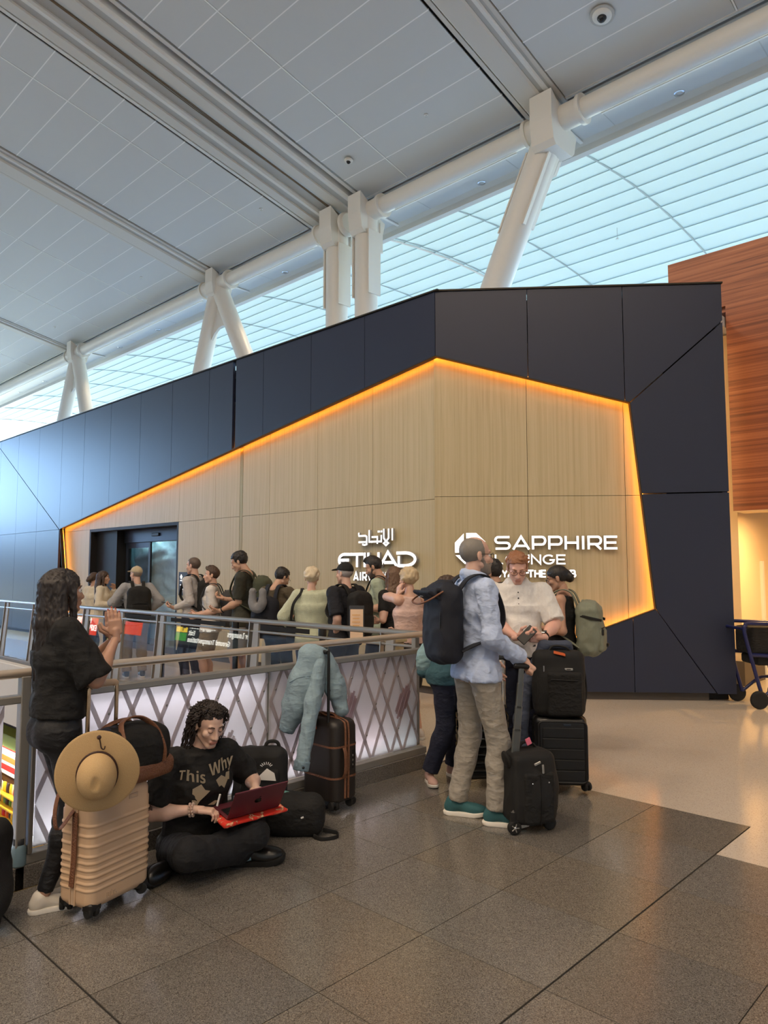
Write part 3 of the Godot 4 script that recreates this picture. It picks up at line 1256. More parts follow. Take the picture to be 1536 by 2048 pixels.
func letter_strokes(parent: Node, called: String, strokes: Array, w: float, at: Vector3, b: Basis, sx: float, sy: float, depth: float, m: Material) -> void:
	# strokes: polylines in letter units, joined into one letter
	var g := Geo.new()
	for s in strokes:
		var pp: Array = []
		for q in s:
			var v := Vector2(q[0] * sx, q[1] * sy)
			if pp.is_empty() or v.distance_to(pp[pp.size() - 1]) > 1e-4:
				pp.append(v)
		g.add(g_ribbon(pp, w, depth))
	var body := part(parent, called, g.mesh(), M["letter_side"], at, b)
	var fg := Geo.new()
	for s in strokes:
		var pp: Array = []
		for q in s:
			var v := Vector2(q[0] * sx, q[1] * sy)
			if pp.is_empty() or v.distance_to(pp[pp.size() - 1]) > 1e-4:
				pp.append(v)
		fg.add(g_ribbon(pp, w * 0.96, 0.002))
	part(body, "face", fg.mesh(), m, Vector3(0, 0, depth))

func arc2(cx: float, cy: float, rx: float, ry: float, a0: float, a1: float, n := 8) -> Array:
	var o: Array = []
	for k in n + 1:
		var a := deg_to_rad(lerpf(a0, a1, float(k) / n))
		o.append([cx + cos(a) * rx, cy + sin(a) * ry])
	return o

func wide_letter(ch: String) -> Array:
	# unit box 1 wide, 1 high
	match ch:
		"S": return [[[0.95, 0.93], [0.25, 0.93]] + arc2(0.25, 0.715, 0.2, 0.215, 90, 270) + [[0.75, 0.5]] + arc2(0.75, 0.285, 0.2, 0.215, 90, -90) + [[0.05, 0.07]]]
		"A": return [[[0.04, 0.0], [0.5, 0.96], [0.96, 0.0]], [[0.2, 0.27], [0.8, 0.27]]]
		"P": return [[[0.08, 0.0], [0.08, 0.93], [0.72, 0.93]] + arc2(0.72, 0.65, 0.22, 0.28, 90, -90) + [[0.08, 0.37]]]
		"H": return [[[0.08, 0.0], [0.08, 1.0]], [[0.92, 0.0], [0.92, 1.0]], [[0.08, 0.5], [0.92, 0.5]]]
		"I": return [[[0.5, 0.0], [0.5, 1.0]]]
		"R": return [[[0.08, 0.0], [0.08, 0.93], [0.72, 0.93]] + arc2(0.72, 0.66, 0.22, 0.27, 90, -90) + [[0.08, 0.39]], [[0.55, 0.39], [0.94, 0.0]]]
		"E": return [[[0.95, 0.93], [0.08, 0.93], [0.08, 0.07], [0.95, 0.07]], [[0.08, 0.5], [0.88, 0.5]]]
		"L": return [[[0.08, 1.0], [0.08, 0.07], [0.9, 0.07]]]
		"O": return [arc2(0.5, 0.5, 0.44, 0.43, 90, 450, 18)]
		"U": return [[[0.08, 1.0], [0.08, 0.35]] + arc2(0.5, 0.4, 0.42, 0.33, 180, 360, 10) + [[0.92, 1.0]]]
		"N": return [[[0.08, 0.0], [0.08, 0.95], [0.92, 0.05], [0.92, 1.0]]]
		"G": return [arc2(0.5, 0.5, 0.44, 0.43, 45, 330, 14) + [[0.92, 0.45], [0.55, 0.45]]]
		"D": return [[[0.08, 0.07], [0.5, 0.07]] + arc2(0.5, 0.5, 0.43, 0.43, -90, 90, 10) + [[0.08, 0.93], [0.08, 0.0]]]
		"T": return [[[0.0, 0.93], [1.0, 0.93]], [[0.5, 0.93], [0.5, 0.0]]]
		"W": return [[[0.03, 1.0], [0.27, 0.05], [0.5, 0.9], [0.73, 0.05], [0.97, 1.0]]]
		"Y": return [[[0.05, 1.0], [0.5, 0.48], [0.95, 1.0]], [[0.5, 0.5], [0.5, 0.0]]]
		"B": return [[[0.08, 0.07], [0.08, 0.93], [0.62, 0.93]] + arc2(0.62, 0.72, 0.2, 0.21, 90, -90) + [[0.68, 0.5]] + arc2(0.68, 0.285, 0.22, 0.215, 90, -90) + [[0.08, 0.07]], [[0.08, 0.5], [0.65, 0.5]]]
		"C": return [arc2(0.5, 0.5, 0.44, 0.43, 50, 310, 14)]
	return []

func word(parent: Node, txt: String, at: Vector3, b: Basis, widths: Array, h: float, pen: float, gap: float, depth: float, m: Material) -> float:
	var x := 0.0
	for k in txt.length():
		var ch := txt[k]
		var w: float = widths[k] if widths.size() > 1 else widths[0]
		if ch != " ":
			letter_strokes(parent, "letter", wide_letter(ch), pen, at + b.x * x, b, w, h, depth, m)
		x += w + gap
	return x

func build_signs() -> void:
	var lm: Material = M["lit_letter"]
	# right half: lounge name
	var br := Basis(FD, Vector3.UP, FN)
	var o := CORNER - FN * 0.15 + FN * 0.03
	var g := thing("lounge_sign", "white lit letters SAPPHIRE LOUNGE on oak wall right of corner", "sign", o + FD * 0.75)
	var b0 := br
	word(g, "SAPPHIRE", Vector3(0, 1.875, 0), b0, [0.20, 0.22, 0.18, 0.18, 0.18, 0.055, 0.18, 0.175], 0.172, 0.030, 0.0265, 0.035, lm)
	word(g, "LOUNGE", Vector3(0, 1.685, 0), b0, [0.115, 0.16, 0.13, 0.13, 0.155, 0.12], 0.125, 0.021, 0.018, 0.03, lm)
	word(g, "BY", Vector3(0, 1.52, 0), b0, [0.075], 0.092, 0.020, 0.012, 0.025, lm)
	letter_strokes(g, "swoosh", [arc2(0.0, 0.0, 1.0, 1.0, 200, 90, 8) + arc2(1.0, 1.8, 1.2, 0.8, 240, 300, 5)], 0.02, Vector3(0, 1.535, 0) + FD * 0.27, b0, 0.10, 0.04, 0.025, lm)
	word(g, "THE CLUB", Vector3(0, 1.52, 0) + FD * 0.42, b0, [0.07, 0.07, 0.062, 0.025, 0.085, 0.058, 0.072, 0.07], 0.092, 0.022, 0.013, 0.025, lm)
	# octagon emblem
	var em := thing("lounge_emblem", "white lit octagon emblem left of the lounge letters", "sign", o + FD * 0.44 + Vector3(0, 1.89, 0))
	for k in 4:
		var q := PackedVector2Array()
		for p in [Vector2(-0.055, 0.20), Vector2(0.075, 0.20), Vector2(0.195, 0.085), Vector2(-0.055, 0.085)]:
			q.append(p.rotated(-PI * 0.5 * k))
		var pt := part(em, "petal", g_prism(q, 0.0, 0.033).mesh(), M["letter_side"], Vector3.ZERO, br)
		part(pt, "face", g_prism(q, 0.033, 0.035).mesh(), lm)
	# left half: airline name, reads along +Z
	var bl := Basis(Vector3(0, 0, 1), Vector3.UP, Vector3(-1, 0, 0))
	var ol := Vector3(7.27, 0, 0)
	var e := thing("airline_sign", "white lit letters ETIHAD AIRWAYS on oak wall left of corner", "sign", ol)
	var hh := 0.205
	var pen := 0.044
	var y0 := 1.655
	var zs := -7.85
	letter_strokes(e, "letter", [arc2(0.5, 0.5, 0.42, 0.42, 95, 268, 12) , arc2(0.5, 0.5, 0.42, 0.42, 95, 90, 1) + [[1.0, 0.9]], [[0.5, 0.08], [0.9, 0.08]], [[0.1, 0.5], [0.82, 0.5]]], pen, Vector3(0, y0, zs), bl, 0.29, hh, 0.04, lm)
	letter_strokes(e, "letter", [[[0.0, 0.9], [1.0, 0.9]], [[0.5, 0.9], [0.5, 0.0]]], pen, Vector3(0, y0, zs + 0.28), bl, 0.25, hh, 0.04, lm)
	letter_strokes(e, "letter", [[[0.5, 0.0], [0.5, 1.0]]], pen, Vector3(0, y0, zs + 0.53), bl, 0.06, hh, 0.04, lm)
	letter_strokes(e, "letter", [[[0.1, 0.0], [0.1, 1.0]], [[0.9, 0.0], [0.9, 1.0]], [[0.1, 0.5], [0.9, 0.5]]], pen, Vector3(0, y0, zs + 0.61), bl, 0.25, hh, 0.04, lm)
	letter_strokes(e, "letter", [[[0.0, 0.0], [0.47, 1.0], [1.0, 0.0]], [[0.25, 0.3], [0.78, 0.3]]], pen, Vector3(0, y0, zs + 0.86), bl, 0.33, hh, 0.04, lm)
	letter_strokes(e, "letter", [[[0.0, 0.92], [0.45, 0.92]] + arc2(0.45, 0.5, 0.48, 0.42, 90, -90, 12) + [[0.12, 0.08], [0.12, 0.72]]], pen, Vector3(0, y0, zs + 1.175), bl, 0.365, hh, 0.04, lm)
	word(e, "AIRWAYS", Vector3(0, 1.465, zs + 0.33), bl, [0.10, 0.035, 0.085, 0.13, 0.10, 0.09, 0.085], 0.118, 0.025, 0.024, 0.035, lm)
	# script line above, drawn as angular pen strokes
	var ar := thing("arabic_sign", "white lit angular Arabic lettering above the airline name", "sign", Vector3(7.27, 1.955, -7.435))
	var W := 0.70
	var H := 0.235
	var st := [
		[[[0.97, 0.28], [0.97, 0.98]]],
		[[[0.74, 0.98], [0.74, 0.42], [0.80, 0.22], [0.86, 0.10]], [[0.87, 0.98], [0.87, 0.42], [0.80, 0.22]], [[0.80, 0.24], [0.74, 0.12], [0.80, 0.0], [0.86, 0.12], [0.80, 0.24]]],
		[[[0.67, 0.62], [0.67, 0.24], [0.40, 0.24]], [[0.40, 0.52], [0.56, 0.52], [0.56, 0.24]], [[0.56, 0.24], [0.56, 0.10]]],
		[[[0.57, 0.83], [0.63, 0.83]], [[0.65, 0.83], [0.70, 0.83]]],
		[[[0.33, 0.95], [0.33, 0.24], [0.42, 0.24]]],
		[[[0.02, 0.62], [0.22, 0.62], [0.26, 0.55], [0.26, 0.10], [0.20, 0.06], [0.13, 0.10]], [[0.02, 0.24], [0.26, 0.24]], [[0.03, 0.66], [0.03, 0.82]]],
	]
	for s in st:
		letter_strokes(ar, "letter", s, 0.027, Vector3.ZERO, bl, W, H, 0.035, lm)
	# small notice beside the door
	var nt := thing("wall_notice", "dark grey notice plate with white print beside lounge door", "sign", Vector3(7.26, 1.36, -12.05))
	box(nt, "plate", Vector3(0, -0.22, -0.3), Vector3(0.02, 0.22, 0.12), M["notice_dark"], 0.003)
	part(nt, "emblem", g_prism(PackedVector2Array([Vector2(0, -0.05), Vector2(0.04, 0), Vector2(0, 0.05), Vector2(-0.04, 0)]), 0.0, 0.004).mesh(), M["lit_letter"], Vector3(-0.001, 0.13, -0.2), bl)
	for k in 3:
		box(nt, "print_line", Vector3(-0.003, 0.05 - k * 0.08, -0.24), Vector3(0.0, 0.066 - k * 0.08, -0.05 + 0.08 * (k % 2)), M["lit_letter"])

# ---------------------------------------------------------------- roof
func ceil_y(x: float) -> float:
	return 8.45 + 0.2 * (9.0 - x)

func build_roof() -> void:
	var ce := struct("ceiling")
	# slope frame: local x runs down the slope (+X), y across is -Z
	var dn := Vector3(1, -0.2, 0).normalized()
	var nrm := Vector3(0.2, 1, 0).normalized()
	var bs := Basis(dn, nrm, Vector3(0, 0, 1))
	var step := 0.5545
	var bands := [[-4.96, -2.62], [-2.60, -0.2], [-0.18, 2.2], [-8.03, -5.68], [-9.06, -8.05], [-11.58, -10.72], [-13.86, -11.6], [-16.93, -14.72], [-19.6, -16.95], [-21.9, -19.62], [-24.9, -22.55], [-27.9, -24.92], [-30.6, -27.92], [-34.0, -31.2], [-37.0, -34.02]]
	var rows := 13
	for b in bands:
		var w: float = (b[1] - b[0]) * S
		for k in rows:
			var xb := 9.0 - k * step
			var xa := xb - step
			var xm := (xa + xb) * 0.5
			var L := step * S / dn.x - 0.022
			var p := sc(xm, ceil_y(xm), (b[0] + b[1]) * 0.5)
			part(ce, "ceiling_panel", bx(Vector3(L, 0.03, w - 0.02), 0.003), M["ceil"], p + nrm * 0.015, bs)
	# pale runners that carry the panels
	for k in rows + 1:
		var xr := 9.0 - k * step
		for b in bands:
			var p := sc(xr, ceil_y(xr), (b[0] + b[1]) * 0.5)
			part(ce, "runner", bx(Vector3(0.026, 0.03, (b[1] - b[0]) * S), 0.0), M["ceil_seam"], p + nrm * 0.014, bs)
	var xlen := rows * step
	var xc := 9.0 - xlen * 0.5
	for z in [-2.61, -0.19, -8.04, -11.59, -16.94, -19.61, -24.91, -27.91, -34.01]:
		part(ce, "runner", bx(Vector3(xlen * S / dn.x, 0.03, 0.034), 0.0), M["ceil_seam"], sc(xc, ceil_y(xc), z) + nrm * 0.010, bs)
	for b in [[-4.96, 2.2], [-9.06, -5.68], [-13.86, -10.72], [-21.9, -14.72], [-30.6, -22.55]]:
		part(ce, "edge_angle", bx(Vector3(0.06, 0.05, (b[1] - b[0]) * S), 0.0), M["cream_steel"], sc(9.02, ceil_y(9.02), (b[0] + b[1]) * 0.5) + nrm * 0.01, bs)
	# roof deck above everything
	var m := sc(0.0, ceil_y(0.0), -12.0)
	part(ce, "roof_deck", bx(Vector3(31.5, 0.3, 84), 0.0), M["deck"], Vector3(-0.9, m.y + 0.62, -19.0) + Vector3(0, 0.18, 0), bs)
	# plain ceiling farther back, out of the picture
	var xb2 := 9.0 - rows * step
	var pm := sc((xb2 - 11.5) * 0.5, ceil_y((xb2 - 11.5) * 0.5), -12.0)
	part(ce, "rear_ceiling", bx(Vector3((xb2 + 11.5) * S / dn.x, 0.06, 84), 0.0), M["ceil"], pm + nrm * 0.05, bs)

	# beams between the bays
	roof_beam(-5.30, 0.66, "single", "pale roof beam running down to the leaning column")
	roof_beam(-9.86, 1.60, "double", "wide double roof beam with cables in its trough")
	roof_beam(-14.30, 0.80, "single", "pale roof beam meeting the splayed column pair in mid picture")
	roof_beam(-22.22, 0.62, "single", "far left roof beam meeting the farthest splayed columns")
	roof_beam(-30.9, 0.60, "single", "farthest roof beam near the left edge of the hall")

	# eaves tube, one length per bay
	var ends := [[2.6, -4.72, "nearest length of white eaves tube at upper right"], [-5.55, -8.66, "length of white eaves tube between leaning column and twin columns"], [-10.3, -13.42, "length of white eaves tube left of the twin columns"], [-14.35, -21.0, "length of white eaves tube between the splayed column pairs"], [-21.9, -34.0, "farthest length of white eaves tube at the left edge"]]
	for e in ends:
		var a := sc(9.0, 8.15, e[0])
		var b := sc(9.0, 8.15, e[1])
		var t := thing("roof_tube", e[2], "roof tube", a, 0.0, "eaves tubes")
		part(t, "pipe", tube([Vector3.ZERO, b - a], 0.235, 24), M["white_steel"])
		part(t, "flange", bx(Vector3(0.05, 0.02, absf(b.z - a.z) - 0.9), 0.0), M["white_steel"], (b - a) * 0.5 + Vector3(0.10, -0.245, 0))
		for k in 2:
			var q := (b - a) * (0.0 if k == 0 else 1.0)
			var s := -1.0 if k == 0 else 1.0
			part(t, "sleeve", tube([q - Vector3(0, 0, s * 0.85), q - Vector3(0, 0, s * 0.55), q], [0.24, 0.29, 0.29], 24), M["white_steel"])
			part(t, "end_plate", tube([q + Vector3(0, 0, s * 0.0), q + Vector3(0, 0, s * 0.09)], 0.34, 24), M["white_steel"])
	# round end caps seen between the twin columns
	var cap := thing("tube_cap", "round white end cap of eaves tube between twin columns", "tube cap", sc(9.0, 8.12, -9.595))
	part(cap, "disc", g_tube(PackedVector3Array([Vector3(0, 0, 0), Vector3(0, 0, 0.10), Vector3(0, 0, 0.101), Vector3(0, 0, 0.16)]), [0.36, 0.36, 0.30, 0.30], 28).mesh(), M["white_steel"])

	# soffit behind the tube
	var so := struct("trim_soffit")
	var zmid := (-38.0 + 3.2) * 0.5
	var len := (38.0 + 3.2) * S
	var prof := [Vector2(9.12, 8.46), Vector2(9.24, 8.30), Vector2(9.40, 8.25), Vector2(9.82, 8.25), Vector2(9.90, 8.20), Vector2(9.94, 8.12), Vector2(10.05, 8.115), Vector2(10.06, 8.20), Vector2(10.0, 8.50), Vector2(9.12, 8.55)]
	var poly := PackedVector2Array()
	for q in prof:
		poly.append(Vector2((q.x - 9.5) * S, (q.y - 8.25) * S))
	part(so, "soffit", g_prism(poly, -len * 0.5, len * 0.5).mesh(), M["soffit"], sc(9.5, 8.25, zmid))
	for z in [-2.5, -4.6, -6.3, -8.2, -10.7, -12.9, -15.0, -17.1, -19.3, -21.5]:
		part(so, "joint", bx(Vector3(0.42 * S, 0.004, 0.02), 0.0), M["grey_web"], sc(9.61, 8.249, z))
	for z in [-5.17, -9.05, -9.87, -13.86, -21.4]:
		part(so, "bracket", bx(Vector3(0.95 * S, 0.04, 0.10), 0.01), M["white_steel"], sc(9.45, 8.235, z))
	# downlights in the soffit
	var lab := ["nearest chrome downlight in the soffit at upper right", "chrome downlight in the soffit left of the leaning column", "chrome downlight in the soffit left of the twin columns", "chrome downlight right of the splayed columns in mid picture", "chrome downlight just left of the mid splayed columns", "chrome downlight midway between the splayed column pairs", "chrome downlight left of the farthest splayed columns", "farthest chrome downlight in the soffit at left edge"]
	var dz := [-3.616, -6.997, -12.369, -15.4, -17.953, -20.2, -25.844, -28.142]
	for k in 8:
		var d := thing("downlight", lab[k], "downlight", sc(9.75, 8.25, dz[k]), 0.0, "soffit downlights")
		part(d, "ring", lathe([[0.075, -0.012], [0.115, -0.014], [0.12, 0.0], [0.075, 0.05], [0.07, 0.06]], 20), M["chrome"])
		part(d, "bulb", lathe([[0.0, 0.01], [0.05, 0.012], [0.06, 0.03], [0.0, 0.04]], 16), M["bulb"])
		var l := SpotLight3D.new()
		l.name = "downlight_lamp"
		l.light_energy = DOWN_E
		l.light_color = Color(1.0, 0.86, 0.68)
		l.spot_angle = 48
		l.spot_range = 60
		l.shadow_enabled = true
		l.light_size = 0.06
		l.position = Vector3(0, -0.03, 0)
		l.rotation_degrees.x = -90
		d.add_child(l, true)
	build_vault()
	build_columns()
	# dome cameras and sprinklers on the panels
	dome_camera(8.11, -3.93, 0.19, "large white dome camera on the nearest ceiling bay at top right", true)
	dome_camera(8.11, -8.58, 0.12, "small white dome camera on ceiling right of the double beam", false)
	var sl := ["sprinkler head on the ceiling left of the leaning column", "sprinkler head on ceiling left of the double beam", "sprinkler head on ceiling left of the mid splayed columns", "farthest sprinkler head on ceiling near farthest splayed columns"]
	var sz := [-6.85, -11.06, -15.8, -20.88]
	for k in 4:
		var s := thing("sprinkler", sl[k], "sprinkler", sc(8.11, ceil_y(8.11), sz[k]), 0.0, "ceiling sprinklers")
		part(s, "plate", lathe([[0.0, -0.012], [0.05, -0.01], [0.06, 0.0], [0.0, 0.0]], 14), M["white_steel"])
		part(s, "nozzle", lathe([[0.0, -0.05], [0.03, -0.05], [0.012, -0.04], [0.012, -0.01], [0.0, -0.01]], 10), M["chrome"])

const DOWN_E := 5.0

func dome_camera(x: float, z: float, r: float, label: String, ring: bool) -> void:
	var t := thing("dome_camera", label, "camera", sc(x, ceil_y(x), z) - Vector3(0.004, 0.03, 0))
	t.rotation.z = -atan(0.2)
	if ring:
		part(t, "base_plate", lathe([[0.0, -0.02], [r * 1.28, -0.02], [r * 1.3, 0.0]], 28), M["grey_web"])
	part(t, "housing", lathe([[r * 0.5, -0.07], [r * 0.8, -0.065], [r, -0.035], [r * 1.02, -0.018]], 28), M["white_steel"])
	part(t, "collar", lathe([[r * 0.42, -0.09], [r * 0.5, -0.07]], 24), M["black_plastic"])
	part(t, "lens_dome", lathe([[0.0, -0.07 - r * 0.45], [r * 0.2, -0.07 - r * 0.42], [r * 0.36, -0.07 - r * 0.28], [r * 0.44, -0.09], [r * 0.44, -0.07]], 20), M["lens"])

func roof_beam(z: float, w: float, kind: String, label: String) -> void:
	var dn := Vector3(1, -0.2, 0).normalized()
	var nrm := Vector3(0.2, 1, 0).normalized()
	var bs := Basis(Vector3(0, 0, 1), nrm, -dn)
	# local x = +Z (across), local y = up, extruded along the slope
	var L := 13.0 * S / dn.x
	var xm := 9.0 - 13.0 * 0.5 + 0.08
	var t := thing("roof_beam", label, "roof beam", sc(xm, ceil_y(xm), z), 0.0, "roof beams")
	var W := w * S
	var rect := func(a: float, b: float, y0: float, y1: float) -> PackedVector2Array: return strip(a, b, y0, y1)
	if kind == "single":
		part(t, "slot", g_prism(rect.call(-W * 0.5, W * 0.5, 0.10, 0.13), -L * 0.5, L * 0.5).mesh(), M["slot"], Vector3.ZERO, bs)
		part(t, "lip", g_prism(rect.call(-W * 0.5, -W * 0.5 + 0.10, -0.03, 0.03), -L * 0.5, L * 0.5).mesh(), M["cream_steel"], Vector3.ZERO, bs)
		part(t, "flange", g_prism(PackedVector2Array([Vector2(-W * 0.36, -0.06), Vector2(-W * 0.32, -0.10), Vector2(W * 0.12, -0.10), Vector2(W * 0.16, -0.06), Vector2(W * 0.16, 0.09), Vector2(-W * 0.36, 0.09)]), -L * 0.5, L * 0.5).mesh(), M["cream_steel"], Vector3.ZERO, bs)
		part(t, "groove", g_prism(rect.call(W * 0.16, W * 0.26, -0.045, 0.09), -L * 0.5, L * 0.5).mesh(), M["grey_web"], Vector3.ZERO, bs)
		part(t, "rib", g_prism(PackedVector2Array([Vector2(W * 0.24, -0.02), Vector2(W * 0.26, -0.06), Vector2(W * 0.33, -0.06), Vector2(W * 0.35, -0.02), Vector2(W * 0.35, 0.09), Vector2(W * 0.24, 0.09)]), -L * 0.5, L * 0.5).mesh(), M["white_steel"], Vector3.ZERO, bs)
		part(t, "lip", g_prism(rect.call(W * 0.5 - 0.09, W * 0.5, -0.02, 0.04), -L * 0.5, L * 0.5).mesh(), M["cream_steel"], Vector3.ZERO, bs)
		part(t, "groove", g_prism(rect.call(W * 0.35, W * 0.5 - 0.09, -0.01, 0.09), -L * 0.5, L * 0.5).mesh(), M["grey_web"], Vector3.ZERO, bs)
		return
	part(t, "slot", g_prism(rect.call(-W * 0.5, W * 0.5, 0.16, 0.19), -L * 0.5, L * 0.5).mesh(), M["slot"], Vector3.ZERO, bs)
	part(t, "lip", g_prism(rect.call(-W * 0.5, -W * 0.5 + 0.11, -0.03, 0.03), -L * 0.5, L * 0.5).mesh(), M["white_steel"], Vector3.ZERO, bs)
	for s in 2:
		var c := -W * 0.5 + 0.20 if s == 0 else W * 0.5 - 1.06
		# flange, grey groove, inner flange
		part(t, "flange", g_prism(PackedVector2Array([Vector2(c, -0.05), Vector2(c + 0.04, -0.10), Vector2(c + 0.34, -0.10), Vector2(c + 0.36, -0.04), Vector2(c + 0.36, 0.15), Vector2(c, 0.15)]), -L * 0.5, L * 0.5).mesh(), M["cream_steel"], Vector3.ZERO, bs)
		part(t, "groove", g_prism(rect.call(c + 0.36, c + 0.56, -0.055, 0.15), -L * 0.5, L * 0.5).mesh(), M["grey_web"], Vector3.ZERO, bs)
		part(t, "rib", g_prism(PackedVector2Array([Vector2(c + 0.54, -0.03), Vector2(c + 0.58, -0.09), Vector2(c + 0.68, -0.09), Vector2(c + 0.72, -0.03), Vector2(c + 0.72, 0.15), Vector2(c + 0.54, 0.15)]), -L * 0.5, L * 0.5).mesh(), M["white_steel"], Vector3.ZERO, bs)
	part(t, "trough", g_prism(rect.call(-W * 0.5 + 0.92, W * 0.5 - 1.06, 0.02, 0.15), -L * 0.5, L * 0.5).mesh(), M["grey_web"], Vector3.ZERO, bs)
	part(t, "trough_strip", g_prism(rect.call(W * 0.5 - 1.22, W * 0.5 - 1.12, 0.0, 0.05), -L * 0.5, L * 0.5).mesh(), M["soffit"], Vector3.ZERO, bs)
	part(t, "lip", g_prism(rect.call(W * 0.5 - 0.20, W * 0.5 - 0.08, 0.02, 0.10), -L * 0.5, L * 0.5).mesh(), M["white_steel"], Vector3.ZERO, bs)
	for k in 3:
		var pts := PackedVector3Array()
		for j in 40:
			var q := -L * 0.5 + L * j / 39.0
			pts.append(bs * Vector3(-0.04 + 0.035 * k + 0.02 * sin(j * 0.55 + k), -0.0 + 0.012 * sin(j * 0.4), q))
		part(t, "cable", g_tube(pts, 0.012, 6).mesh(), M["cable"])

func vault_y(x: float) -> float:
	# shallow arch measured along the ribs
	return 8.40 - 0.0295 * (x - 12.85) * (x - 12.85) if x < 12.85 else 8.40 - 0.0235 * (x - 12.85) * (x - 12.85)

func build_vault() -> void:
	var ce := struct("ceiling_vault")
	var x := 10.06
	var zmid := (-38.0 + 3.2) * 0.5
	var zlen := 0.0
	var ribs := [3.2, 0.6, -2.4, -5.24, -7.81, -9.5, -11.55, -13.76, -16.0, -18.3, -20.6, -22.9, -25.2, -28.0, -31.0, -34.0, -38.0]
	var st := 0.46
	while x < 20.6:
		var xb := x + st
		var a := sc(x, vault_y(x) , 0)
		var b := sc(xb, vault_y(xb), 0)
		# each board tilts so that its far edge tucks above the next one
		var lift := Vector3(0, 0.022, 0)
		var p0 := a
		var p1 := b + lift
		var w := p0.distance_to(p1) + 0.03
		var d := (p1 - p0).normalized()
		for k in ribs.size() - 1:
			var z0: float = ribs[k + 1] * S
			var z1: float = ribs[k] * S
			if z1 < -24.0 * S and k % 2 == 1 and false:
				continue
			var bsx := Basis(d, Vector3(-d.y, d.x, 0), Vector3(0, 0, 1))
			part(ce, "slat", slat_mesh(w, z1 - z0 - 0.05), M["slat"], (p0 + p1) * 0.5 + Vector3(0, 0, (z0 + z1) * 0.5), bsx)
		x = xb
		st = minf(st + 0.012, 0.62)
	for k in range(0, ribs.size()):
		var pts: Array = []
		for j in 28:
			var xx := 10.06 + 10.4 * j / 27.0
			pts.append(sc(xx, vault_y(xx), ribs[k]) + Vector3(0, 0.015, 0))
		var wide := k == 5
		part(ce, "rib", g_tube(PackedVector3Array(pts), 0.045 if wide else 0.03, 6).mesh(), M["rib"] if not wide else M["white_steel"])
		if wide:
			var p2: Array = []
			for q in pts:
				p2.append(q + Vector3(0, 0.0, 0.16))
			part(ce, "rib", g_tube(PackedVector3Array(p2), 0.03, 6).mesh(), M["rib"])
	# roof above
	box(ce, "roof_deck", Vector3(14.6, 13.3, -61), Vector3(34.5, 13.6, 22.5), M["deck"])
	# uplights along the ledge wash the slats
	for k in 8:
		var z := 1.0 - k * 5.2
		var u := thing("cove_light", ["uplight tray on ledge before the leaning column", "uplight tray on ledge behind the leaning column", "uplight tray on ledge behind the twin columns", "uplight tray on ledge right of mid splayed columns", "uplight tray on ledge left of mid splayed columns", "uplight tray on ledge right of farthest splayed columns", "uplight tray on ledge left of farthest splayed columns", "last uplight tray on ledge at the far left"][k], "light", sc(10.0, 8.30, z - 2.6), 0.0, "uplight trays on the ledge")
		part(u, "tray", bx(Vector3(0.10, 0.05, 7.6), 0.0), M["white_steel"])
		part(u, "tube", bx(Vector3(0.05, 0.02, 7.5), 0.0), M["lamp_glow"], Vector3(0, 0.035, 0))
		area(u, "cove_lamp", Vector3(0.05, 0.06, 0), Vector3(0.75, 0.66, 0), Vector2(7.5, 0.06), COVE_E, Color(0.80, 1.0, 0.97), Vector3(0, 0, 1))
	var sp := thing("sprinkler", "sprinkler head hanging below the slatted vault right of leaning column", "sprinkler", sc(13.2, 8.36, -6.2), 0.0, "ceiling sprinklers")
	part(sp, "stem", tube([Vector3(0, -0.25, 0), Vector3(0, 0.15, 0)], 0.012, 8), M["chrome"])
	part(sp, "nozzle", lathe([[0.0, -0.30], [0.05, -0.29], [0.02, -0.25], [0.0, -0.25]], 12), M["chrome"])

const COVE_E := 1.8

func slat_mesh(w: float, l: float) -> ArrayMesh:
	var key := "slat%.3f,%.3f" % [w, l]
	if cache.has(key):
		return cache[key]
	# slightly hollow board with a rounded nose
	var poly := PackedVector2Array()
	for k in 7:
		var t := k / 6.0
		poly.append(Vector2((t - 0.5) * w, 0.010 * 4.0 * t * (1.0 - t)))
	for k in 7:
		var t := 1.0 - k / 6.0
		poly.append(Vector2((t - 0.5) * w, 0.03 * 4.0 * t * (1.0 - t) + 0.02))
	cache[key] = g_prism(poly, -l * 0.5, l * 0.5).mesh()
	return cache[key]

func column_leg(parent: Node, top: Vector3, bot: Vector3, r: float) -> void:
	part(parent, "shaft", tube([bot, top], r, 28), M["white_steel"])
	# flat stiffener plates on both flanks of the upper part
	var d := (top - bot).normalized()
	var side := Vector3(0, 0, 1)
	var fr := side.cross(d).normalized()
	var bs := Basis(side, d, side.cross(d))
	for s in [-1.0, 1.0]:
		part(parent, "flank_plate", bx(Vector3(0.05, 1.9, r * 1.5), 0.01), M["white_steel"], top - d * 1.5 + side * s * r * 0.97, bs)
	part(parent, "facing", g_prism(PackedVector2Array([Vector2(-r * 0.9, 0.55), Vector2(r * 0.9, 0.55), Vector2(r * 0.9, -0.3), Vector2(r * 0.55, -0.9), Vector2(r * 0.1, -0.35), Vector2(-r * 0.9, -0.35)]), 0.0, 0.10).mesh(), M["white_steel"], top - d * 0.75 + fr * -r * 0.85, Basis(-side, d, -fr) if true else bs)

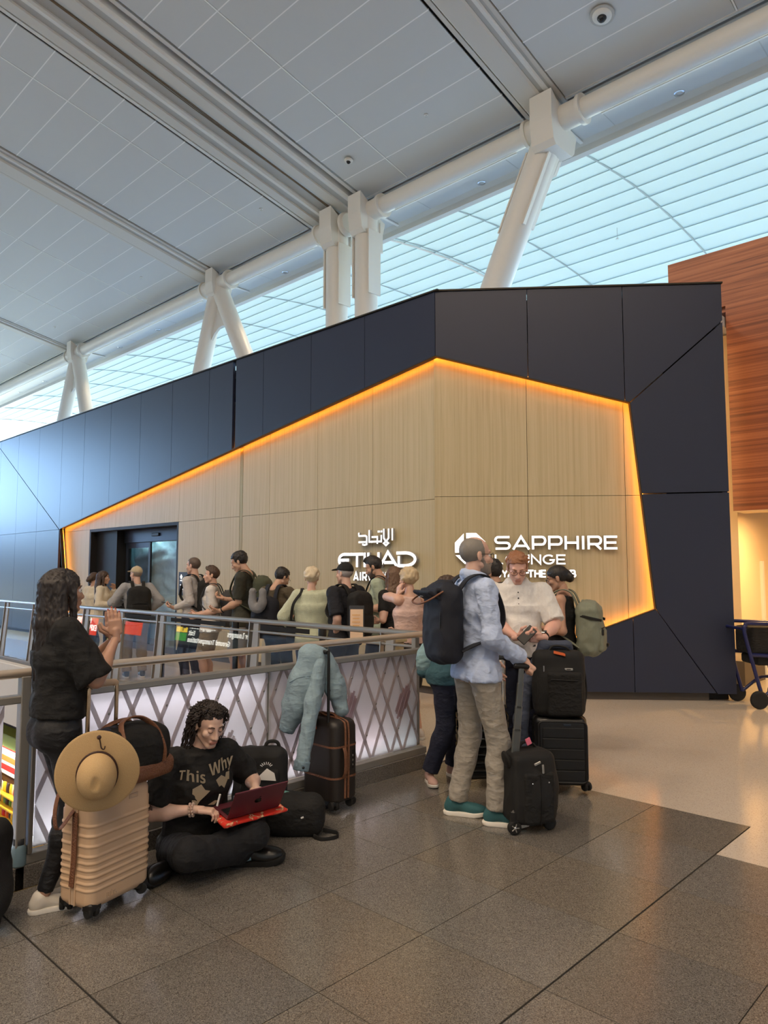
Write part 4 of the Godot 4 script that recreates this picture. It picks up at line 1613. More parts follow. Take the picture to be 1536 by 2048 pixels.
func build_columns() -> void:
	var r := 0.335
	# leaning column
	var top := sc(9.0, 8.1, -5.17)
	var bot := sc(9.0, 1.0, -8.4)
	var dirn := (sc(9.0, 5.983, -6.21) - top).normalized()
	bot = top + dirn * ((top.y - 0.0) / -dirn.y)
	var c := thing("roof_column", "single white steel column leaning left, nearest on the right", "column", bot, 0.0, "roof columns")
	column_leg(c, top - bot, Vector3.ZERO, r + 0.02)
	head_block(c, top - bot, 0.46)
	# twin upright columns
	for k in 2:
		var z: float = [-9.05, -9.84][k]
		var b := Vector3(14.4, 0, z * S)
		var t := sc(9.0, 8.1, z)
		var q := thing("roof_column", ["right one of the twin upright white columns", "left one of the twin upright white columns"][k], "column", b, 0.0, "roof columns")
		column_leg(q, t - b, Vector3.ZERO, r)
		head_block(q, t - b, 0.42)
	# splayed pairs
	var prs := [[-13.86, -14.50, -12.79, "splayed pair of white columns in the middle of the eaves"], [-21.40, -22.2, -20.66, "farthest splayed pair of white columns at left"]]
	for p in prs:
		var tp := sc(9.0, 8.12, p[0])
		var l1 := (sc(9.0, 6.28, p[1]) - tp)
		var l2 := (sc(9.0, 6.28, p[2]) - tp)
		l1 *= tp.y / -l1.y
		l2 *= tp.y / -l2.y
		var base := Vector3(tp.x, 0, tp.z)
		var q := thing("roof_column", p[3], "column", base, 0.0, "roof columns")
		var T0 := tp - base
		part(q, "leg", tube([T0 + l1, T0 + l1 * 0.01], r * 0.92, 28), M["white_steel"])
		part(q, "leg", tube([T0 + l2, T0 + l2 * 0.01], r * 0.92, 28), M["white_steel"])
		# web plate with an arched foot between the legs
		var u1 := l1.normalized()
		var u2 := l2.normalized()
		var arch := PackedVector2Array([Vector2(0, 0.1), Vector2(u1.z, u1.y) * 2.6])
		for k in 9:
			var f := k / 8.0
			var a := Vector2(u1.z, u1.y) * 2.9
			var b2 := Vector2(u2.z, u2.y) * 2.3
			arch.append(a.lerp(b2, f) + Vector2(0, 0.75 * sin(f * PI)))
		part(q, "web_plate", g_prism(arch, -0.05, 0.05).mesh(), M["white_steel"], T0, Basis(Vector3(0, 0, 1), Vector3.UP, Vector3(-1, 0, 0)))
		head_block(q, T0 + Vector3(0, 0.1, 0), 0.36)

func head_block(parent: Node, top: Vector3, h: float) -> void:
	# faceted saddle that takes the tube
	var poly := PackedVector2Array([Vector2(-h * 1.05, -h * 1.3), Vector2(-h * 0.8, -h * 1.55), Vector2(h * 0.75, -h * 1.55), Vector2(h * 1.0, -h * 1.3), Vector2(h * 1.25, -h * 0.35), Vector2(h * 0.7, -h * 0.15), Vector2(h * 0.1, h * 0.12), Vector2(-h * 0.5, h * 0.75), Vector2(-h * 1.2, h * 1.2), Vector2(-h * 1.2, -h * 0.2)])
	part(parent, "saddle", g_prism(poly, -h * 0.62, h * 0.62).mesh(), M["white_steel"], top, Basis.IDENTITY)

# ---------------------------------------------------------------- right side: timber volume and beige wall
func build_right() -> void:
	var w := struct("wall_timber")
	var X := 10.6
	# upper band and lower box, big veneer panels
	var zu := [-4.195, -2.6, -1.0, 0.8, 2.6]
	for k in 4:
		box(w, "veneer_panel", Vector3(X, 5.37, zu[k] + 0.002), Vector3(X + 0.06, 6.21, zu[k + 1] - 0.002), M["walnut" if k % 2 == 0 else "walnut_b"], 0.002)
	var zl := [-3.38, -1.9, -0.3, 1.3, 2.6]
	for k in 4:
		box(w, "veneer_panel", Vector3(X - 0.05, 2.43, zl[k] + 0.002), Vector3(X + 0.02, 5.36, zl[k + 1] - 0.002), M["walnut_b" if k % 2 == 0 else "walnut"], 0.002)
	box(w, "core", Vector3(X + 0.06, 5.3, -4.19), Vector3(X + 1.6, 6.2, 2.6), M["walnut"])
	box(w, "core", Vector3(X + 0.02, 2.44, -3.37), Vector3(X + 0.4, 5.3, 2.6), M["walnut"])
	box(w, "soffit", Vector3(X - 0.04, 2.42, -3.37), Vector3(X + 0.4, 2.44, 2.6), M["beige"])
	var b := struct("wall_beige")
	box(b, "wall", Vector3(10.85, 0, -5.2), Vector3(11.3, 5.02, -3.42), M["beige"])
	box(b, "wall", Vector3(11.3, 0, -3.62), Vector3(14.0, 5.02, -3.42), M["beige"])
	box(b, "wall", Vector3(13.0, 0, -3.4), Vector3(13.3, 5.4, 6.0), M["beige"])
	box(b, "skirting", Vector3(10.83, 0, -5.2), Vector3(10.85, 0.34, -3.40), M["dark_base"])
	box(b, "skirting", Vector3(10.85, 0, -3.42), Vector3(14.0, 0.34, -3.405), M["dark_base"])
	box(b, "door_frame", Vector3(11.75, 0, -3.42), Vector3(11.83, 1.75, -3.38), M["white_steel"])
	# upright light strip behind the end of the navy front washes the beige wall
	var ww := thing("wall_washer", "upright warm light strip behind the right end of navy front", "lamp", Vector3(9.857, 2.65, -3.62))
	part(ww, "body", bx(Vector3(0.04, 4.6, 0.06), 0.005), M["white_steel"])
	part(ww, "glow", bx(Vector3(0.01, 4.5, 0.04), 0.0), M["led"], Vector3(0.026, 0, 0))
	area(ww, "washer_light", Vector3(0.045, 0, 0), Vector3(1, 0, 0.05), Vector2(4.5, 0.04), 0.9, Color(1.0, 0.82, 0.56), Vector3(0, 1, 0))
	# recessed lamps under the timber box
	for k in 3:
		var z := -2.6 + k * 1.6
		var d := thing("soffit_lamp", ["warm recessed lamp under the timber box, nearest its corner", "second warm recessed lamp under the timber box", "third warm recessed lamp under the timber box"][k], "lamp", Vector3(10.85, 2.418, z), 0.0, "lamps under the timber box")
		part(d, "ring", lathe([[0.05, -0.006], [0.07, -0.004], [0.07, 0.0]], 16), M["chrome"])
		part(d, "bulb", lathe([[0.0, -0.004], [0.05, -0.004], [0.05, 0.0]], 14), M["bulb"])
		area(d, "soffit_light", Vector3(0, -0.02, 0), Vector3.DOWN, Vector2(0.1, 0.1), 3.0, Color(1.0, 0.80, 0.52), Vector3.RIGHT)

# ---------------------------------------------------------------- guard rails
func build_rails() -> void:
	# near rail with back-lit lattice panels, along X
	var r := thing("guard_rail", "near guard rail with back-lit lattice panels behind the seated woman", "railing", Vector3(0, 0, -3.95))
	box(r, "kerb", Vector3(-6.9, 0, -0.09), Vector3(4.60, 0.115, 0.03), M["granite"], 0.004)
	box(r, "shoe", Vector3(-6.9, 0.115, -0.05), Vector3(4.62, 0.165, 0.02), M["steel_grey"], 0.003)
	var secs := [[-4.6, -3.1], [-3.08, -1.6], [-1.58, -0.13], [-0.11, 1.374], [1.545, 3.045], [3.065, 4.585]]
	for k in secs.size():
		var a: float = secs[k][0]
		var b: float = secs[k][1]
		if k >= 3:
			lattice_panel(r, a, b, k)
		else:
			box(r, "panel", Vector3(a, 0.16, -0.06), Vector3(b, 0.93, -0.05), M["frosted"])
	box(r, "top_rail", Vector3(-6.9, 0.925, -0.045), Vector3(4.62, 0.965, 0.025), M["steel_grey"], 0.006)
	for s in [-4.62, -3.09, -1.59, -0.12, 1.435, 3.055, 4.605]:
		var wd := 0.09 if s == 1.435 else 0.05
		if s == 1.435:
			box(r, "post", Vector3(s - 0.008, 0.0, -0.03), Vector3(s + 0.040, 1.06, 0.03), M["steel_grey"], 0.004)
			box(r, "post", Vector3(s + 0.052, 0.165, -0.06), Vector3(s + 0.075, 1.06, 0.03), M["steel_satin"], 0.004)
		else:
			box(r, "post", Vector3(s - wd * 0.5, 0.165, -0.11), Vector3(s + wd * 0.5, 1.06, -0.062), M["steel_grey"], 0.004)
	# oval handrail
	var hp := PackedVector2Array()
	for k in 16:
		hp.append(Vector2(cos(TAU * k / 16.0) * 0.035, sin(TAU * k / 16.0) * 0.024))
	part(r, "handrail", g_loft([ring_zy(hp, -6.9), ring_zy(hp, 4.62)]).mesh(), M["bronze"], Vector3(0, 1.075, -0.01))
	# far rail: leaning posts and glass, along Z
	var f := thing("glass_rail", "far guard rail of leaning steel posts and glass before the queue", "railing", Vector3(4.675, 0.0, 0))
	var up := Vector3(0.083, 1.0, 0).normalized()
	var zs := [-4.45, -6.44, -8.43, -9.53, -10.60, -12.55, -13.85, -15.8, -17.8, -19.8, -21.8]
	var bz := Basis(Vector3(up.y, -up.x, 0), up, Vector3(0, 0, 1))
	box(f, "shoe", Vector3(-0.05, 0.0, -34), Vector3(0.05, 0.11, -4.12), M["steel_grey"], 0.004)
	for k in zs.size():
		part(f, "post", g_prism(PackedVector2Array([Vector2(-0.075, 0), Vector2(0.075, 0), Vector2(0.035, 0.98), Vector2(-0.055, 0.98)]), -0.012, 0.012).mesh(), M["steel_grey"], Vector3(0, 0.06, zs[k]), Basis(Vector3(0, 0, 1), up, Vector3(0, 0, 1).cross(up)))
		part(f, "post_edge", bx(Vector3(0.05, 1.0, 0.012), 0.0), M["steel"], Vector3(0, 0.06, zs[k] - 0.115) + up * 0.5, bz)
		if k > 0:
			var a: float = zs[k - 1]
			var b: float = zs[k]
			part(f, "glass_pane", bx(Vector3(0.012, 0.80, absf(b - a) - 0.24), 0.0), M["rail_glass"], Vector3(0.0, 0.11, (a + b) * 0.5 + 0.0) + up * 0.41, bz)
	part(f, "mid_rail", tube([Vector3(0, 0.06, -4.12) + up * 0.89, Vector3(0, 0.06, -34) + up * 0.89], 0.014, 10), M["steel"])
	part(f, "handrail", tube([Vector3(0, 0.06, -4.10) + up * 1.0, Vector3(0, 0.06, -34) + up * 1.0], 0.027, 14), M["steel"])

func ring_zy(p: PackedVector2Array, x: float) -> PackedVector3Array:
	var o := PackedVector3Array()
	for q in p:
		o.append(Vector3(x, q.y, q.x))
	return o

func lattice_panel(r: Node3D, a: float, b: float, k: int) -> void:
	box(r, "panel", Vector3(a, 0.165, -0.062), Vector3(b, 0.925, -0.056), M["frosted"])
	# housing behind the sheet with the light line at its foot
	box(r, "housing", Vector3(a, 0.165, -0.205), Vector3(b, 0.925, -0.19), M["plaster"])
	box(r, "housing", Vector3(a, 0.165, -0.19), Vector3(b, 0.175, -0.062), M["plaster"])
	box(r, "housing", Vector3(a, 0.915, -0.19), Vector3(b, 0.925, -0.062), M["plaster"])
	box(r, "light_line", Vector3(a + 0.02, 0.178, -0.16), Vector3(b - 0.02, 0.186, -0.10), M["lamp_glow"])
	var right := k == secs_last
	area(r, "light_line_lamp", Vector3((a + b) * 0.5 + (-0.15 if right else 0.0), 0.20, -0.13), Vector3(0, 1, -0.35), Vector2((b - a) * (0.66 if right else 0.95), 0.06), (LAT_R if right else LAT_L), Color(1.0, 0.86, 0.90) if right else Color(0.97, 0.95, 1.0), Vector3(1, 0, 0))
	if not right:
		area(r, "light_line_lamp", Vector3((a + b) * 0.5, 0.90, -0.13), Vector3(0, -1, -0.35), Vector2((b - a) * 0.95, 0.06), LAT_L * 0.8, Color(0.97, 0.95, 1.0), Vector3(1, 0, 0))
	# crossing bars
	var W := b - a
	var H := 0.75
	var y0 := 0.172
	var ang := deg_to_rad(66.0)
	var run := H / tan(ang)
	var win := strip(a, b, y0, y0 + H)
	var riv := Geo.new()
	for fam in 2:
		var x := a - run + 0.02 * k
		var n := 0
		while x < b + run:
			var x0 := x if fam == 0 else x + run
			var x1 := x + run if fam == 0 else x
			var dv := Vector2(x1 - x0, H).normalized().orthogonal() * 0.0125
			var q := PackedVector2Array([Vector2(x0, y0) + dv, Vector2(x0, y0) - dv, Vector2(x1, y0 + H) - dv, Vector2(x1, y0 + H) + dv])
			for c in Geometry2D.intersect_polygons(q, win):
				part(r, "lattice_bar", g_prism(c, 0.0, 0.006).mesh(), M["lattice"], Vector3(0, 0, -0.054 + 0.006 * fam))
			for j in 3:
				var f := 0.18 + 0.3 * j + (0.05 if fam == 0 else 0.0)
				var px := lerpf(x0, x1, f)
				if px > a + 0.03 and px < b - 0.03 and n % 2 == 0:
					riv.add(g_lathe([[0.0, 0.004], [0.006, 0.003], [0.008, 0.0]], 8), Transform3D(Basis(Vector3.RIGHT, Vector3(0, 0, 1), Vector3(0, -1, 0)), Vector3(px, y0 + H * f, -0.042)))
			n += 1
			x += 0.215 if n % 2 == 0 else 0.145
	var rv := part(r, "rivets", riv.mesh(), M["steel"])
	rv.set_meta("kind", "stuff")
	# clusters of closely set short bars
	for c in ([[0.42, 0.42], [1.15, 0.36]] if k == 4 else ([[0.72, 0.52], [1.33, 0.50]] if right else [[0.9, 0.5]])):
		for j in 6:
			var cx: float = a + c[0] + (j - 2.5) * 0.022
			var hh := 0.30 - 0.06 * absf(j - 2.5)
			var d := Vector2(cos(ang), sin(ang)) * hh * 0.5
			var o := d.normalized().orthogonal() * 0.0085
			var cc := Vector2(cx, y0 + c[1] * H + 0.01 * (j % 2))
			part(r, "short_bar", g_prism(PackedVector2Array([cc - d - o, cc - d + o, cc + d + o, cc + d - o]), 0.0, 0.005).mesh(), M["lattice_purple" if right else "lattice"], Vector3(0, 0, -0.041))

const secs_last := 5
const LAT_L := 0.21
const LAT_R := 0.085

# ---------------------------------------------------------------- boards over the void that the far glass mirrors
func sign_line(parent: Node, txt: String, size: float, y: float, z_end: float, m: Material) -> void:
	# reads towards -Z for someone looking at the board from +X; ends at z_end
	var tm: TextMesh = text_mesh(txt, size, 0.004, true)
	tm.horizontal_alignment = HORIZONTAL_ALIGNMENT_RIGHT
	part(parent, "print", tm, m, Vector3(0.035, y, z_end), Basis(Vector3(0, 0, -1), Vector3.UP, Vector3(1, 0, 0)))

func build_boards() -> void:
	var t := thing("direction_board", "black lit direction board over the void, mirrored in the far glass", "sign", Vector3(-3.0, 0, 0))
	box(t, "board", Vector3(-0.08, 0.45, -21.4), Vector3(0.03, 1.48, -16.8), M["board_black"], 0.01)
	for z in [-20.5, -17.6]:
		part(t, "post", tube([Vector3(-0.03, -5.4, z), Vector3(-0.03, 0.5, z)], 0.05, 12), M["steel_dark"])
	for a in 2:
		for b in 2:
			box(t, "pictogram", Vector3(0.03, 0.66 + 0.27 * b, -21.06 + 0.33 * a), Vector3(0.036, 0.91 + 0.27 * b, -20.75 + 0.33 * a), M["board_yellow" if b == 1 else "board_green"])
	box(t, "arrow", Vector3(0.036, 0.97, -20.68), Vector3(0.040, 1.10, -20.64), M["board_black"])
	box(t, "arrow", Vector3(0.036, 1.06, -20.68), Vector3(0.040, 1.10, -20.50), M["board_black"])
	sign_line(t, "Baggage Claim", 0.15, 1.14, -20.32, M["board_white"])
	sign_line(t, "Exit", 0.15, 0.93, -20.32, M["board_white"])
	sign_line(t, "Ground Transportation", 0.15, 0.72, -20.32, M["board_white"])
	sign_line(t, "Delta Sky Club (AB)", 0.15, 1.19, -18.45, M["board_white"])
	sign_line(t, "Other Lounges", 0.15, 1.0, -18.2, M["board_white"])
	box(t, "pictogram", Vector3(0.03, 1.08, -17.05), Vector3(0.036, 1.30, -16.85), M["board_blue"])
	area(t, "board_light", Vector3(0.06, 0.95, -19.1), Vector3(1, 0, 0), Vector2(4.2, 0.8), 0.15, Color(0.9, 0.95, 0.9))
	var r := thing("red_board", "coral red lit advertising board mirrored in the far glass", "sign", Vector3(-3.0, 0, 0))
	box(r, "board", Vector3(-0.08, 0.45, -29.2), Vector3(0.03, 1.35, -26.9), M["board_red"], 0.01)
	box(r, "board", Vector3(-0.08, 0.65, -26.0), Vector3(0.03, 1.30, -23.5), M["board_red"], 0.01)
	for z in [-28.2, -24.8]:
		part(r, "post", tube([Vector3(-0.03, -5.4, z), Vector3(-0.03, 0.7, z)], 0.05, 12), M["steel_dark"])
	sign_line(r, "NOW YOU", 0.22, 0.98, -28.7, M["board_white"])
	sign_line(r, "EXPERIENCE IT.", 0.22, 0.72, -28.95, M["board_white"])
	var e := thing("exit_board", "small yellow and green lit board mirrored beside the clasped hands", "sign", Vector3(-3.0, 0, 0))
	box(e, "board", Vector3(-0.06, 0.0, -25.9), Vector3(0.02, 0.62, -24.95), M["board_black"], 0.01)
	box(e, "pictogram", Vector3(0.02, 0.32, -25.7), Vector3(0.03, 0.58, -25.2), M["board_yellow"])
	box(e, "pictogram", Vector3(0.02, 0.04, -25.7), Vector3(0.03, 0.30, -25.2), M["board_green"])
	part(e, "post", tube([Vector3(-0.02, -5.4, -25.4), Vector3(-0.02, 0.05, -25.4)], 0.05, 12), M["steel_dark"])

func glow(key: String, c: Color, e: float) -> void:
	var m := mat(key, c, 0.5)
	m.emission_enabled = true
	m.emission = c
	m.emission_energy_multiplier = e

# ---------------------------------------------------------------- sweet shop on the level below
func build_shop() -> void:
	glow("shop_poster", Color(1.0, 0.93, 0.88), 0.35)
	mat("shop_lime", Color(0.55, 0.58, 0.12), 0.6)
	mat("shop_red", Color(0.78, 0.10, 0.08), 0.6)
	mat("shop_orange", Color(0.85, 0.40, 0.14), 0.6)
	mat("shop_yellow", Color(0.85, 0.68, 0.10), 0.6)
	mat("shop_green", Color(0.35, 0.55, 0.12), 0.6)
	mat("shop_purple", Color(0.28, 0.14, 0.40), 0.6)
	mat("shop_brown", Color(0.22, 0.12, 0.07), 0.6)
	mat("shop_cream", Color(0.86, 0.78, 0.60), 0.6)
	var t := thing("shop_shelf", "lime topped sweet shop shelving on the level below", "shelf", Vector3(4.9, -5.4, -14.3))
	box(t, "back_panel", Vector3(0.26, 0, -1.3), Vector3(0.30, 4.5, 1.3), M["shop_brown"])
	box(t, "fascia", Vector3(-0.05, 3.86, -1.3), Vector3(0.25, 4.08, 1.3), M["shop_lime"], 0.01)
	box(t, "poster", Vector3(0.20, 3.22, -0.9), Vector3(0.23, 3.84, 0.2), M["shop_poster"], 0.004)
	for k in 3:
		box(t, "poster_band", Vector3(0.19, 3.30 + k * 0.16, -0.8 + 0.1 * k), Vector3(0.20, 3.40 + k * 0.16, 0.15), M[["shop_red", "shop_orange", "shop_red"][k]])
	box(t, "side_panel", Vector3(0.0, 0, -1.32), Vector3(0.28, 4.0, -1.28), M["shop_yellow"])
	box(t, "side_panel", Vector3(0.0, 0, 1.28), Vector3(0.28, 4.0, 1.32), M["shop_yellow"])
	var cols := ["shop_red", "shop_orange", "shop_yellow", "shop_green", "shop_purple", "shop_cream", "shop_brown"]
	var nm := ["red", "orange", "yellow", "green", "purple", "cream", "brown"]
	var rr := RandomNumberGenerator.new()
	rr.seed = 5
	for r in 8:
		var y := 1.50 + r * 0.215
		box(t, "shelf_board", Vector3(-0.02, y - 0.025, -1.28), Vector3(0.26, y, 1.28), M["shop_yellow"])
	var proto := {}
	for r in 8:
		for c in 11:
			var k := (c * 3 + r * 5 + rr.randi() % 3) % 7
			var at := Vector3(4.98 + 0.03 * rr.randf(), -5.4 + 1.50 + r * 0.215, -14.95 + c * 0.13)
			var key: String = cols[k]
			if not proto.has(key):
				proto[key] = packet_mesh(k)
			var ow := ["first", "second", "third", "fourth", "fifth", "sixth", "seventh", "eighth", "ninth", "tenth", "eleventh"]
			var o := solo("candy_packet", proto[key], M[key], at, Basis(Vector3.UP, rr.randf_range(-0.2, 0.2)), "%s candy packet, %s from left on %s shop shelf from top below" % [nm[k], ow[c], ow[7 - r]], "candy packet", "candy packets in the shop below")
			o.scale = Vector3(1, rr.randf_range(0.8, 1.1), 1)
	var l := thing("shop_lamp", "strip lamp under the shop fascia on the level below", "lamp", Vector3(4.80, -1.56, -14.3))
	part(l, "tube", bx(Vector3(0.06, 0.03, 2.4), 0.004), M["lamp_glow"])
	area(l, "shop_light", Vector3(-0.06, -0.05, 0), Vector3(0.6, -1, 0), Vector2(2.3, 0.06), 2.2, Color(1.0, 0.93, 0.8), Vector3(0, 0, 1))

func packet_mesh(k: int) -> ArrayMesh:
	# pillow shaped bag with crimped ends
	var rings: Array = []
	for q in [[0.0, 0.10, 0.020], [0.012, 0.105, 0.05], [0.05, 0.105, 0.07], [0.11, 0.10, 0.06], [0.145 + 0.003 * k, 0.10, 0.03], [0.160 + 0.003 * k, 0.104, 0.006]]:
		rings.append(ring_xz(rrect(q[2], q[1], minf(q[2], q[1]) * 0.42, 2), q[0]))
	return g_loft(rings).mesh()

# ---------------------------------------------------------------- people
func ik(a: Vector3, b: Vector3, l1: float, l2: float, pole: Vector3) -> Array:
	# returns [middle joint, reachable end]
	var d := b - a
	var l := d.length()
	var mx := (l1 + l2) * 0.998
	if l > mx:
		d = d / l * mx
		l = mx
	var u := d / l
	var x := (l1 * l1 - l2 * l2 + l * l) / (2.0 * l)
	var h := sqrt(maxf(0.0, l1 * l1 - x * x))
	var pv := pole - u * pole.dot(u)
	pv = pv.normalized() if pv.length() > 1e-4 else Vector3.BACK
	return [a + u * x + pv * h, a + d]

# class codes kept in the red channel: 0 skin, 1 lips, 2 dark hair, 3 eye white, 4 iris, 5 nail
func class_geo(g: Geo, k: int) -> Geo:
	paint(g, Color(k, 0, 0))
	return g

func head_template(female: bool, cell: float, eyes_down: bool) -> Geo:
	var key := "head%s%.4f%s" % [female, cell, eyes_down]
	if cache.has(key):
		return cache[key]
	var I := Basis.IDENTITY
	var jw := 0.9 if female else 1.0
	var pr := [
		["e", Vector3(0, 0.032, -0.014), Vector3(0.074, 0.086, 0.096), I],
		["e", Vector3(0, -0.035, 0.022), Vector3(0.060 * jw, 0.072, 0.066), I],
		["c", Vector3(-0.048 * jw, -0.058, 0.005), Vector3(-0.018, -0.098, 0.058), 0.017, 0.016],
		["c", Vector3(0.048 * jw, -0.058, 0.005), Vector3(0.018, -0.098, 0.058), 0.017, 0.016],
		["c", Vector3(-0.010, -0.100, 0.066), Vector3(0.010, -0.100, 0.066), 0.016, 0.016],
		["c", Vector3(-0.034, 0.022, 0.074), Vector3(0.034, 0.022, 0.074), 0.010 if female else 0.012, 0.010 if female else 0.012],
		["c", Vector3(0, 0.010, 0.084), Vector3(0, -0.036, 0.104), 0.0075, 0.0115 if female else 0.0135],
		["c", Vector3(-0.012, -0.041, 0.092), Vector3(0.012, -0.041, 0.092), 0.0085, 0.0085],
		["e", Vector3(-0.042, -0.026, 0.056), Vector3(0.022, 0.020, 0.022), I],
		["e", Vector3(0.042, -0.026, 0.056), Vector3(0.022, 0.020, 0.022), I],
		["e", Vector3(0, -0.066, 0.084), Vector3(0.024, 0.0075, 0.010), I],
		["e", Vector3(0, -0.076, 0.081), Vector3(0.020, 0.0075, 0.010), I],
		["e", Vector3(-0.077, -0.008, -0.012), Vector3(0.008, 0.030, 0.018), Basis(Vector3.UP, 0.35)],
		["e", Vector3(0.077, -0.008, -0.012), Vector3(0.008, 0.030, 0.018), Basis(Vector3.UP, -0.35)],
		["c", Vector3(0, -0.06, -0.020), Vector3(0, -0.19, -0.045), 0.050 if not female else 0.043, 0.056 if not female else 0.046],
	]
	var subs := [["e", Vector3(-0.031, 0.001, 0.094), Vector3(0.017, 0.010, 0.014), I], ["e", Vector3(0.031, 0.001, 0.094), Vector3(0.017, 0.010, 0.014), I]]
	var g := sdf(pr, cell, 0.005, subs)
	g.c.resize(g.v.size())
	for k in g.v.size():
		var p := g.v[k]
		var lip: bool = absf(p.x) < 0.024 and p.y < -0.0585 and p.y > -0.083 and p.z > 0.083
		g.c[k] = Color(1 if lip else 0, 0, 0)
	for s in [-1.0, 1.0]:
		var c := Vector3(s * 0.031, 0.0, 0.0735)
		g.add(class_geo(g_tube(PackedVector3Array([Vector3(s * 0.015, 0.021, 0.0875), Vector3(s * 0.032, 0.026, 0.0855), Vector3(s * 0.049, 0.020, 0.072)]), [0.0035, 0.0042, 0.0022], 6), 2))
		if eyes_down:
			g.add(class_geo(g_ball(c, 0.0145, 10), 0))
			g.add(class_geo(g_tube(PackedVector3Array([c + Vector3(-0.013, -0.004, 0.007), c + Vector3(0, -0.0075, 0.0135), c + Vector3(0.013, -0.004, 0.007)]), 0.0018, 5), 2))
		else:
			g.add(class_geo(g_ball(c, 0.0138, 12), 3))
			g.add(class_geo(g_ball(c + Vector3(0, -0.001, 0.0085), 0.0064, 8), 4))
			g.add(class_geo(g_tube(PackedVector3Array([c + Vector3(-0.014, 0.001, 0.005), c + Vector3(0, 0.0075, 0.0125), c + Vector3(0.014, 0.001, 0.005)]), 0.0026, 5), 2))
	cache[key] = g
	return g

func g_ball(c: Vector3, r: float, n := 12) -> Geo:
	var prof: Array = []
	for k in n / 2 + 1:
		var a := -PI / 2 + PI * k / (n / 2)
		prof.append([maxf(cos(a) * r, 0.00005), sin(a) * r])
	var g := Geo.new()
	g.add(g_lathe(prof, n), Transform3D(Basis.IDENTITY, c))
	return g

func hand_template(pose: String, cell: float) -> Geo:
	var key := "hand" + pose + "%.4f" % cell
	if cache.has(key):
		return cache[key]
	var cur: Array = {"flat": [5, 7, 6], "relaxed": [22, 30, 20], "grip": [66, 84, 50], "hold": [34, 52, 36], "point": [30, 40, 25], "type": [30, 42, 22]}[pose]
	var pr := [["b", Vector3(0, 0, 0.052), Vector3(0.041, 0.0145, 0.048), Basis.IDENTITY, 0.0135], ["c", Vector3(0, 0, -0.03), Vector3(0, 0, 0.03), 0.025, 0.026], ["c", Vector3(0.022, -0.008, 0.03), Vector3(0.034, -0.008, 0.05), 0.015, 0.013]]
	var xs := [0.0305, 0.0105, -0.0098, -0.029]
	var ls := [0.076, 0.085, 0.079, 0.060]
	var nails := Geo.new()
	for f in 4:
		var p := Vector3(xs[f], 0.001, 0.092 - 0.004 * absf(f - 1.0))
		var a := 0.0
		var sp := (1.5 - f) * (0.05 if pose != "flat" else 0.03)
		for j in 3:
			var cc: float = cur[j] * (1.0 + 0.06 * f)
			if pose == "point" and f == 0:
				cc *= 0.25
			a += deg_to_rad(cc)
			var l: float = ls[f] * [0.46, 0.30, 0.24][j]
			var q := p + Vector3(sin(sp), -sin(a), cos(a) * cos(sp)).normalized() * l
			pr.append(["c", p, q, 0.0092 - 0.0009 * j - (0.001 if f == 3 else 0.0), 0.0086 - 0.0009 * j - (0.001 if f == 3 else 0.0)])
			if j == 2:
				var up := Vector3(0, cos(a), sin(a))
				nails.add(class_geo(g_ball(Vector3.ZERO, 1.0, 6), 5), Transform3D(Basis(Vector3(0.0048, 0, 0), up * 0.002, Vector3(0, -sin(a), cos(a)) * 0.0065), q + up * 0.0062))
			p = q
	var tc := 0.2 if pose == "flat" else 0.75
	var t0 := Vector3(0.034, -0.006, 0.028)
	var t1 := t0 + Vector3(0.80 - 0.2 * tc, -0.35 * tc, 0.55).normalized() * 0.042
	var t2 := t1 + Vector3(0.45 - 0.55 * tc, -0.55 * tc, 0.80).normalized() * 0.034
	pr.append(["c", t0, t1, 0.0125, 0.0105])
	pr.append(["c", t1, t2, 0.0105, 0.0088])
	var g := sdf(pr, cell, 0.0028)
	paint(g, Color(0, 0, 0))
	g.add(nails)
	cache[key] = g
	return g

func shoe_upper(cell: float, boot: bool) -> Geo:
	var key := "shoe%.4f%s" % [cell, boot]
	if cache.has(key):
		return cache[key]
	var I := Basis.IDENTITY
	var pr := [
		["e", Vector3(0, 0.05, -0.035), Vector3(0.036, 0.042, 0.046), I],
		["e", Vector3(0, 0.040, 0.125), Vector3(0.045, 0.034, 0.072), I],
		["c", Vector3(0, 0.062, 0.0), Vector3(0, 0.042, 0.11), 0.036, 0.034],
		["c", Vector3(0, 0.08, -0.018), Vector3(0, 0.12 if boot else 0.085, -0.022), 0.040, 0.046 if boot else 0.042],
	]
	var cut := {"cut": [[Vector3(0, -1, 0), -0.014]]}
	for p in pr:
		p.append(cut)
	var g := sdf(pr, cell, 0.008)
	cache[key] = g
	return g

func sole_geo(thick: float) -> Geo:
	var key := "sole%.3f" % thick
	if cache.has(key):
		return cache[key]
	var out: Array = []
	var prof := [[-0.085, 0.0], [-0.08, 0.022], [-0.055, 0.036], [0.0, 0.036], [0.06, 0.042], [0.12, 0.050], [0.165, 0.044], [0.195, 0.026], [0.205, 0.0]]
	for p in prof:
		out.append(Vector3(p[1], 0, p[0]))
	for k in range(prof.size() - 2, 0, -1):
		out.append(Vector3(-prof[k][1], 0, prof[k][0]))
	var rings: Array = []
	for e in [[0.0, 0.93], [0.004, 1.0], [thick * 0.8, 1.02], [thick, 0.98]]:
		var r := PackedVector3Array()
		for q in out:
			r.append(Vector3(q.x * e[1], e[0] + maxf(0.0, (q.z - 0.12) * 0.12), (q.z - 0.06) * e[1] + 0.06))
		rings.append(r)
	var g := g_loft(rings)
	cache[key] = g
	return g

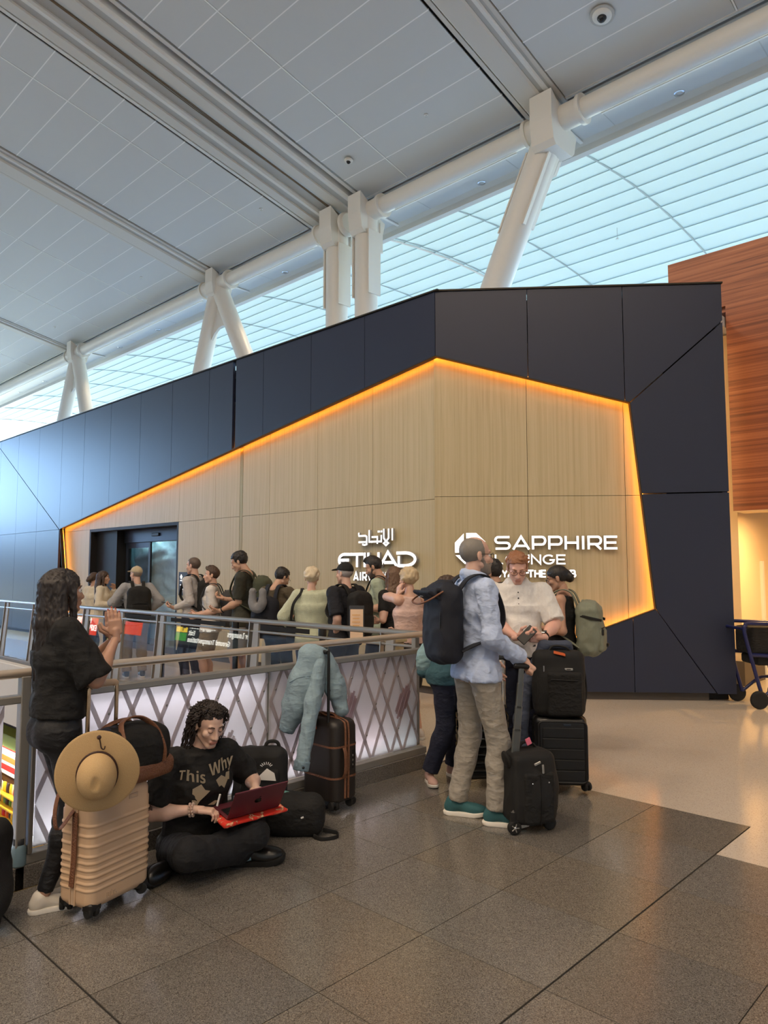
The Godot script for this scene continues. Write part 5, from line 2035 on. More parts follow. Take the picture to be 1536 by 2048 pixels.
func skin_mat() -> StandardMaterial3D:
	if M.has("skin"):
		return M["skin"]
	var m := mat("skin", Color(1, 1, 1), 0.52)
	m.vertex_color_use_as_albedo = true
	m.subsurf_scatter_enabled = true
	m.subsurf_scatter_strength = 0.08
	return m

func R(v) -> Vector3:
	# [right, up, depth] about a person's foot point as the viewer sees it
	return RGT * v[0] + Vector3.UP * v[1] + FWD * v[2]

# d: h, face (world dir), female, skin, hair, hcol, lean, top, tcol, legs, lcol, scol, lw, rw, lp, rp, la, ra, head [yaw, pitch, roll], near, fat
func person(label: String, at: Vector3, d: Dictionary, group := "") -> Dictionary:
	var face: Vector3 = d["face"].normalized()
	var yaw := atan2(face.x, face.z)
	var t := thing("person", label, "person", at, yaw, group)
	var inv := Basis(Vector3.UP, yaw).inverse()
	var near: bool = d.get("near", false)
	var cell := 0.0115 if near else 0.017
	var hcell := 0.0042 if near else 0.0065
	var female: bool = d.get("female", false)
	var k: float = d["h"] / 1.78
	var fat: float = d.get("fat", 1.0)
	var L := func(v) -> Vector3: return inv * R(v)
	# ---- joints
	var pel: Vector3 = Vector3(0, 0.96 * k, 0)
	if d.has("pel"):
		pel = L.call(d["pel"])
	var lean: Vector3 = d.get("lean", Vector3.ZERO)
	var up := (Vector3.UP + lean).normalized()
	var side := Vector3(1, 0, 0)
	if d.has("twist"):
		side = side.rotated(Vector3.UP, d["twist"])
	side = (side - up * side.dot(up)).normalized()
	var fwd := side.cross(up)
	var waist := pel + up * 0.12 * k + fwd * 0.005
	var chest := pel + up * 0.34 * k + fwd * 0.0
	var neck := pel + up * 0.535 * k - fwd * 0.015
	var shw := (0.185 if not female else 0.160) * k * lerpf(1.0, fat, 0.5)
	var shL: Vector3 = neck + side * shw - up * 0.05 * k
	var shR: Vector3 = neck - side * shw - up * 0.05 * k
	if d.has("shr"):
		shL += up * d["shr"]
		shR += up * d["shr"]
	var hy: Array = d.get("head", [0.0, 0.0, 0.0])
	var body_basis := Basis(side, up, fwd)
	var upright := Basis(Vector3.UP, atan2(fwd.x, fwd.z))
	var hb := (body_basis.slerp(upright, 0.7)) * Basis.from_euler(Vector3(hy[1], hy[0], hy[2]))
	var ks: float = k * d.get("headk", 1.0)
	var headc: Vector3 = neck + up * 0.035 * k + hb * (Vector3(0, 0.125, 0.028) * ks)
	var hk := 0.095 * k
	var hpL: Vector3 = pel + side * hk - up * 0.04 * k
	var hpR: Vector3 = pel - side * hk - up * 0.04 * k
	var fl: float = d.get("stance", 0.11)
	var anL: Vector3 = Vector3(fl, 0.085, 0.02)
	var anR: Vector3 = Vector3(-fl, 0.085, -0.02)
	if d.has("la"): anL = L.call(d["la"])
	if d.has("ra"): anR = L.call(d["ra"])
	var kpL: Vector3 = L.call(d["lkp"]) if d.has("lkp") else Vector3(0.05, 0, 1)
	var kpR: Vector3 = L.call(d["rkp"]) if d.has("rkp") else Vector3(-0.05, 0, 1)
	var lgL := ik(hpL, anL, 0.435 * k, 0.415 * k, kpL)
	var lgR := ik(hpR, anR, 0.435 * k, 0.415 * k, kpR)
	anL = lgL[1]
	anR = lgR[1]
	var knL: Vector3 = lgL[0]
	var knR: Vector3 = lgR[0]
	var wrL: Vector3 = L.call(d["lw"]) if d.has("lw") else shL + Vector3(0.06, -0.53 * k, 0.06)
	var wrR: Vector3 = L.call(d["rw"]) if d.has("rw") else shR + Vector3(-0.06, -0.53 * k, 0.06)
	var plL: Vector3 = L.call(d["lp"]) if d.has("lp") else Vector3(0.5, -0.4, -1)
	var plR: Vector3 = L.call(d["rp"]) if d.has("rp") else Vector3(-0.5, -0.4, -1)
	var aL := ik(shL, wrL, 0.295 * k, 0.255 * k, plL)
	var aR := ik(shR, wrR, 0.295 * k, 0.255 * k, plR)
	var elL: Vector3 = aL[0]
	var elR: Vector3 = aR[0]
	wrL = aL[1]
	wrR = aR[1]
	var f := k * fat
	# ---- skin: one continuous body
	var pr := [
		["f", pel - up * 0.10 * k, waist, side, 0.150 * f, 0.100 * f, 0.128 * f, 0.090 * f],
		["f", waist - up * 0.02, chest + up * 0.02, side, 0.128 * f, 0.090 * f, 0.150 * f, 0.100 * f],
		["f", chest, neck - up * 0.02, side, 0.145 * f, 0.094 * f, 0.09 * k, 0.055 * k],
		["c", shL, shR, 0.045 * k, 0.045 * k],
		["c", neck - up * 0.04, headc + hb * (Vector3(0, -0.09, -0.03) * ks), 0.056 * k, 0.048 * k],
	]
	for s in 2:
		var sh: Vector3 = [shL, shR][s]
		var el: Vector3 = [elL, elR][s]
		var wr: Vector3 = [wrL, wrR][s]
		var am := (0.90 if female else 1.0) * k * lerpf(1.0, fat, 0.4)
		pr.append(["c", sh, el, 0.047 * am, 0.038 * am])
		pr.append(["c", el, el.lerp(wr, 0.35), 0.037 * am, 0.040 * am])
		pr.append(["c", el.lerp(wr, 0.35), wr, 0.040 * am, 0.025 * am])
		var hp: Vector3 = [hpL, hpR][s]
		var kn: Vector3 = [knL, knR][s]
		var an: Vector3 = [anL, anR][s]
		pr.append(["c", hp, kn, 0.078 * f, 0.052 * k])
		pr.append(["c", kn, kn.lerp(an, 0.3) - fwd * 0.012, 0.050 * k, 0.054 * k])
		pr.append(["c", kn.lerp(an, 0.3), an, 0.052 * k, 0.034 * k])
	var body := sdf(pr, cell, 0.014)
	paint(body, Color(0, 0, 0))
	body.add(head_template(female, hcell, d.get("down", true)), Transform3D(hb.scaled(Vector3.ONE * ks), headc))
	# hands
	var hpose: Array = d.get("hands", ["relaxed", "relaxed"])
	for s in 2:
		var el: Vector3 = [elL, elR][s]
		var wr: Vector3 = [wrL, wrR][s]
		var fd: Vector3 = (wr - el).normalized()
		var keyd: String = ["lfd", "rfd"][s]
		if d.has(keyd):
			fd = L.call(d[keyd]).normalized()
		var pn: Vector3 = (Vector3(-1, 0, 0) if s == 0 else Vector3(1, 0, 0))
		var keyp: String = ["lpn", "rpn"][s]
		if d.has(keyp):
			pn = L.call(d[keyp])
		pn = (pn - fd * pn.dot(fd)).normalized()
		# template: fingers +Z, palm -Y, thumb +X on the right hand
		var hz := fd
		var hyv := -pn
		var hx := hyv.cross(hz)
		var hbs := Basis(hx, hyv, hz)
		if s == 0:
			hbs = Basis(-hx, hyv, hz)
		var hs := k * (0.88 if female else 1.0)
		body.add(hand_template(hpose[s], 0.0038 if near else 0.006), Transform3D(Basis(hbs.x * hs, hbs.y * hs, hbs.z * hs), wr + fd * 0.012))
	var skin: Color = d["skin"]
	var hcol: Color = d.get("hcol", Color(0.02, 0.015, 0.01))
	var lut := [skin, (Color(skin.r * 0.84, skin.g * 0.55, skin.b * 0.52) if female else Color(skin.r * 0.90, skin.g * 0.74, skin.b * 0.70)), hcol, Color(0.75, 0.72, 0.70), Color(0.05, 0.03, 0.02), d.get("nail", Color(skin.r * 1.02, skin.g * 0.85, skin.b * 0.82))]
	if d.has("browc"):
		lut[2] = d["browc"]
	for q in body.c.size():
		body.c[q] = lut[int(body.c[q].r)]
	part(t, "body", body.mesh(), skin_mat())
	# ---- top
	var tk: String = d.get("top", "tee")
	var infl: float = d.get("loose", 0.016)
	var hem: float = d.get("hem", -0.10)
	var tp := [
		["f", pel + up * hem * k, waist + up * 0.01, side, (0.163 if hem < 0.0 else 0.145) * f + infl + 0.008, (0.124 if hem < 0.0 else 0.105) * f + infl + 0.008, 0.142 * f + infl, 0.102 * f + infl],
		["f", waist - up * 0.01, chest + up * 0.03, side, 0.140 * f + infl, 0.098 * f + infl, 0.158 * f + infl, 0.108 * f + infl],
		["f", chest - up * 0.01, neck - up * 0.012, side, 0.158 * f + infl, 0.108 * f + infl, 0.118 * f + infl * 0.5, 0.080 * f + infl * 0.5],
	]
	if female and hem < 0.0:
		for s in [-1.0, 1.0]:
			tp.append(["e", pel - up * 0.03 * k - fwd * 0.055 * k + side * s * 0.06 * k, Vector3(0.085, 0.07, 0.085) * f + Vector3.ONE * infl * 1.2, body_basis, {"cut": [[-up, -(pel + up * hem * k).dot(up)]]}])
	if hem < -0.05 and not d.has("pel"):
		var hc := {"cut": [[-up, -(pel + up * hem * k).dot(up)]]}
		var li0: float = d.get("lloose", 0.014) + 0.014
		tp.append(["c", hpL, knL, 0.082 * f + li0, 0.056 * k + li0, hc])
		tp.append(["c", hpR, knR, 0.082 * f + li0, 0.056 * k + li0, hc])
	if d.get("belly", 0.0) > 0.0:
		tp.append(["e", waist + up * 0.04 + fwd * 0.04, Vector3(0.14 * f, 0.16, 0.10 + d["belly"]), body_basis])
	if female and tk != "":
		for s in [-1.0, 1.0]:
			tp.append(["e", chest + side * 0.07 * s * k + fwd * 0.07 * k - up * 0.005, Vector3(0.07, 0.065, 0.062) * k, body_basis])
	if tk != "tank":
		tp.append(["c", shL - side * 0.01, neck - up * 0.02, 0.052 * k, 0.050 * k])
		tp.append(["c", shR + side * 0.01, neck - up * 0.02, 0.052 * k, 0.050 * k])
	else:
		tp.append(["c", shL.lerp(neck, 0.35), chest + side * 0.08, 0.022, 0.03])
		tp.append(["c", shR.lerp(neck, 0.35), chest - side * 0.08, 0.022, 0.03])
	for s in 2:
		var sh: Vector3 = [shL, shR][s]
		var el: Vector3 = [elL, elR][s]
		var wr: Vector3 = [wrL, wrR][s]
		var am := (0.92 if female else 1.0) * k * lerpf(1.0, fat, 0.5)
		var lo: float = d.get("sleeve_loose", 0.014)
		if tk in ["tee", "polo"]:
			tp.append(["c", sh, sh.lerp(el, d.get("sleeve", 0.68)), 0.056 * am + lo * 0.5, 0.050 * am + lo, false, true])
		elif tk in ["long", "jacket", "shirt"]:
			tp.append(["c", sh, el, 0.056 * am + lo * 0.5, 0.044 * am + lo])
			tp.append(["c", el, wr, 0.044 * am + lo, 0.030 * am + lo * 0.8, false, true])
			if near:
				# cuff and elbow folds
				tp.append(["c", wr - (wr - el).normalized() * 0.05, wr, 0.035 * am + lo * 0.8, 0.034 * am + lo * 0.8, false, true])
	if tk in ["shirt", "polo", "jacket"]:
		var nd: Vector3 = (headc + hb * (Vector3(0, -0.09, -0.03) * ks) - neck).normalized()
		var n := 14
		for q in n:
			var a0 := lerpf(0.42, TAU - 0.42, float(q) / n)
			var a1 := lerpf(0.42, TAU - 0.42, float(q + 1) / n)
			var rr := 0.066 * k
			var c0 := neck + up * (0.030 - 0.016 * cos(a0)) * k + fwd * cos(a0) * rr * 0.95 + side * sin(a0) * rr
			var c1 := neck + up * (0.030 - 0.016 * cos(a1)) * k + fwd * cos(a1) * rr * 0.95 + side * sin(a1) * rr
			tp.append(["c", c0, c1, 0.013 * k, 0.013 * k])
		for s in [-1.0, 1.0]:
			var c2: Vector3 = neck + fwd * 0.062 * k + side * s * 0.026 * k + up * 0.010
			tp.append(["c", c2, c2 - up * 0.045 + fwd * 0.026 + side * s * 0.018, 0.011, 0.006])
	var wr_amp: float = d.get("wrinkle", 0.006 if near else 0.005)
	var tg := sdf(tp, cell * (0.9 if near else 1.0), 0.013, [], wr_amp, 0.16, Vector3(1, 0.75, 1))
	part(t, d.get("tname", "shirt"), tg.mesh(), d["tmat"])
	# ---- legs
	var lk: String = d.get("legs", "pants")
	var li: float = d.get("lloose", 0.014)
	if lk == "leggings":
		li = 0.004
	var lp := [["f", pel - up * 0.09 * k, waist - up * 0.0, side, 0.152 * f + li, 0.108 * f + li, 0.132 * f + 0.008, 0.094 * f + 0.008]]
	if female:
		for s in [-1.0, 1.0]:
			lp.append(["e", pel - up * 0.05 * k - fwd * 0.055 * k + side * s * 0.06 * k, Vector3(0.085, 0.10, 0.085) * f, body_basis])
	for s in 2:
		var hp: Vector3 = [hpL, hpR][s]
		var kn: Vector3 = [knL, knR][s]
		var an: Vector3 = [anL, anR][s]
		if lk == "shorts":
			lp.append(["c", hp, hp.lerp(kn, 0.92), 0.085 * f + li, 0.068 * k + li, false, true])
		else:
			lp.append(["c", hp, kn, 0.082 * f + li, 0.056 * k + li])
			lp.append(["c", kn, kn.lerp(an, 0.3) - fwd * (0.010 if lk == "leggings" else 0.0), 0.054 * k + li, 0.056 * k + li])
			lp.append(["c", kn.lerp(an, 0.3), an.lerp(kn, 0.02), 0.055 * k + li, (0.036 if lk == "leggings" else 0.050) * k + li, false, true])
	var lg := sdf(lp, cell, 0.014, [], wr_amp * (0.25 if lk == "leggings" else 0.6), 0.15, Vector3(1.3, 0.8, 1.3))
	part(t, {"pants": "trousers", "shorts": "shorts", "leggings": "leggings"}[lk], lg.mesh(), d["lmat"])
	# ---- shoes
	var boot: bool = d.get("boot", false)
	for s in 2:
		var an: Vector3 = [anL, anR][s]
		var kn: Vector3 = [knL, knR][s]
		var fdir: Vector3 = fwd
		var kf: String = ["lf", "rf"][s]
		if d.has(kf):
			fdir = L.call(d[kf]).normalized()
		var fup := Vector3.UP
		var ku: String = ["lu", "ru"][s]
		if d.has(ku):
			fup = L.call(d[ku]).normalized()
		var zx := (fdir - fup * fdir.dot(fup)).normalized()
		var fb := Basis(fup.cross(zx), fup, zx)
		var sk := k * (1.12 if boot else (0.9 if female else 1.0))
		var org := an - fb.y * 0.085
		if not (d.has("lf") and boot):
			org.y = 0.0
		var sm := part(t, "boot" if boot else "shoe", shoe_upper(0.006 if near else 0.009, boot).mesh(), d["smat"], org, Basis(fb.x * sk, fb.y * sk, fb.z * sk))
		part(sm, "sole", sole_geo(0.034 if boot else 0.028).mesh(), d.get("solem", M["sole_white"]))
		if near and not boot:
			for q in 4:
				part(sm, "lace", tube([Vector3(-0.022, 0.075 - q * 0.006, 0.035 + q * 0.018), Vector3(0, 0.090 - q * 0.007, 0.040 + q * 0.018), Vector3(0.022, 0.075 - q * 0.006, 0.035 + q * 0.018)], 0.0035, 6), d.get("lacem", M["black_rubber"]))
	# ---- hair
	var ht := Transform3D(hb.scaled(Vector3.ONE * ks), headc)
	if d.get("hair", "") != "":
		var hg := hair_geo(d["hair"], near, d.get("hseed", 1))
		var hm := cloth_hair(hcol)
		var hn := part(t, "hair", hg.mesh(), hm)
		hn.transform = ht
	if d.get("beard", false):
		var bg := beard_geo(near)
		part(t, "beard", bg.mesh(), cloth_hair(d.get("beardc", hcol))).transform = ht
	if d.get("glasses", false):
		var gg := glasses_geo()
		part(t, "glasses", gg.mesh(), M["glasses_frame"]).transform = ht
	if d.get("cap", "") != "":
		var cg := cap_geo()
		part(t, "cap", cg.mesh(), M[d["cap"]]).transform = ht
	return {"node": t, "pel": pel, "waist": waist, "chest": chest, "neck": neck, "up": up, "side": side, "fwd": fwd, "shL": shL, "shR": shR, "wrL": wrL, "wrR": wrR, "elL": elL, "elR": elR, "head": ht, "k": k, "tprims": tp, "f": f, "yaw": yaw, "at": at, "infl": infl}

func cloth_hair(c: Color) -> StandardMaterial3D:
	var key := "hair%.3f,%.3f,%.3f" % [c.r, c.g, c.b]
	if M.has(key):
		return M[key]
	var m := mat(key, Color(1, 1, 1), 0.5)
	m.albedo_color = c.linear_to_srgb()
	m.normal_enabled = true
	m.normal_texture = T["strand"]
	m.normal_scale = 0.6
	m.uv1_triplanar = true
	m.uv1_scale = Vector3(14, 3, 14)
	return m

func hair_geo(style: String, near: bool, sd: int) -> Geo:
	var key := "hair" + style + str(near) + str(sd)
	if cache.has(key):
		return cache[key]
	var I := Basis.IDENTITY
	var cell := 0.006 if near else 0.009
	var pr: Array = []
	var subs: Array = []
	var s := 0.008
	var wr := 0.003
	var line := func(y_f: float, y_b: float) -> Dictionary:
		# keep what lies above a line from the forehead (z 0.09) to the nape (z -0.10)
		var sl := (y_f - y_b) / 0.19
		var nn := Vector3(0, -1, sl)
		return {"cut": [[nn / nn.length(), (sl * 0.09 - y_f) / nn.length()]]}
	var rr := RandomNumberGenerator.new()
	rr.seed = sd
	match style:
		"short", "quiff", "side", "buzz":
			var th: float = {"short": 0.010, "quiff": 0.006, "side": 0.010, "buzz": 0.0035}[style]
			# scalp cover, lower at nape and temples, bare face
			pr.append(["e", Vector3(0, 0.033, -0.015), Vector3(0.0745, 0.0865, 0.0965) + Vector3.ONE * th, I, line.call(0.050, -0.082)])
			# clear the face and keep a straight temple line
			subs.append(["b", Vector3(0, -0.03, 0.125), Vector3(0.09, 0.105 if style != "buzz" else 0.112, 0.085), Basis(Vector3.RIGHT, -0.22), 0.03])
			subs.append(["e", Vector3(0, -0.005, 0.085), Vector3(0.058, 0.080, 0.070), I])
			for sx in [-1.0, 1.0]:
				subs.append(["e", Vector3(sx * 0.085, -0.020, -0.012), Vector3(0.022, 0.034, 0.026), I])
			wr = 0.0035 if style != "buzz" else 0.0012
			if style == "quiff":
				for q in 26:
					var px := rr.randf_range(-0.052, 0.052)
					var pz := rr.randf_range(-0.05, 0.068)
					var py := 0.033 + 0.088 * sqrt(maxf(0.05, 1.0 - pow(px / 0.078, 2.0) - pow((pz + 0.015) / 0.10, 2.0)))
					pr.append(["c", Vector3(px, py - 0.01, pz - 0.015), Vector3(px * 0.95, py + 0.018 + 0.10 * maxf(0.0, pz) * 1.2, pz + 0.022), 0.013, 0.008])
			elif style in ["short", "side"]:
				for q in 44:
					var a := rr.randf() * TAU
					var b := acos(rr.randf_range(0.15, 1.0))
					var v := Vector3(sin(b) * cos(a), cos(b), sin(b) * sin(a))
					if v.z > 0.55 and v.y < 0.70:
						continue
					var root := Vector3(0, 0.033, -0.015) + v * Vector3(0.080, 0.090, 0.100)
					var comb := Vector3(0.020 if style == "side" else 0.006 * rr.randfn(), -0.004, 0.016 if v.y > 0.6 else -0.010)
					pr.append(["c", root - comb * 0.4, root + comb + v * 0.004, 0.012, 0.007])
			s = 0.004
		"balding":
			pr.append(["e", Vector3(0, 0.033, -0.015), Vector3(0.0775, 0.0895, 0.0995), I, line.call(0.030, -0.085)])
			subs.append(["e", Vector3(0, 0.150, 0.045), Vector3(0.066, 0.085, 0.115), I])
			subs.append(["b", Vector3(0, -0.03, 0.130), Vector3(0.09, 0.16, 0.085), Basis(Vector3.RIGHT, -0.22), 0.03])
			for sx in [-1.0, 1.0]:
				subs.append(["e", Vector3(sx * 0.085, -0.020, -0.012), Vector3(0.022, 0.034, 0.026), I])
			s = 0.004
			wr = 0.0012
		"bob":
			# cropped, tousled
			pr.append(["e", Vector3(0, 0.036, -0.018), Vector3(0.086, 0.094, 0.106), I, line.call(0.060, -0.090)])
			for q in 70:
				var a := rr.randf() * TAU
				var b := acos(rr.randf_range(-0.35, 1.0))
				var v := Vector3(sin(b) * cos(a), cos(b), sin(b) * sin(a))
				if v.z > 0.62 and v.y < 0.55:
					continue
				pr.append(["e", Vector3(0, 0.036, -0.018) + v * Vector3(0.083, 0.092, 0.102), Vector3(0.016, 0.022, 0.016), Basis(Vector3(rr.randf(), rr.randf(), rr.randf()).normalized(), rr.randf() * 3.0)])
			subs.append(["e", Vector3(0, -0.01, 0.11), Vector3(0.060, 0.072, 0.078), I])
			s = 0.005
		"long":
			pr.append(["e", Vector3(0, 0.036, -0.018), Vector3(0.084, 0.094, 0.106), I, line.call(0.050, -0.12)])
			for q in 9:
				var x := -0.075 + 0.150 * q / 8.0
				var zz := -0.098 + 0.055 * absf(x / 0.075) * absf(x / 0.075)
				var e := Vector3(x * 1.15, -0.43 - 0.06 * rr.randf(), zz - 0.045)
				pr.append(["c", Vector3(x, 0.04, zz), Vector3(x * 1.25, -0.16, zz - 0.018), 0.028, 0.034])
				pr.append(["c", Vector3(x * 1.25, -0.16, zz - 0.018), e, 0.034, 0.012])
			for sx in [-1.0, 1.0]:
				pr.append(["c", Vector3(sx * 0.080, 0.04, 0.015), Vector3(sx * 0.088, -0.14, 0.012), 0.018, 0.018])
			subs.append(["e", Vector3(0, -0.015, 0.10), Vector3(0.066, 0.078, 0.082), I])
			wr = 0.006
		"bun":
			pr.append(["e", Vector3(0, 0.036, -0.016), Vector3(0.080, 0.090, 0.103), I, line.call(0.058, -0.085)])
			for q in 8:
				pr.append(["e", Vector3(0.02 * rr.randfn(), -0.02 + 0.02 * rr.randfn(), -0.122 + 0.014 * rr.randfn()), Vector3(0.028, 0.028, 0.026), I])
			subs.append(["e", Vector3(0, -0.01, 0.10), Vector3(0.064, 0.074, 0.078), I])
		"curly":
			pr.append(["e", Vector3(0, 0.033, -0.018), Vector3(0.080, 0.090, 0.100), I, line.call(0.060, -0.10)])
			subs.append(["b", Vector3(0, -0.035, 0.125), Vector3(0.10, 0.108, 0.085), Basis(Vector3.RIGHT, -0.25), 0.03])
			subs.append(["e", Vector3(0, -0.01, 0.095), Vector3(0.060, 0.076, 0.078), I])
			s = 0.005
	var g := sdf(pr, cell, s, subs, wr, 0.5, Vector3(1.6, 0.5, 1.6) if style == "long" else Vector3.ONE)
	if style == "curly":
		# ringlets: coiled strands from the crown down the back and the side
		for q in 520:
			var a := rr.randf_range(-PI, PI)
			var el := rr.randf_range(0.10, 1.5)
			var v := Vector3(cos(el) * sin(a), sin(el), -cos(el) * cos(a))
			if v.z > 0.30 and v.y < 0.72:
				continue
			var root := Vector3(0, 0.036, -0.018) + v * Vector3(0.082, 0.090, 0.100)
			var len := rr.randf_range(0.03, 0.05) if v.z > 0.15 else (rr.randf_range(0.06, 0.12) if rr.randf() < 0.35 else rr.randf_range(0.16, 0.30))
			var pts := PackedVector3Array()
			var cr := rr.randf_range(0.004, 0.008)
			var ph := rr.randf() * TAU
			for j in 21:
				var tt := j / 20.0
				var out := Vector3(v.x, 0.0, v.z) * (0.012 + 0.020 * sin(tt * 2.2))
				var pp := root + out + Vector3(0, 0.012 * sin(tt * 3.0) - len * tt * tt * 0.4 - len * tt * 0.6, 0)
				pp += Vector3(cos(ph + tt * 22.0), 0, sin(ph + tt * 22.0)) * cr * minf(1.0, tt * 4.0)
				pts.append(pp)
			g.add(g_tube(pts, 0.0032, 4))
	if style == "long" and near:
		for q in 120:
			var x := rr.randf_range(-0.085, 0.085)
			var zz := -0.112 + 0.06 * absf(x / 0.08) * absf(x / 0.08)
			var e := rr.randf_range(-0.34, -0.47)
			var w := rr.randf_range(-0.02, 0.02)
			g.add(g_tube(smooth_path([Vector3(x * 0.9, 0.06, zz + 0.004), Vector3(x * 1.1, -0.10, zz - 0.020), Vector3(x * 1.22 + w, -0.26, zz - 0.040), Vector3(x * 1.15 + w * 2.0, e, zz - 0.045)], 4), 0.0032, 4))
	cache[key] = g
	return g

func beard_geo(near: bool) -> Geo:
	var I := Basis.IDENTITY
	var pr := [
		["e", Vector3(0, -0.070, 0.034), Vector3(0.057, 0.050, 0.060), I, {"cut": [[Vector3(0, 1, 0), -0.052]]}],
		["c", Vector3(-0.056, -0.020, 0.008), Vector3(-0.024, -0.100, 0.062), 0.017, 0.021],
		["c", Vector3(0.056, -0.020, 0.008), Vector3(0.024, -0.100, 0.062), 0.017, 0.021],
		["c", Vector3(-0.014, -0.106, 0.070), Vector3(0.014, -0.106, 0.070), 0.020, 0.020],
		["c", Vector3(-0.026, -0.060, 0.086), Vector3(0, -0.053, 0.096), 0.007, 0.007],
		["c", Vector3(0.026, -0.060, 0.086), Vector3(0, -0.053, 0.096), 0.007, 0.007],
	]
	var subs := [["e", Vector3(0, -0.071, 0.098), Vector3(0.021, 0.0075, 0.022), I]]
	return sdf(pr, 0.005 if near else 0.008, 0.005, subs, 0.002, 0.8)

func glasses_geo() -> Geo:
	var g := Geo.new()
	for s in [-1.0, 1.0]:
		var pts := PackedVector3Array()
		for q in 14:
			var a := TAU * q / 14.0
			pts.append(Vector3(s * 0.033 + cos(a) * 0.025, -0.004 + sin(a) * 0.018, 0.103 - absf(cos(a)) * 0.002 - (0.006 if s * cos(a) > 0.5 else 0.0)))
		g.add(g_tube(pts, 0.0018, 5, false, true))
		g.add(g_tube(PackedVector3Array([Vector3(s * 0.057, 0.004, 0.097), Vector3(s * 0.076, 0.006, 0.06), Vector3(s * 0.079, 0.008, -0.01), Vector3(s * 0.078, -0.014, -0.03)]), 0.002, 5))
	g.add(g_tube(PackedVector3Array([Vector3(-0.009, 0.002, 0.104), Vector3(0, 0.006, 0.106), Vector3(0.009, 0.002, 0.104)]), 0.0018, 5))
	return g

func cap_geo() -> Geo:
	if cache.has("cap"):
		return cache["cap"]
	var I := Basis.IDENTITY
	var pr := [
		["e", Vector3(0, 0.042, -0.014), Vector3(0.084, 0.090, 0.105), I, {"cut": [[Vector3(0, -1, 0.12).normalized(), -0.038]]}],
		["e", Vector3(0, 0.048, 0.105), Vector3(0.068, 0.008, 0.075), Basis(Vector3.RIGHT, 0.18), {"cut": [[Vector3(0, 0, -1), -0.06]]}],
		["e", Vector3(0, 0.132, -0.014), Vector3(0.008, 0.005, 0.008), I],
	]
	cache["cap"] = sdf(pr, 0.006, 0.004)
	return cache["cap"]

func people_materials() -> void:
	T["strand"] = strand_tex()
	mat("sole_white", Color(0.88, 0.86, 0.82), 0.6)
	mat("glasses_frame", Color(0.16, 0.09, 0.06), 0.35)
	cloth("cap_black", Color(0.06, 0.06, 0.065))
	cloth("cap_beige", Color(0.72, 0.66, 0.55))

func strand_tex() -> ImageTexture:
	var im := Image.create(128, 128, false, Image.FORMAT_RGBA8)
	var rr := RandomNumberGenerator.new()
	rr.seed = 4
	for x in 128:
		var v := rr.randf()
		for y in 128:
			var k := clampf(v + 0.15 * sin(y * 0.1 + x), 0, 1)
			im.set_pixel(x, y, Color(k, k, k))
	im.bump_map_to_normal_map(3.0)
	return ImageTexture.create_from_image(im)

const SK_FAIR := Color(0.60, 0.37, 0.28)
const SK_PALE := Color(0.64, 0.42, 0.33)
const SK_TAN := Color(0.44, 0.25, 0.17)
const SK_OLIVE := Color(0.50, 0.30, 0.21)
const H_BLACK := Color(0.014, 0.011, 0.010)
const H_BROWN := Color(0.055, 0.030, 0.018)
const H_BLOND := Color(0.52, 0.40, 0.24)

func strap_geo(path: PackedVector3Array, w: float, th: float, wdir: Vector3) -> Geo:
	var rings: Array = []
	var n := path.size()
	for k in n:
		var t := (path[mini(k + 1, n - 1)] - path[maxi(k - 1, 0)]).normalized()
		var x := (wdir - t * wdir.dot(t)).normalized()
		var y := t.cross(x)
		rings.append(PackedVector3Array([path[k] + x * w * 0.5 - y * th * 0.5, path[k] + x * w * 0.5 + y * th * 0.5, path[k] - x * w * 0.5 + y * th * 0.5, path[k] - x * w * 0.5 - y * th * 0.5]))
	return g_loft(rings)

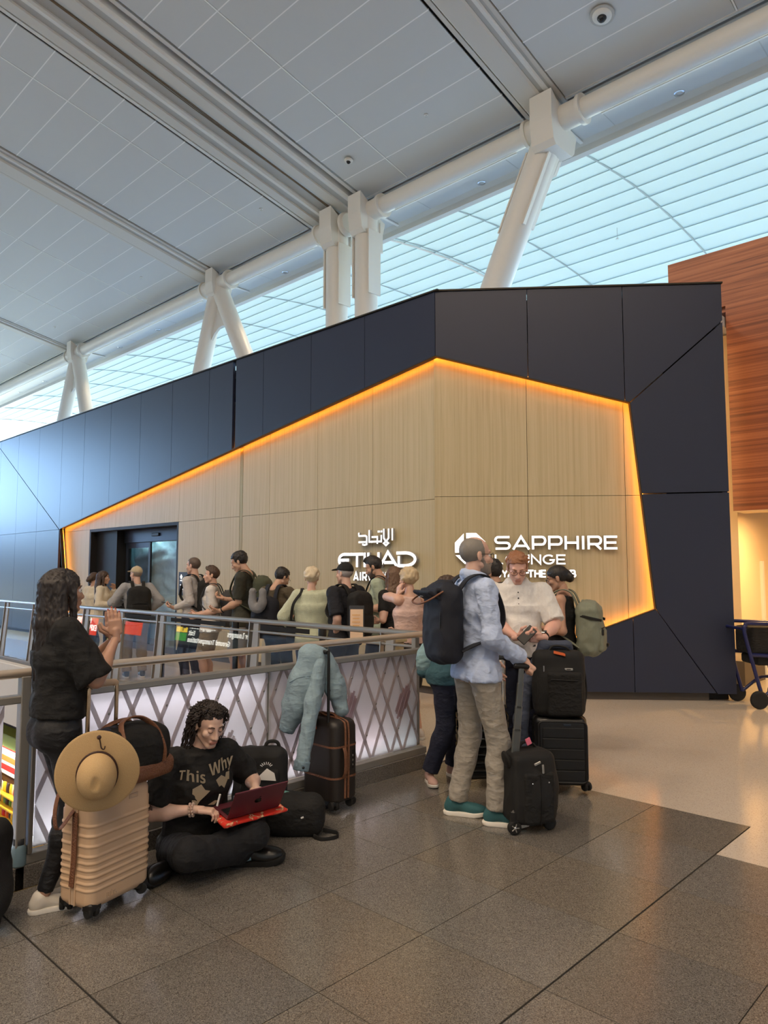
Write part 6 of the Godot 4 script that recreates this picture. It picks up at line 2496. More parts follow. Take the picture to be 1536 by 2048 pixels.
# a rucksack worn on a person's back
func backpack(P: Dictionary, label: String, m: Material, o: Dictionary) -> Node3D:
	var yawb := Basis(Vector3.UP, P["yaw"])
	var bb: Basis = yawb * Basis(P["side"], P["up"], P["fwd"])
	var w: float = o.get("w", 0.30)
	var h: float = o.get("h", 0.44)
	var dp: float = o.get("d", 0.16)
	var back: float = 0.10 * P["f"] + P["infl"] + 0.012
	var top: Vector3 = P["neck"] - P["up"] * (0.05 + o.get("drop", 0.0))
	var c: Vector3 = top - P["up"] * h * 0.5 - P["fwd"] * (back + dp * 0.5)
	var wc: Vector3 = P["at"] + yawb * c
	var t := thing("backpack", label, "backpack", wc, 0.0, o.get("group", ""))
	t.basis = bb
	var I := Basis.IDENTITY
	var cell := 0.010 if o.get("near", false) else 0.015
	var pr := [["b", Vector3(0, 0, 0), Vector3(w * 0.5, h * 0.5, dp * 0.5), I, dp * 0.40], ["e", Vector3(0, -h * 0.12, -dp * 0.15), Vector3(w * 0.47, h * 0.36, dp * 0.50), I], ["e", Vector3(0, h * 0.32, 0), Vector3(w * 0.40, h * 0.22, dp * 0.42), I]]
	part(t, "bag", sdf(pr, cell, 0.02, [], o.get("wr", 0.006), 0.12).mesh(), m)
	if o.get("pocket", true):
		var pp := [["b", Vector3(0, -h * 0.20, -dp * 0.52), Vector3(w * 0.36, h * 0.22, dp * 0.16), I, 0.03]]
		part(t, "pocket", sdf(pp, cell, 0.01, [], 0.004, 0.12).mesh(), m)
		part(t, "zip", tube([Vector3(-w * 0.34, h * 0.02, -dp * 0.62), Vector3(0, h * 0.045, -dp * 0.66), Vector3(w * 0.34, h * 0.02, -dp * 0.62)], 0.005, 6), M["zip"])
	part(t, "grab_loop", g_tube(smooth_path([Vector3(-0.045, h * 0.47, dp * 0.25), Vector3(-0.035, h * 0.53, dp * 0.25), Vector3(0.035, h * 0.53, dp * 0.25), Vector3(0.045, h * 0.47, dp * 0.25)], 4), 0.009, 6).mesh(), m)
	var sm: Material = o.get("strapm", m)
	var inv := bb.inverse() * yawb
	for s in [-1.0, 1.0]:
		var sh: Vector3 = P["shL"] if s > 0 else P["shR"]
		var S0: Vector3 = P["neck"] + P["side"] * s * 0.085 * P["k"]
		var fr: float = 0.105 * P["f"] + P["infl"] + 0.012
		var path: Array = [c + P["side"] * s * 0.075 + P["up"] * h * 0.40 + P["fwd"] * dp * 0.40, S0 + P["up"] * 0.012 - P["fwd"] * 0.085, S0 + P["up"] * 0.040 + P["side"] * s * 0.015, S0 - P["up"] * 0.015 + P["fwd"] * 0.085 + P["side"] * s * 0.015, P["chest"] + P["side"] * s * 0.115 * P["k"] + P["fwd"] * fr, P["waist"] + P["up"] * 0.10 + P["side"] * s * (0.150 * P["f"] + P["infl"]) + P["fwd"] * 0.055, c + P["side"] * s * w * 0.42 - P["up"] * h * 0.34 + P["fwd"] * dp * 0.35]
		var loc: Array = []
		for q in path:
			loc.append(inv * (q - c))
		part(t, "strap", strap_geo(smooth_path(loc, 5), o.get("sw", 0.05), 0.010, Vector3(1, 0, 0)).mesh(), sm)
	return t

func phone(at: Vector3, b: Basis, label: String, lit := false) -> void:
	var t := thing("phone", label, "phone", at)
	t.basis = b
	part(t, "case", bx(Vector3(0.074, 0.009, 0.150), 0.004), M["phone_case"])
	part(t, "screen", bx(Vector3(0.068, 0.001, 0.142), 0.0), M["phone_lit" if lit else "phone_dark"], Vector3(0, 0.005, 0))

func watch(P: Dictionary, left: bool, m: Material) -> void:
	var wr: Vector3 = P["wrL"] if left else P["wrR"]
	var el: Vector3 = P["elL"] if left else P["elR"]
	var d := (wr - el).normalized()
	var c := wr - d * 0.03
	var x := d.cross(Vector3.UP).normalized()
	var y := x.cross(d)
	var rg := circle_ring(c, x, y, 0.031 * P["k"], 14)
	part(P["node"], "watch_band", g_tube(rg, 0.007, 6, false, true).mesh(), m)
	part(P["node"], "watch", bx(Vector3(0.034, 0.012, 0.040), 0.004), M["phone_dark"], c + y * 0.033, Basis(x, y, x.cross(y)))

func cast_materials() -> void:
	mat("zip", Color(0.12, 0.12, 0.12), 0.4, 0.6)
	mat("phone_case", Color(0.05, 0.05, 0.06), 0.3)
	mat("phone_dark", Color(0.02, 0.02, 0.03), 0.08)
	var pl := mat("phone_lit", Color(0.9, 0.95, 1.0), 0.2)
	pl.emission_enabled = true
	pl.emission = Color(0.85, 0.92, 1.0)
	pl.emission_energy_multiplier = 0.5
	cloth("black_tee", Color(0.065, 0.063, 0.065))
	cloth("black_top", Color(0.035, 0.035, 0.04))
	cloth("black_leggings", Color(0.045, 0.05, 0.072), 0.65)
	cloth("black_denim", Color(0.055, 0.063, 0.085), 0.85, "weave", 18.0)
	cloth("navy_trouser", Color(0.10, 0.12, 0.20))
	cloth("jean", Color(0.14, 0.18, 0.27), 0.85, "weave", 18.0)
	cloth("blue_oxford", Color(0.70, 0.76, 0.88), 0.8, "weave", 18.0)
	cloth("grey_chino", Color(0.60, 0.575, 0.535), 0.85, "weave", 18.0)
	cloth("khaki", Color(0.55, 0.48, 0.38))
	cloth("white_polo", Color(0.86, 0.85, 0.84), 0.85, "knit", 12.0)
	cloth("white_tee", Color(0.82, 0.80, 0.78))
	cloth("cream_knit", Color(0.82, 0.78, 0.70), 0.9, "knit", 8.0)
	cloth("grey_shirt", Color(0.58, 0.58, 0.59))
	cloth("light_shirt", Color(0.74, 0.72, 0.71))
	cloth("olive_tee", Color(0.20, 0.20, 0.16))
	cloth("brown_tee", Color(0.30, 0.26, 0.19))
	cloth("olive_jacket", Color(0.22, 0.19, 0.14))
	cloth("sage_knit", Color(0.74, 0.76, 0.66), 0.95, "knit", 6.0)
	cloth("navy_tee", Color(0.075, 0.08, 0.115))
	cloth("mint_tee", Color(0.66, 0.71, 0.63))
	cloth("coral_tank", Color(0.82, 0.70, 0.66))
	cloth("black_skirt", Color(0.04, 0.04, 0.045))
	cloth("teal_top", Color(0.20, 0.34, 0.38))
	cloth("navy_pack", Color(0.055, 0.075, 0.13), 0.75, "ripstop", 18.0)
	cloth("black_pack", Color(0.04, 0.04, 0.043), 0.75, "ripstop", 18.0)
	cloth("grey_pack", Color(0.24, 0.24, 0.25), 0.8, "ripstop", 18.0)
	cloth("olive_pack", Color(0.27, 0.29, 0.22), 0.8, "ripstop", 18.0)
	cloth("sage_pack", Color(0.50, 0.52, 0.455), 0.8, "ripstop", 16.0)
	cloth("pillow_fleece", Color(0.50, 0.50, 0.51), 1.0, "knit", 20.0)
	mat("white_leather", Color(0.82, 0.79, 0.74), 0.5)
	mat("white_lace", Color(0.85, 0.83, 0.80), 0.7)
	mat("black_leather", Color(0.045, 0.042, 0.042), 0.32)
	mat("boot_sole", Color(0.07, 0.065, 0.06), 0.8)
	mat("pink_shoe", Color(0.76, 0.62, 0.57), 0.7)
	mat("ink", Color(0.13, 0.11, 0.12), 0.8)
	mat("shirt_print", Color(0.66, 0.60, 0.50), 0.85)
	cloth("teal_mesh", Color(0.17, 0.37, 0.39), 0.7, "ripstop", 22.0)
	cloth("blue_sock", Color(0.58, 0.76, 0.82))

func build_people() -> void:
	cast_materials()
	var wl: Material = M["white_leather"]
	var bl: Material = M["black_leather"]
	# woman in black, back to the viewer, hands clasped in front
	person("woman in black top and leggings, long dark hair, hands clasped, at left", Vector3(1.50, 0, -3.64), {
		"h": 1.61, "face": FWD * 0.66 + RGT * 0.75, "female": true, "near": true, "skin": SK_TAN, "hair": "long", "hcol": Color(0.018, 0.013, 0.012),
		"top": "tee", "sleeve": 0.98, "sleeve_loose": 0.045, "loose": 0.026, "hem": 0.03, "tmat": M["black_top"], "tname": "top", "wrinkle": 0.007,
		"legs": "leggings", "lmat": M["black_leggings"], "smat": wl, "lacem": M["white_lace"],
		"rw": [0.265, 1.27, 0.02], "lw": [0.215, 1.25, 0.10], "rp": [0.25, -1.0, -0.2], "lp": [0.3, -1.0, 0.3], "hands": ["flat", "flat"],
		"rfd": [-0.12, 1.0, 0.0], "rpn": [-0.5, 0.0, 1.0], "lfd": [-0.1, 0.95, 0.1], "lpn": [0.5, 0, -1.0], "nail": Color(0.35, 0.02, 0.03),
		"la": [-0.05, 0.085, 0.16], "ra": [-0.01, 0.085, -0.06], "lf": [0.75, 0, 0.6], "rf": [0.8, 0, 0.5], "head": [0.12, -0.05, 0.0], "down": false})
	# bearded man
	var P := person("bearded man in pale blue shirt and grey chinos", Vector3(3.86, 0, -2.86), {
		"h": 1.83, "face": RGT * 0.92 + FWD * 0.34, "near": true, "skin": SK_FAIR, "hair": "balding", "hcol": Color(0.20, 0.18, 0.155), "beard": true, "beardc": Color(0.22, 0.18, 0.15), "glasses": true, "down": false, "browc": Color(0.14, 0.09, 0.06),
		"top": "shirt", "tmat": M["blue_oxford"], "loose": 0.016, "hem": -0.075, "wrinkle": 0.011, "sleeve_loose": 0.016,
		"legs": "pants", "lloose": 0.012, "lmat": M["grey_chino"], "smat": M["teal_mesh"], "wrinkle_l": 0.01,
		"rw": [0.27, 1.05, -0.12], "rp": [-0.2, -1.0, -0.3], "rfd": [0.72, -0.6, 0.0], "rpn": [-0.5, -1.0, 0.0], "hands": ["relaxed", "grip"],
		"lw": [0.12, 0.98, 0.30], "la": [-0.12, 0.085, 0.13], "ra": [0.11, 0.085, -0.07], "lf": [0.93, 0, -0.22], "rf": [0.95, 0, -0.18], "head": [-0.05, -0.02, 0.0]})
	var bp := backpack(P, "navy backpack with pale emblem flap worn by the bearded man", M["navy_pack"], {"w": 0.32, "h": 0.50, "d": 0.17, "near": true, "pocket": false, "drop": -0.03, "sw": 0.055})
	navy_flap(bp)
	# man in the white polo shirt
	P = person("man in white polo shirt with red hair looking at his phone", Vector3(4.95, 0, -3.25), {
		"h": 1.77, "face": -FWD * 0.96 - RGT * 0.10, "near": true, "fat": 1.16, "belly": 0.05, "skin": Color(0.66, 0.38, 0.30), "hair": "side", "hcol": Color(0.28, 0.12, 0.055), "glasses": true, "browc": Color(0.35, 0.2, 0.12),
		"top": "polo", "tmat": M["white_polo"], "loose": 0.014, "hem": -0.02, "sleeve": 0.92, "sleeve_loose": 0.030, "wrinkle": 0.008,
		"lmat": M["navy_trouser"], "lloose": 0.016, "smat": bl, "solem": M["black_rubber"],
		"rw": [-0.07, 1.10, -0.33], "rp": [-0.6, -0.9, -0.05], "lw": [0.13, 1.10, -0.33], "lp": [0.7, -0.9, -0.05], "hands": ["hold", "hold"],
		"rfd": [0.75, 0.15, -0.5], "rpn": [0.1, 0.6, 1.0], "lfd": [-0.9, 0.05, -0.25], "lpn": [0, 0.3, 1.0], "head": [0.0, 0.42, 0.0], "la": [0.14, 0.085, 0.0], "ra": [-0.12, 0.085, -0.05]})
	watch(P, true, M["black_rubber"])
	belt(P)
	polo_buttons(P)
	phone(Vector3(4.95, 0, -3.25) + R([-0.005, 1.125, -0.40]), Basis(RGT, -1.9), "dark phone held by the man in white polo")
	# woman with the sage rucksack
	P = person("woman with dark hair in bun and black tank top, beside the navy front", Vector3(5.80, 0, -3.34), {
		"h": 1.66, "face": -RGT * 0.90 + FWD * 0.42, "female": true, "skin": SK_TAN, "hair": "bun", "hcol": H_BLACK, "glasses": true,
		"top": "tank", "tmat": M["black_top"], "tname": "top", "hem": -0.1, "lmat": M["black_denim"], "smat": bl, "head": [0.15, 0.25, 0.0], "lw": [-0.20, 1.10, -0.02], "rw": [-0.2, 1.08, 0.16], "hands": ["hold", "hold"]})
	var sg := backpack(P, "sage green travel backpack with buckles worn by woman in tank top", M["sage_pack"], {"w": 0.31, "h": 0.46, "d": 0.20, "near": true, "drop": 0.02, "wr": 0.008})
	part(sg, "buckle", bx(Vector3(0.03, 0.05, 0.02), 0.004), M["black_plastic"], Vector3(0.10, -0.02, -0.13))
	part(sg, "buckle", bx(Vector3(0.05, 0.03, 0.02), 0.004), M["black_plastic"], Vector3(-0.06, -0.14, -0.145))
	for s in [-1.0, 1.0]:
		part(sg, "side_strap", strap_geo(smooth_path([Vector3(s * 0.150, 0.12, 0.05), Vector3(s * 0.165, 0.10, -0.05), Vector3(s * 0.10, 0.08, -0.12)], 4), 0.022, 0.006, Vector3.UP).mesh(), M["black_pack"])
	# man in the olive jacket
	person("man with black hair and beard in dark olive jacket, facing left", Vector3(5.40, 0, -3.78), {
		"h": 1.71, "face": -RGT * 0.88 + FWD * 0.5, "skin": SK_OLIVE, "hair": "short", "hcol": H_BLACK, "beard": true, "top": "jacket", "tname": "jacket", "tmat": M["olive_jacket"], "loose": 0.028, "sleeve_loose": 0.024, "hem": -0.15, "lmat": M["khaki"], "smat": bl, "head": [0.1, 0.22, 0.0], "lw": [-0.18, 1.02, -0.05], "rw": [-0.2, 1.05, 0.15], "hands": ["hold", "hold"]})
	# traveller hidden behind the bearded man
	P = person("traveller in navy trousers and pink shoes mostly hidden behind the bearded man", Vector3(4.40, 0, -3.56), {
		"h": 1.56, "face": RGT * 0.95 - FWD * 0.2, "female": true, "skin": SK_PALE, "hair": "bob", "hcol": H_BROWN, "top": "long", "tmat": M["teal_top"], "hem": -0.1, "lmat": M["navy_trouser"], "lloose": 0.02, "smat": M["pink_shoe"], "lacem": M["white_lace"], "near": true,
		"rw": [0.27, 1.02, -0.06], "lw": [0.28, 1.02, 0.05], "hands": ["hold", "hold"], "rfd": [0.8, 0.4, 0.1], "rpn": [0, 0.8, 0.5], "lfd": [0.8, 0.4, -0.1], "lpn": [0, 0.8, -0.5], "head": [0.0, 0.3, 0.0], "la": [0.07, 0.085, 0.14], "ra": [-0.12, 0.085, -0.04], "lf": [0.5, 0, -0.85], "rf": [0.2, 0, -1.0]})
	phone(Vector3(4.40, 0, -3.56) + R([0.37, 1.10, 0.0]), Basis(Vector3.UP, 0.8) * Basis(Vector3.RIGHT, 0.5), "red cased phone held in front of hidden traveller")
	seated_woman()
	queue()

func belt(P: Dictionary) -> void:
	var pts := PackedVector3Array()
	for k in 22:
		var a := TAU * k / 22.0
		pts.append(P["waist"] - P["up"] * 0.055 + P["side"] * cos(a) * (0.150 * P["f"]) + P["fwd"] * sin(a) * 0.118 * P["f"])
	part(P["node"], "belt", g_tube(pts, 0.016, 6, false, true).mesh(), M["black_leather"])

func polo_buttons(P: Dictionary) -> void:
	for k in 3:
		var q: Vector3 = P["neck"] - P["up"] * (0.055 + 0.045 * k) + P["fwd"] * 0.25
		var d := 1.0
		for st in 60:
			d = dist_at(P["tprims"], q, 0.013)
			if d < 0.003:
				break
			q -= P["fwd"] * maxf(d * 0.7, 0.001)
		part(P["node"], "button", g_ball(Vector3.ZERO, 0.006, 8).mesh(), M["black_plastic"], q)

func navy_flap(t: Node3D) -> void:
	# folded top with a tan trimmed flap and a pale emblem, print down the side
	var I := Basis.IDENTITY
	part(t, "flap", sdf([["b", Vector3(0.0, 0.17, -0.095), Vector3(0.13, 0.012, 0.075), Basis(Vector3.RIGHT, 0.5), 0.012], ["b", Vector3(0.0, 0.205, -0.03), Vector3(0.12, 0.014, 0.08), Basis(Vector3.RIGHT, 0.1), 0.014]], 0.008, 0.01, [], 0.003, 0.2).mesh(), M["navy_pack"])
	part(t, "flap_trim", g_tube(smooth_path([Vector3(-0.13, 0.205, -0.06), Vector3(-0.115, 0.145, -0.165), Vector3(0.0, 0.125, -0.185), Vector3(0.115, 0.145, -0.165), Vector3(0.13, 0.205, -0.06)], 5), 0.006, 6).mesh(), M["tan_leather"])
	for k in 3:
		part(t, "emblem", bx(Vector3(0.045 - 0.008 * k, 0.003, 0.009), 0.0), M["print_white"], Vector3(0.05, 0.178 - 0.0065 * k, -0.118 - 0.013 * k), Basis(Vector3.RIGHT, 0.5))
	for k in 9:
		var l: float = [0.010, 0.006, 0.012, 0.014, 0.008, 0.012, 0.010, 0.013, 0.009][k]
		part(t, "print", bx(Vector3(0.010, l, 0.002), 0.0), M["print_white"], Vector3(0.055, 0.03 - 0.017 * k, -0.094 - 0.002 * absf(4.0 - k) * -1.0))
	part(t, "side_seam", tube([Vector3(0.12, 0.19, -0.07), Vector3(0.135, 0.0, -0.085), Vector3(0.12, -0.20, -0.07)], 0.004, 6), M["zip"])
	part(t, "side_seam", tube([Vector3(-0.12, 0.19, -0.07), Vector3(-0.135, 0.0, -0.085), Vector3(-0.12, -0.20, -0.07)], 0.004, 6), M["zip"])

func queue() -> void:
	var bl: Material = M["black_leather"]
	var wl: Material = M["white_leather"]
	var P: Dictionary
	# right to left along the glass rail
	P = person("woman with cropped blonde hair in coral tank top and black skirt", Vector3(5.22, 0, -4.66), {
		"h": 1.63, "face": -RGT * 0.62 + FWD * 0.78, "female": true, "skin": SK_FAIR, "hair": "bob", "hcol": H_BLOND, "top": "tank", "tname": "top", "tmat": M["coral_tank"], "hem": 0.02, "legs": "shorts", "lmat": M["black_skirt"], "lloose": 0.03, "smat": wl,
		"lw": [-0.10, 1.36, -0.06], "lp": [-0.6, -1.0, -0.3], "lfd": [0.1, 1.0, 0.1], "lpn": [0.6, 0.0, 0.4], "hands": ["relaxed", "relaxed"], "rw": [-0.1, 1.0, 0.2]})
	P = person("woman with long brown hair holding her face, beside cropped blonde woman", Vector3(5.80, 0, -5.39), {
		"h": 1.65, "face": -RGT * 0.55 + FWD * 0.83, "female": true, "skin": SK_FAIR, "hair": "long", "hcol": Color(0.12, 0.065, 0.035), "hseed": 4, "top": "tee", "tmat": M["black_top"], "lmat": M["jean"], "smat": wl,
		"lw": [-0.09, 1.30, -0.10], "lp": [-0.3, -1.0, -0.4], "lfd": [0.1, 1.0, 0.1], "lpn": [0.4, 0, 0.8], "rw": [-0.15, 1.05, 0.15]})
	watch(P, true, M["black_rubber"])
	P = person("young man with dark quiff in pale green tee reading a lit phone", Vector3(6.15, 0, -5.97), {
		"h": 1.79, "face": -RGT * 0.92 + FWD * 0.2, "skin": SK_OLIVE, "hair": "quiff", "hcol": H_BLACK, "beard": true, "beardc": Color(0.08, 0.055, 0.045), "tmat": M["mint_tee"], "lmat": M["jean"], "smat": wl, "sleeve": 0.85,
		"lw": [-0.17, 1.16, -0.18], "lp": [0.4, -1.0, -0.1], "rw": [-0.22, 1.14, 0.10], "hands": ["hold", "hold"], "lfd": [-0.9, 0.25, 0.0], "lpn": [0, 1, 0.3], "head": [0.0, 0.38, 0.0]})
	phone(Vector3(6.15, 0, -5.97) + R([-0.29, 1.235, -0.17]), Basis(Vector3.UP, 0.8) * Basis(Vector3.RIGHT, 0.3), "lit phone held by the man in pale green tee", true)
	backpack(P, "slim black backpack worn by the man in pale green tee", M["black_pack"], {"w": 0.27, "h": 0.40, "d": 0.11})
	P = person("older man in black baseball cap and navy tee, facing left", Vector3(5.34, 0, -5.68), {
		"h": 1.69, "face": -RGT * 0.70 + FWD * 0.66, "fat": 1.15, "belly": 0.05, "skin": SK_FAIR, "hair": "buzz", "hcol": Color(0.35, 0.32, 0.30), "cap": "cap_black", "tmat": M["navy_tee"], "sleeve": 0.9, "sleeve_loose": 0.03, "lmat": M["black_denim"], "smat": bl,
		"lw": [-0.09, 0.90, -0.10], "head": [0.1, 0.0, 0.0]})
	backpack(P, "black backpack on the back of the man in black cap", M["black_pack"], {"w": 0.30, "h": 0.46, "d": 0.15})
	P = person("woman with short platinum hair in sage knitted sweater, back turned", Vector3(5.28, 0, -6.16), {
		"h": 1.64, "face": FWD * 0.97 + RGT * 0.08, "female": true, "fat": 1.12, "skin": SK_FAIR, "hair": "bob", "hcol": Color(0.66, 0.55, 0.38), "hseed": 3, "top": "long", "tname": "sweater", "tmat": M["sage_knit"], "loose": 0.032, "sleeve_loose": 0.030, "hem": -0.13, "wrinkle": 0.006, "lmat": M["jean"], "smat": wl,
		"lw": [-0.20, 0.92, 0.10], "rw": [0.19, 0.86, 0.12], "lp": [-0.9, -0.3, -0.4], "rp": [0.9, -0.3, -0.4]})
	shoulder_bag(P)
	P = person("man in brown tee with neck pillow on his backpack, head bowed", Vector3(5.42, 0, -6.95), {
		"h": 1.66, "face": FWD * 0.80 + RGT * 0.45, "fat": 1.1, "skin": SK_OLIVE, "hair": "short", "hcol": H_BLACK, "glasses": true, "tmat": M["brown_tee"], "sleeve": 0.9, "sleeve_loose": 0.026, "lmat": M["black_denim"], "smat": bl,
		"rw": [0.12, 1.02, -0.10], "rp": [0.8, -0.5, -0.3], "lw": [0.05, 1.05, 0.2], "hands": ["hold", "hold"], "head": [-0.35, 0.45, 0.0]})
	backpack(P, "black backpack under a grey neck pillow", M["navy_pack"], {"w": 0.34, "h": 0.46, "d": 0.17, "drop": 0.06})
	neck_pillow(P)
	P = person("tall young man in dark olive tee looking down at his papers", Vector3(5.46, 0, -7.70), {
		"h": 1.87, "face": -RGT * 0.95 + FWD * 0.1, "skin": SK_OLIVE, "hair": "short", "hcol": H_BLACK, "tmat": M["olive_tee"], "sleeve": 0.88, "sleeve_loose": 0.022, "legs": "shorts", "lmat": M["grey_shirt"], "lloose": 0.03, "smat": wl,
		"lw": [-0.27, 1.10, -0.10], "lp": [0.5, -1, 0.0], "rw": [-0.26, 1.24, 0.14], "rp": [0.5, -1, 0.1], "hands": ["hold", "hold"], "lfd": [-1, 0, 0.1], "lpn": [0, 1, 0.2], "rfd": [-0.95, 0.2, 0], "rpn": [0, 1, 0], "head": [0.0, 0.42, 0.0]})
	watch(P, true, M["black_rubber"])
	backpack(P, "olive hiking backpack worn by the tall man in olive tee", M["olive_pack"], {"w": 0.32, "h": 0.52, "d": 0.20})
	var pa := thing("boarding_pass", "white folded paper in the hand of the tall man in olive tee", "paper", Vector3(5.46, 0, -7.70) + R([-0.40, 1.13, -0.10]))
	part(pa, "sheet", bx(Vector3(0.10, 0.004, 0.08), 0.0), M["paper"], Vector3.ZERO, Basis(Vector3.UP, 0.8) * Basis(Vector3.RIGHT, 0.9))
	P = person("young man in white tee and beige shorts looking back, with grey backpack", Vector3(5.40, 0, -8.34), {
		"h": 1.66, "face": -RGT * 0.93 - FWD * 0.05, "skin": SK_FAIR, "hair": "quiff", "hcol": H_BROWN, "hseed": 2, "tmat": M["white_tee"], "sleeve": 0.85, "sleeve_loose": 0.022, "legs": "shorts", "lmat": M["khaki"], "lloose": 0.028, "smat": wl, "down": false,
		"lw": [-0.15, 1.02, -0.14], "lp": [0.5, -1.0, -0.1], "rw": [-0.2, 1.03, 0.06], "hands": ["hold", "hold"], "head": [0.1, -0.05, 0.0]})
	backpack(P, "grey daypack worn by the young man in white tee", M["grey_pack"], {"w": 0.31, "h": 0.46, "d": 0.19, "drop": 0.02})
	P = person("tall man with cropped hair in pale long-sleeved shirt, facing the door", Vector3(5.62, 0, -9.15), {
		"h": 1.80, "face": -RGT * 0.85 + FWD * 0.30, "skin": SK_FAIR, "hair": "buzz", "hcol": Color(0.09, 0.06, 0.045), "top": "long", "tmat": M["light_shirt"], "loose": 0.014, "hem": -0.02, "lmat": M["navy_trouser"], "smat": wl, "down": false,
		"lw": [-0.22, 1.08, -0.12], "lp": [0.4, -1.0, -0.1], "lfd": [-0.9, 0.2, 0], "lpn": [0, 1, 0.2], "hands": ["hold", "relaxed"]})
	phone(Vector3(5.62, 0, -9.15) + R([-0.34, 1.15, -0.11]), Basis(Vector3.UP, 0.8) * Basis(Vector3.RIGHT, 0.2), "dark phone held by the tall man in pale shirt")
	backpack(P, "black backpack worn by the tall man in pale shirt", M["black_pack"], {"w": 0.30, "h": 0.48, "d": 0.16})
	P = person("man in beige cap and grey shirt with hand on hip, by the lounge door", Vector3(5.36, 0, -10.32), {
		"h": 1.67, "face": -RGT * 0.45 + FWD * 0.85, "fat": 1.1, "skin": SK_FAIR, "hair": "buzz", "hcol": Color(0.25, 0.2, 0.16), "cap": "cap_beige", "top": "long", "tmat": M["grey_shirt"], "loose": 0.022, "sleeve_loose": 0.024, "lmat": M["khaki"], "lloose": 0.02, "smat": bl,
		"rw": [0.17, 0.98, 0.02], "rp": [1.0, 0.1, 0.0], "lw": [-0.22, 1.12, 0.05], "lp": [-0.5, -0.9, -0.2], "head": [0.55, 0.0, 0.0]})
	backpack(P, "large black backpack worn by the man in beige cap", M["black_pack"], {"w": 0.34, "h": 0.50, "d": 0.18})
	P = person("woman with long wavy brown hair in cream knit top, facing right", Vector3(5.50, 0, -11.75), {
		"h": 1.60, "face": RGT * 0.75 + FWD * 0.1, "female": true, "skin": SK_OLIVE, "hair": "long", "hcol": Color(0.05, 0.03, 0.022), "hseed": 6, "top": "long", "tname": "sweater", "tmat": M["cream_knit"], "loose": 0.022, "sleeve_loose": 0.02, "hem": 0.0, "lmat": M["cream_knit"], "smat": wl, "down": false,
		"rw": [0.22, 1.06, -0.1], "lw": [0.14, 1.30, 0.12], "hands": ["relaxed", "hold"]})
	P = person("woman with pinned-up hair in cream top behind the wavy-haired woman", Vector3(5.62, 0, -12.35), {
		"h": 1.58, "face": FWD * 0.8 + RGT * 0.4, "female": true, "skin": SK_OLIVE, "hair": "bun", "hcol": H_BROWN, "hseed": 8, "top": "long", "tmat": M["cream_knit"], "loose": 0.02, "lmat": M["black_denim"], "smat": wl})

func shoulder_bag(P: Dictionary) -> void:
	var yb := Basis(Vector3.UP, P["yaw"])
	var c: Vector3 = P["at"] + yb * (P["waist"] + P["side"] * 0.21 + P["up"] * -0.06 - P["fwd"] * 0.02)
	var t := thing("shoulder_bag", "black shoulder bag hanging from woman in sage sweater", "bag", c, P["yaw"])
	part(t, "pouch", sdf([["b", Vector3.ZERO, Vector3(0.05, 0.12, 0.13), Basis.IDENTITY, 0.03]], 0.013, 0.01, [], 0.006, 0.15).mesh(), M["black_pack"])
	var top: Vector3 = P["shL"] + P["up"] * 0.075 - P["side"] * 0.05 - (P["waist"] + P["side"] * 0.21 + P["up"] * -0.06 - P["fwd"] * 0.02)
	part(t, "strap", strap_geo(smooth_path([Vector3(0, 0.10, -0.10), Vector3(-0.035, 0.30, -0.135), top + Vector3(0, -0.05, -0.07), top, top + Vector3(0, -0.05, 0.08), Vector3(-0.03, 0.28, 0.13), Vector3(0, 0.10, 0.10)], 5), 0.03, 0.008, Vector3(1, 0, 0)).mesh(), M["black_pack"])

func neck_pillow(P: Dictionary) -> void:
	var yb := Basis(Vector3.UP, P["yaw"]) * Basis(P["side"], P["up"], P["fwd"])
	var c: Vector3 = P["at"] + Basis(Vector3.UP, P["yaw"]) * (P["neck"] - P["up"] * 0.16 - P["fwd"] * 0.36)
	var t := thing("neck_pillow", "grey fleece neck pillow clipped to a black backpack in the queue", "pillow", c)
	t.basis = yb
	var pr: Array = []
	var pts: Array = []
	for k in 11:
		var a := lerpf(-0.18, PI + 0.18, k / 10.0)
		pts.append(Vector3(cos(a) * 0.075, -sin(a) * 0.10 + 0.03, 0))
	pts[0] += Vector3(0.0, 0.08, 0)
	pts[10] += Vector3(0.0, 0.08, 0)
	for k in 10:
		pr.append(["c", pts[k], pts[k + 1], 0.042, 0.042])
	part(t, "cushion", sdf(pr, 0.010, 0.01, [], 0.004, 0.3).mesh(), M["pillow_fleece"])
	part(t, "cord", tube([Vector3(-0.06, 0.10, 0.0), Vector3(0, 0.13, 0.02), Vector3(0.06, 0.10, 0)], 0.004, 6), M["zip"])

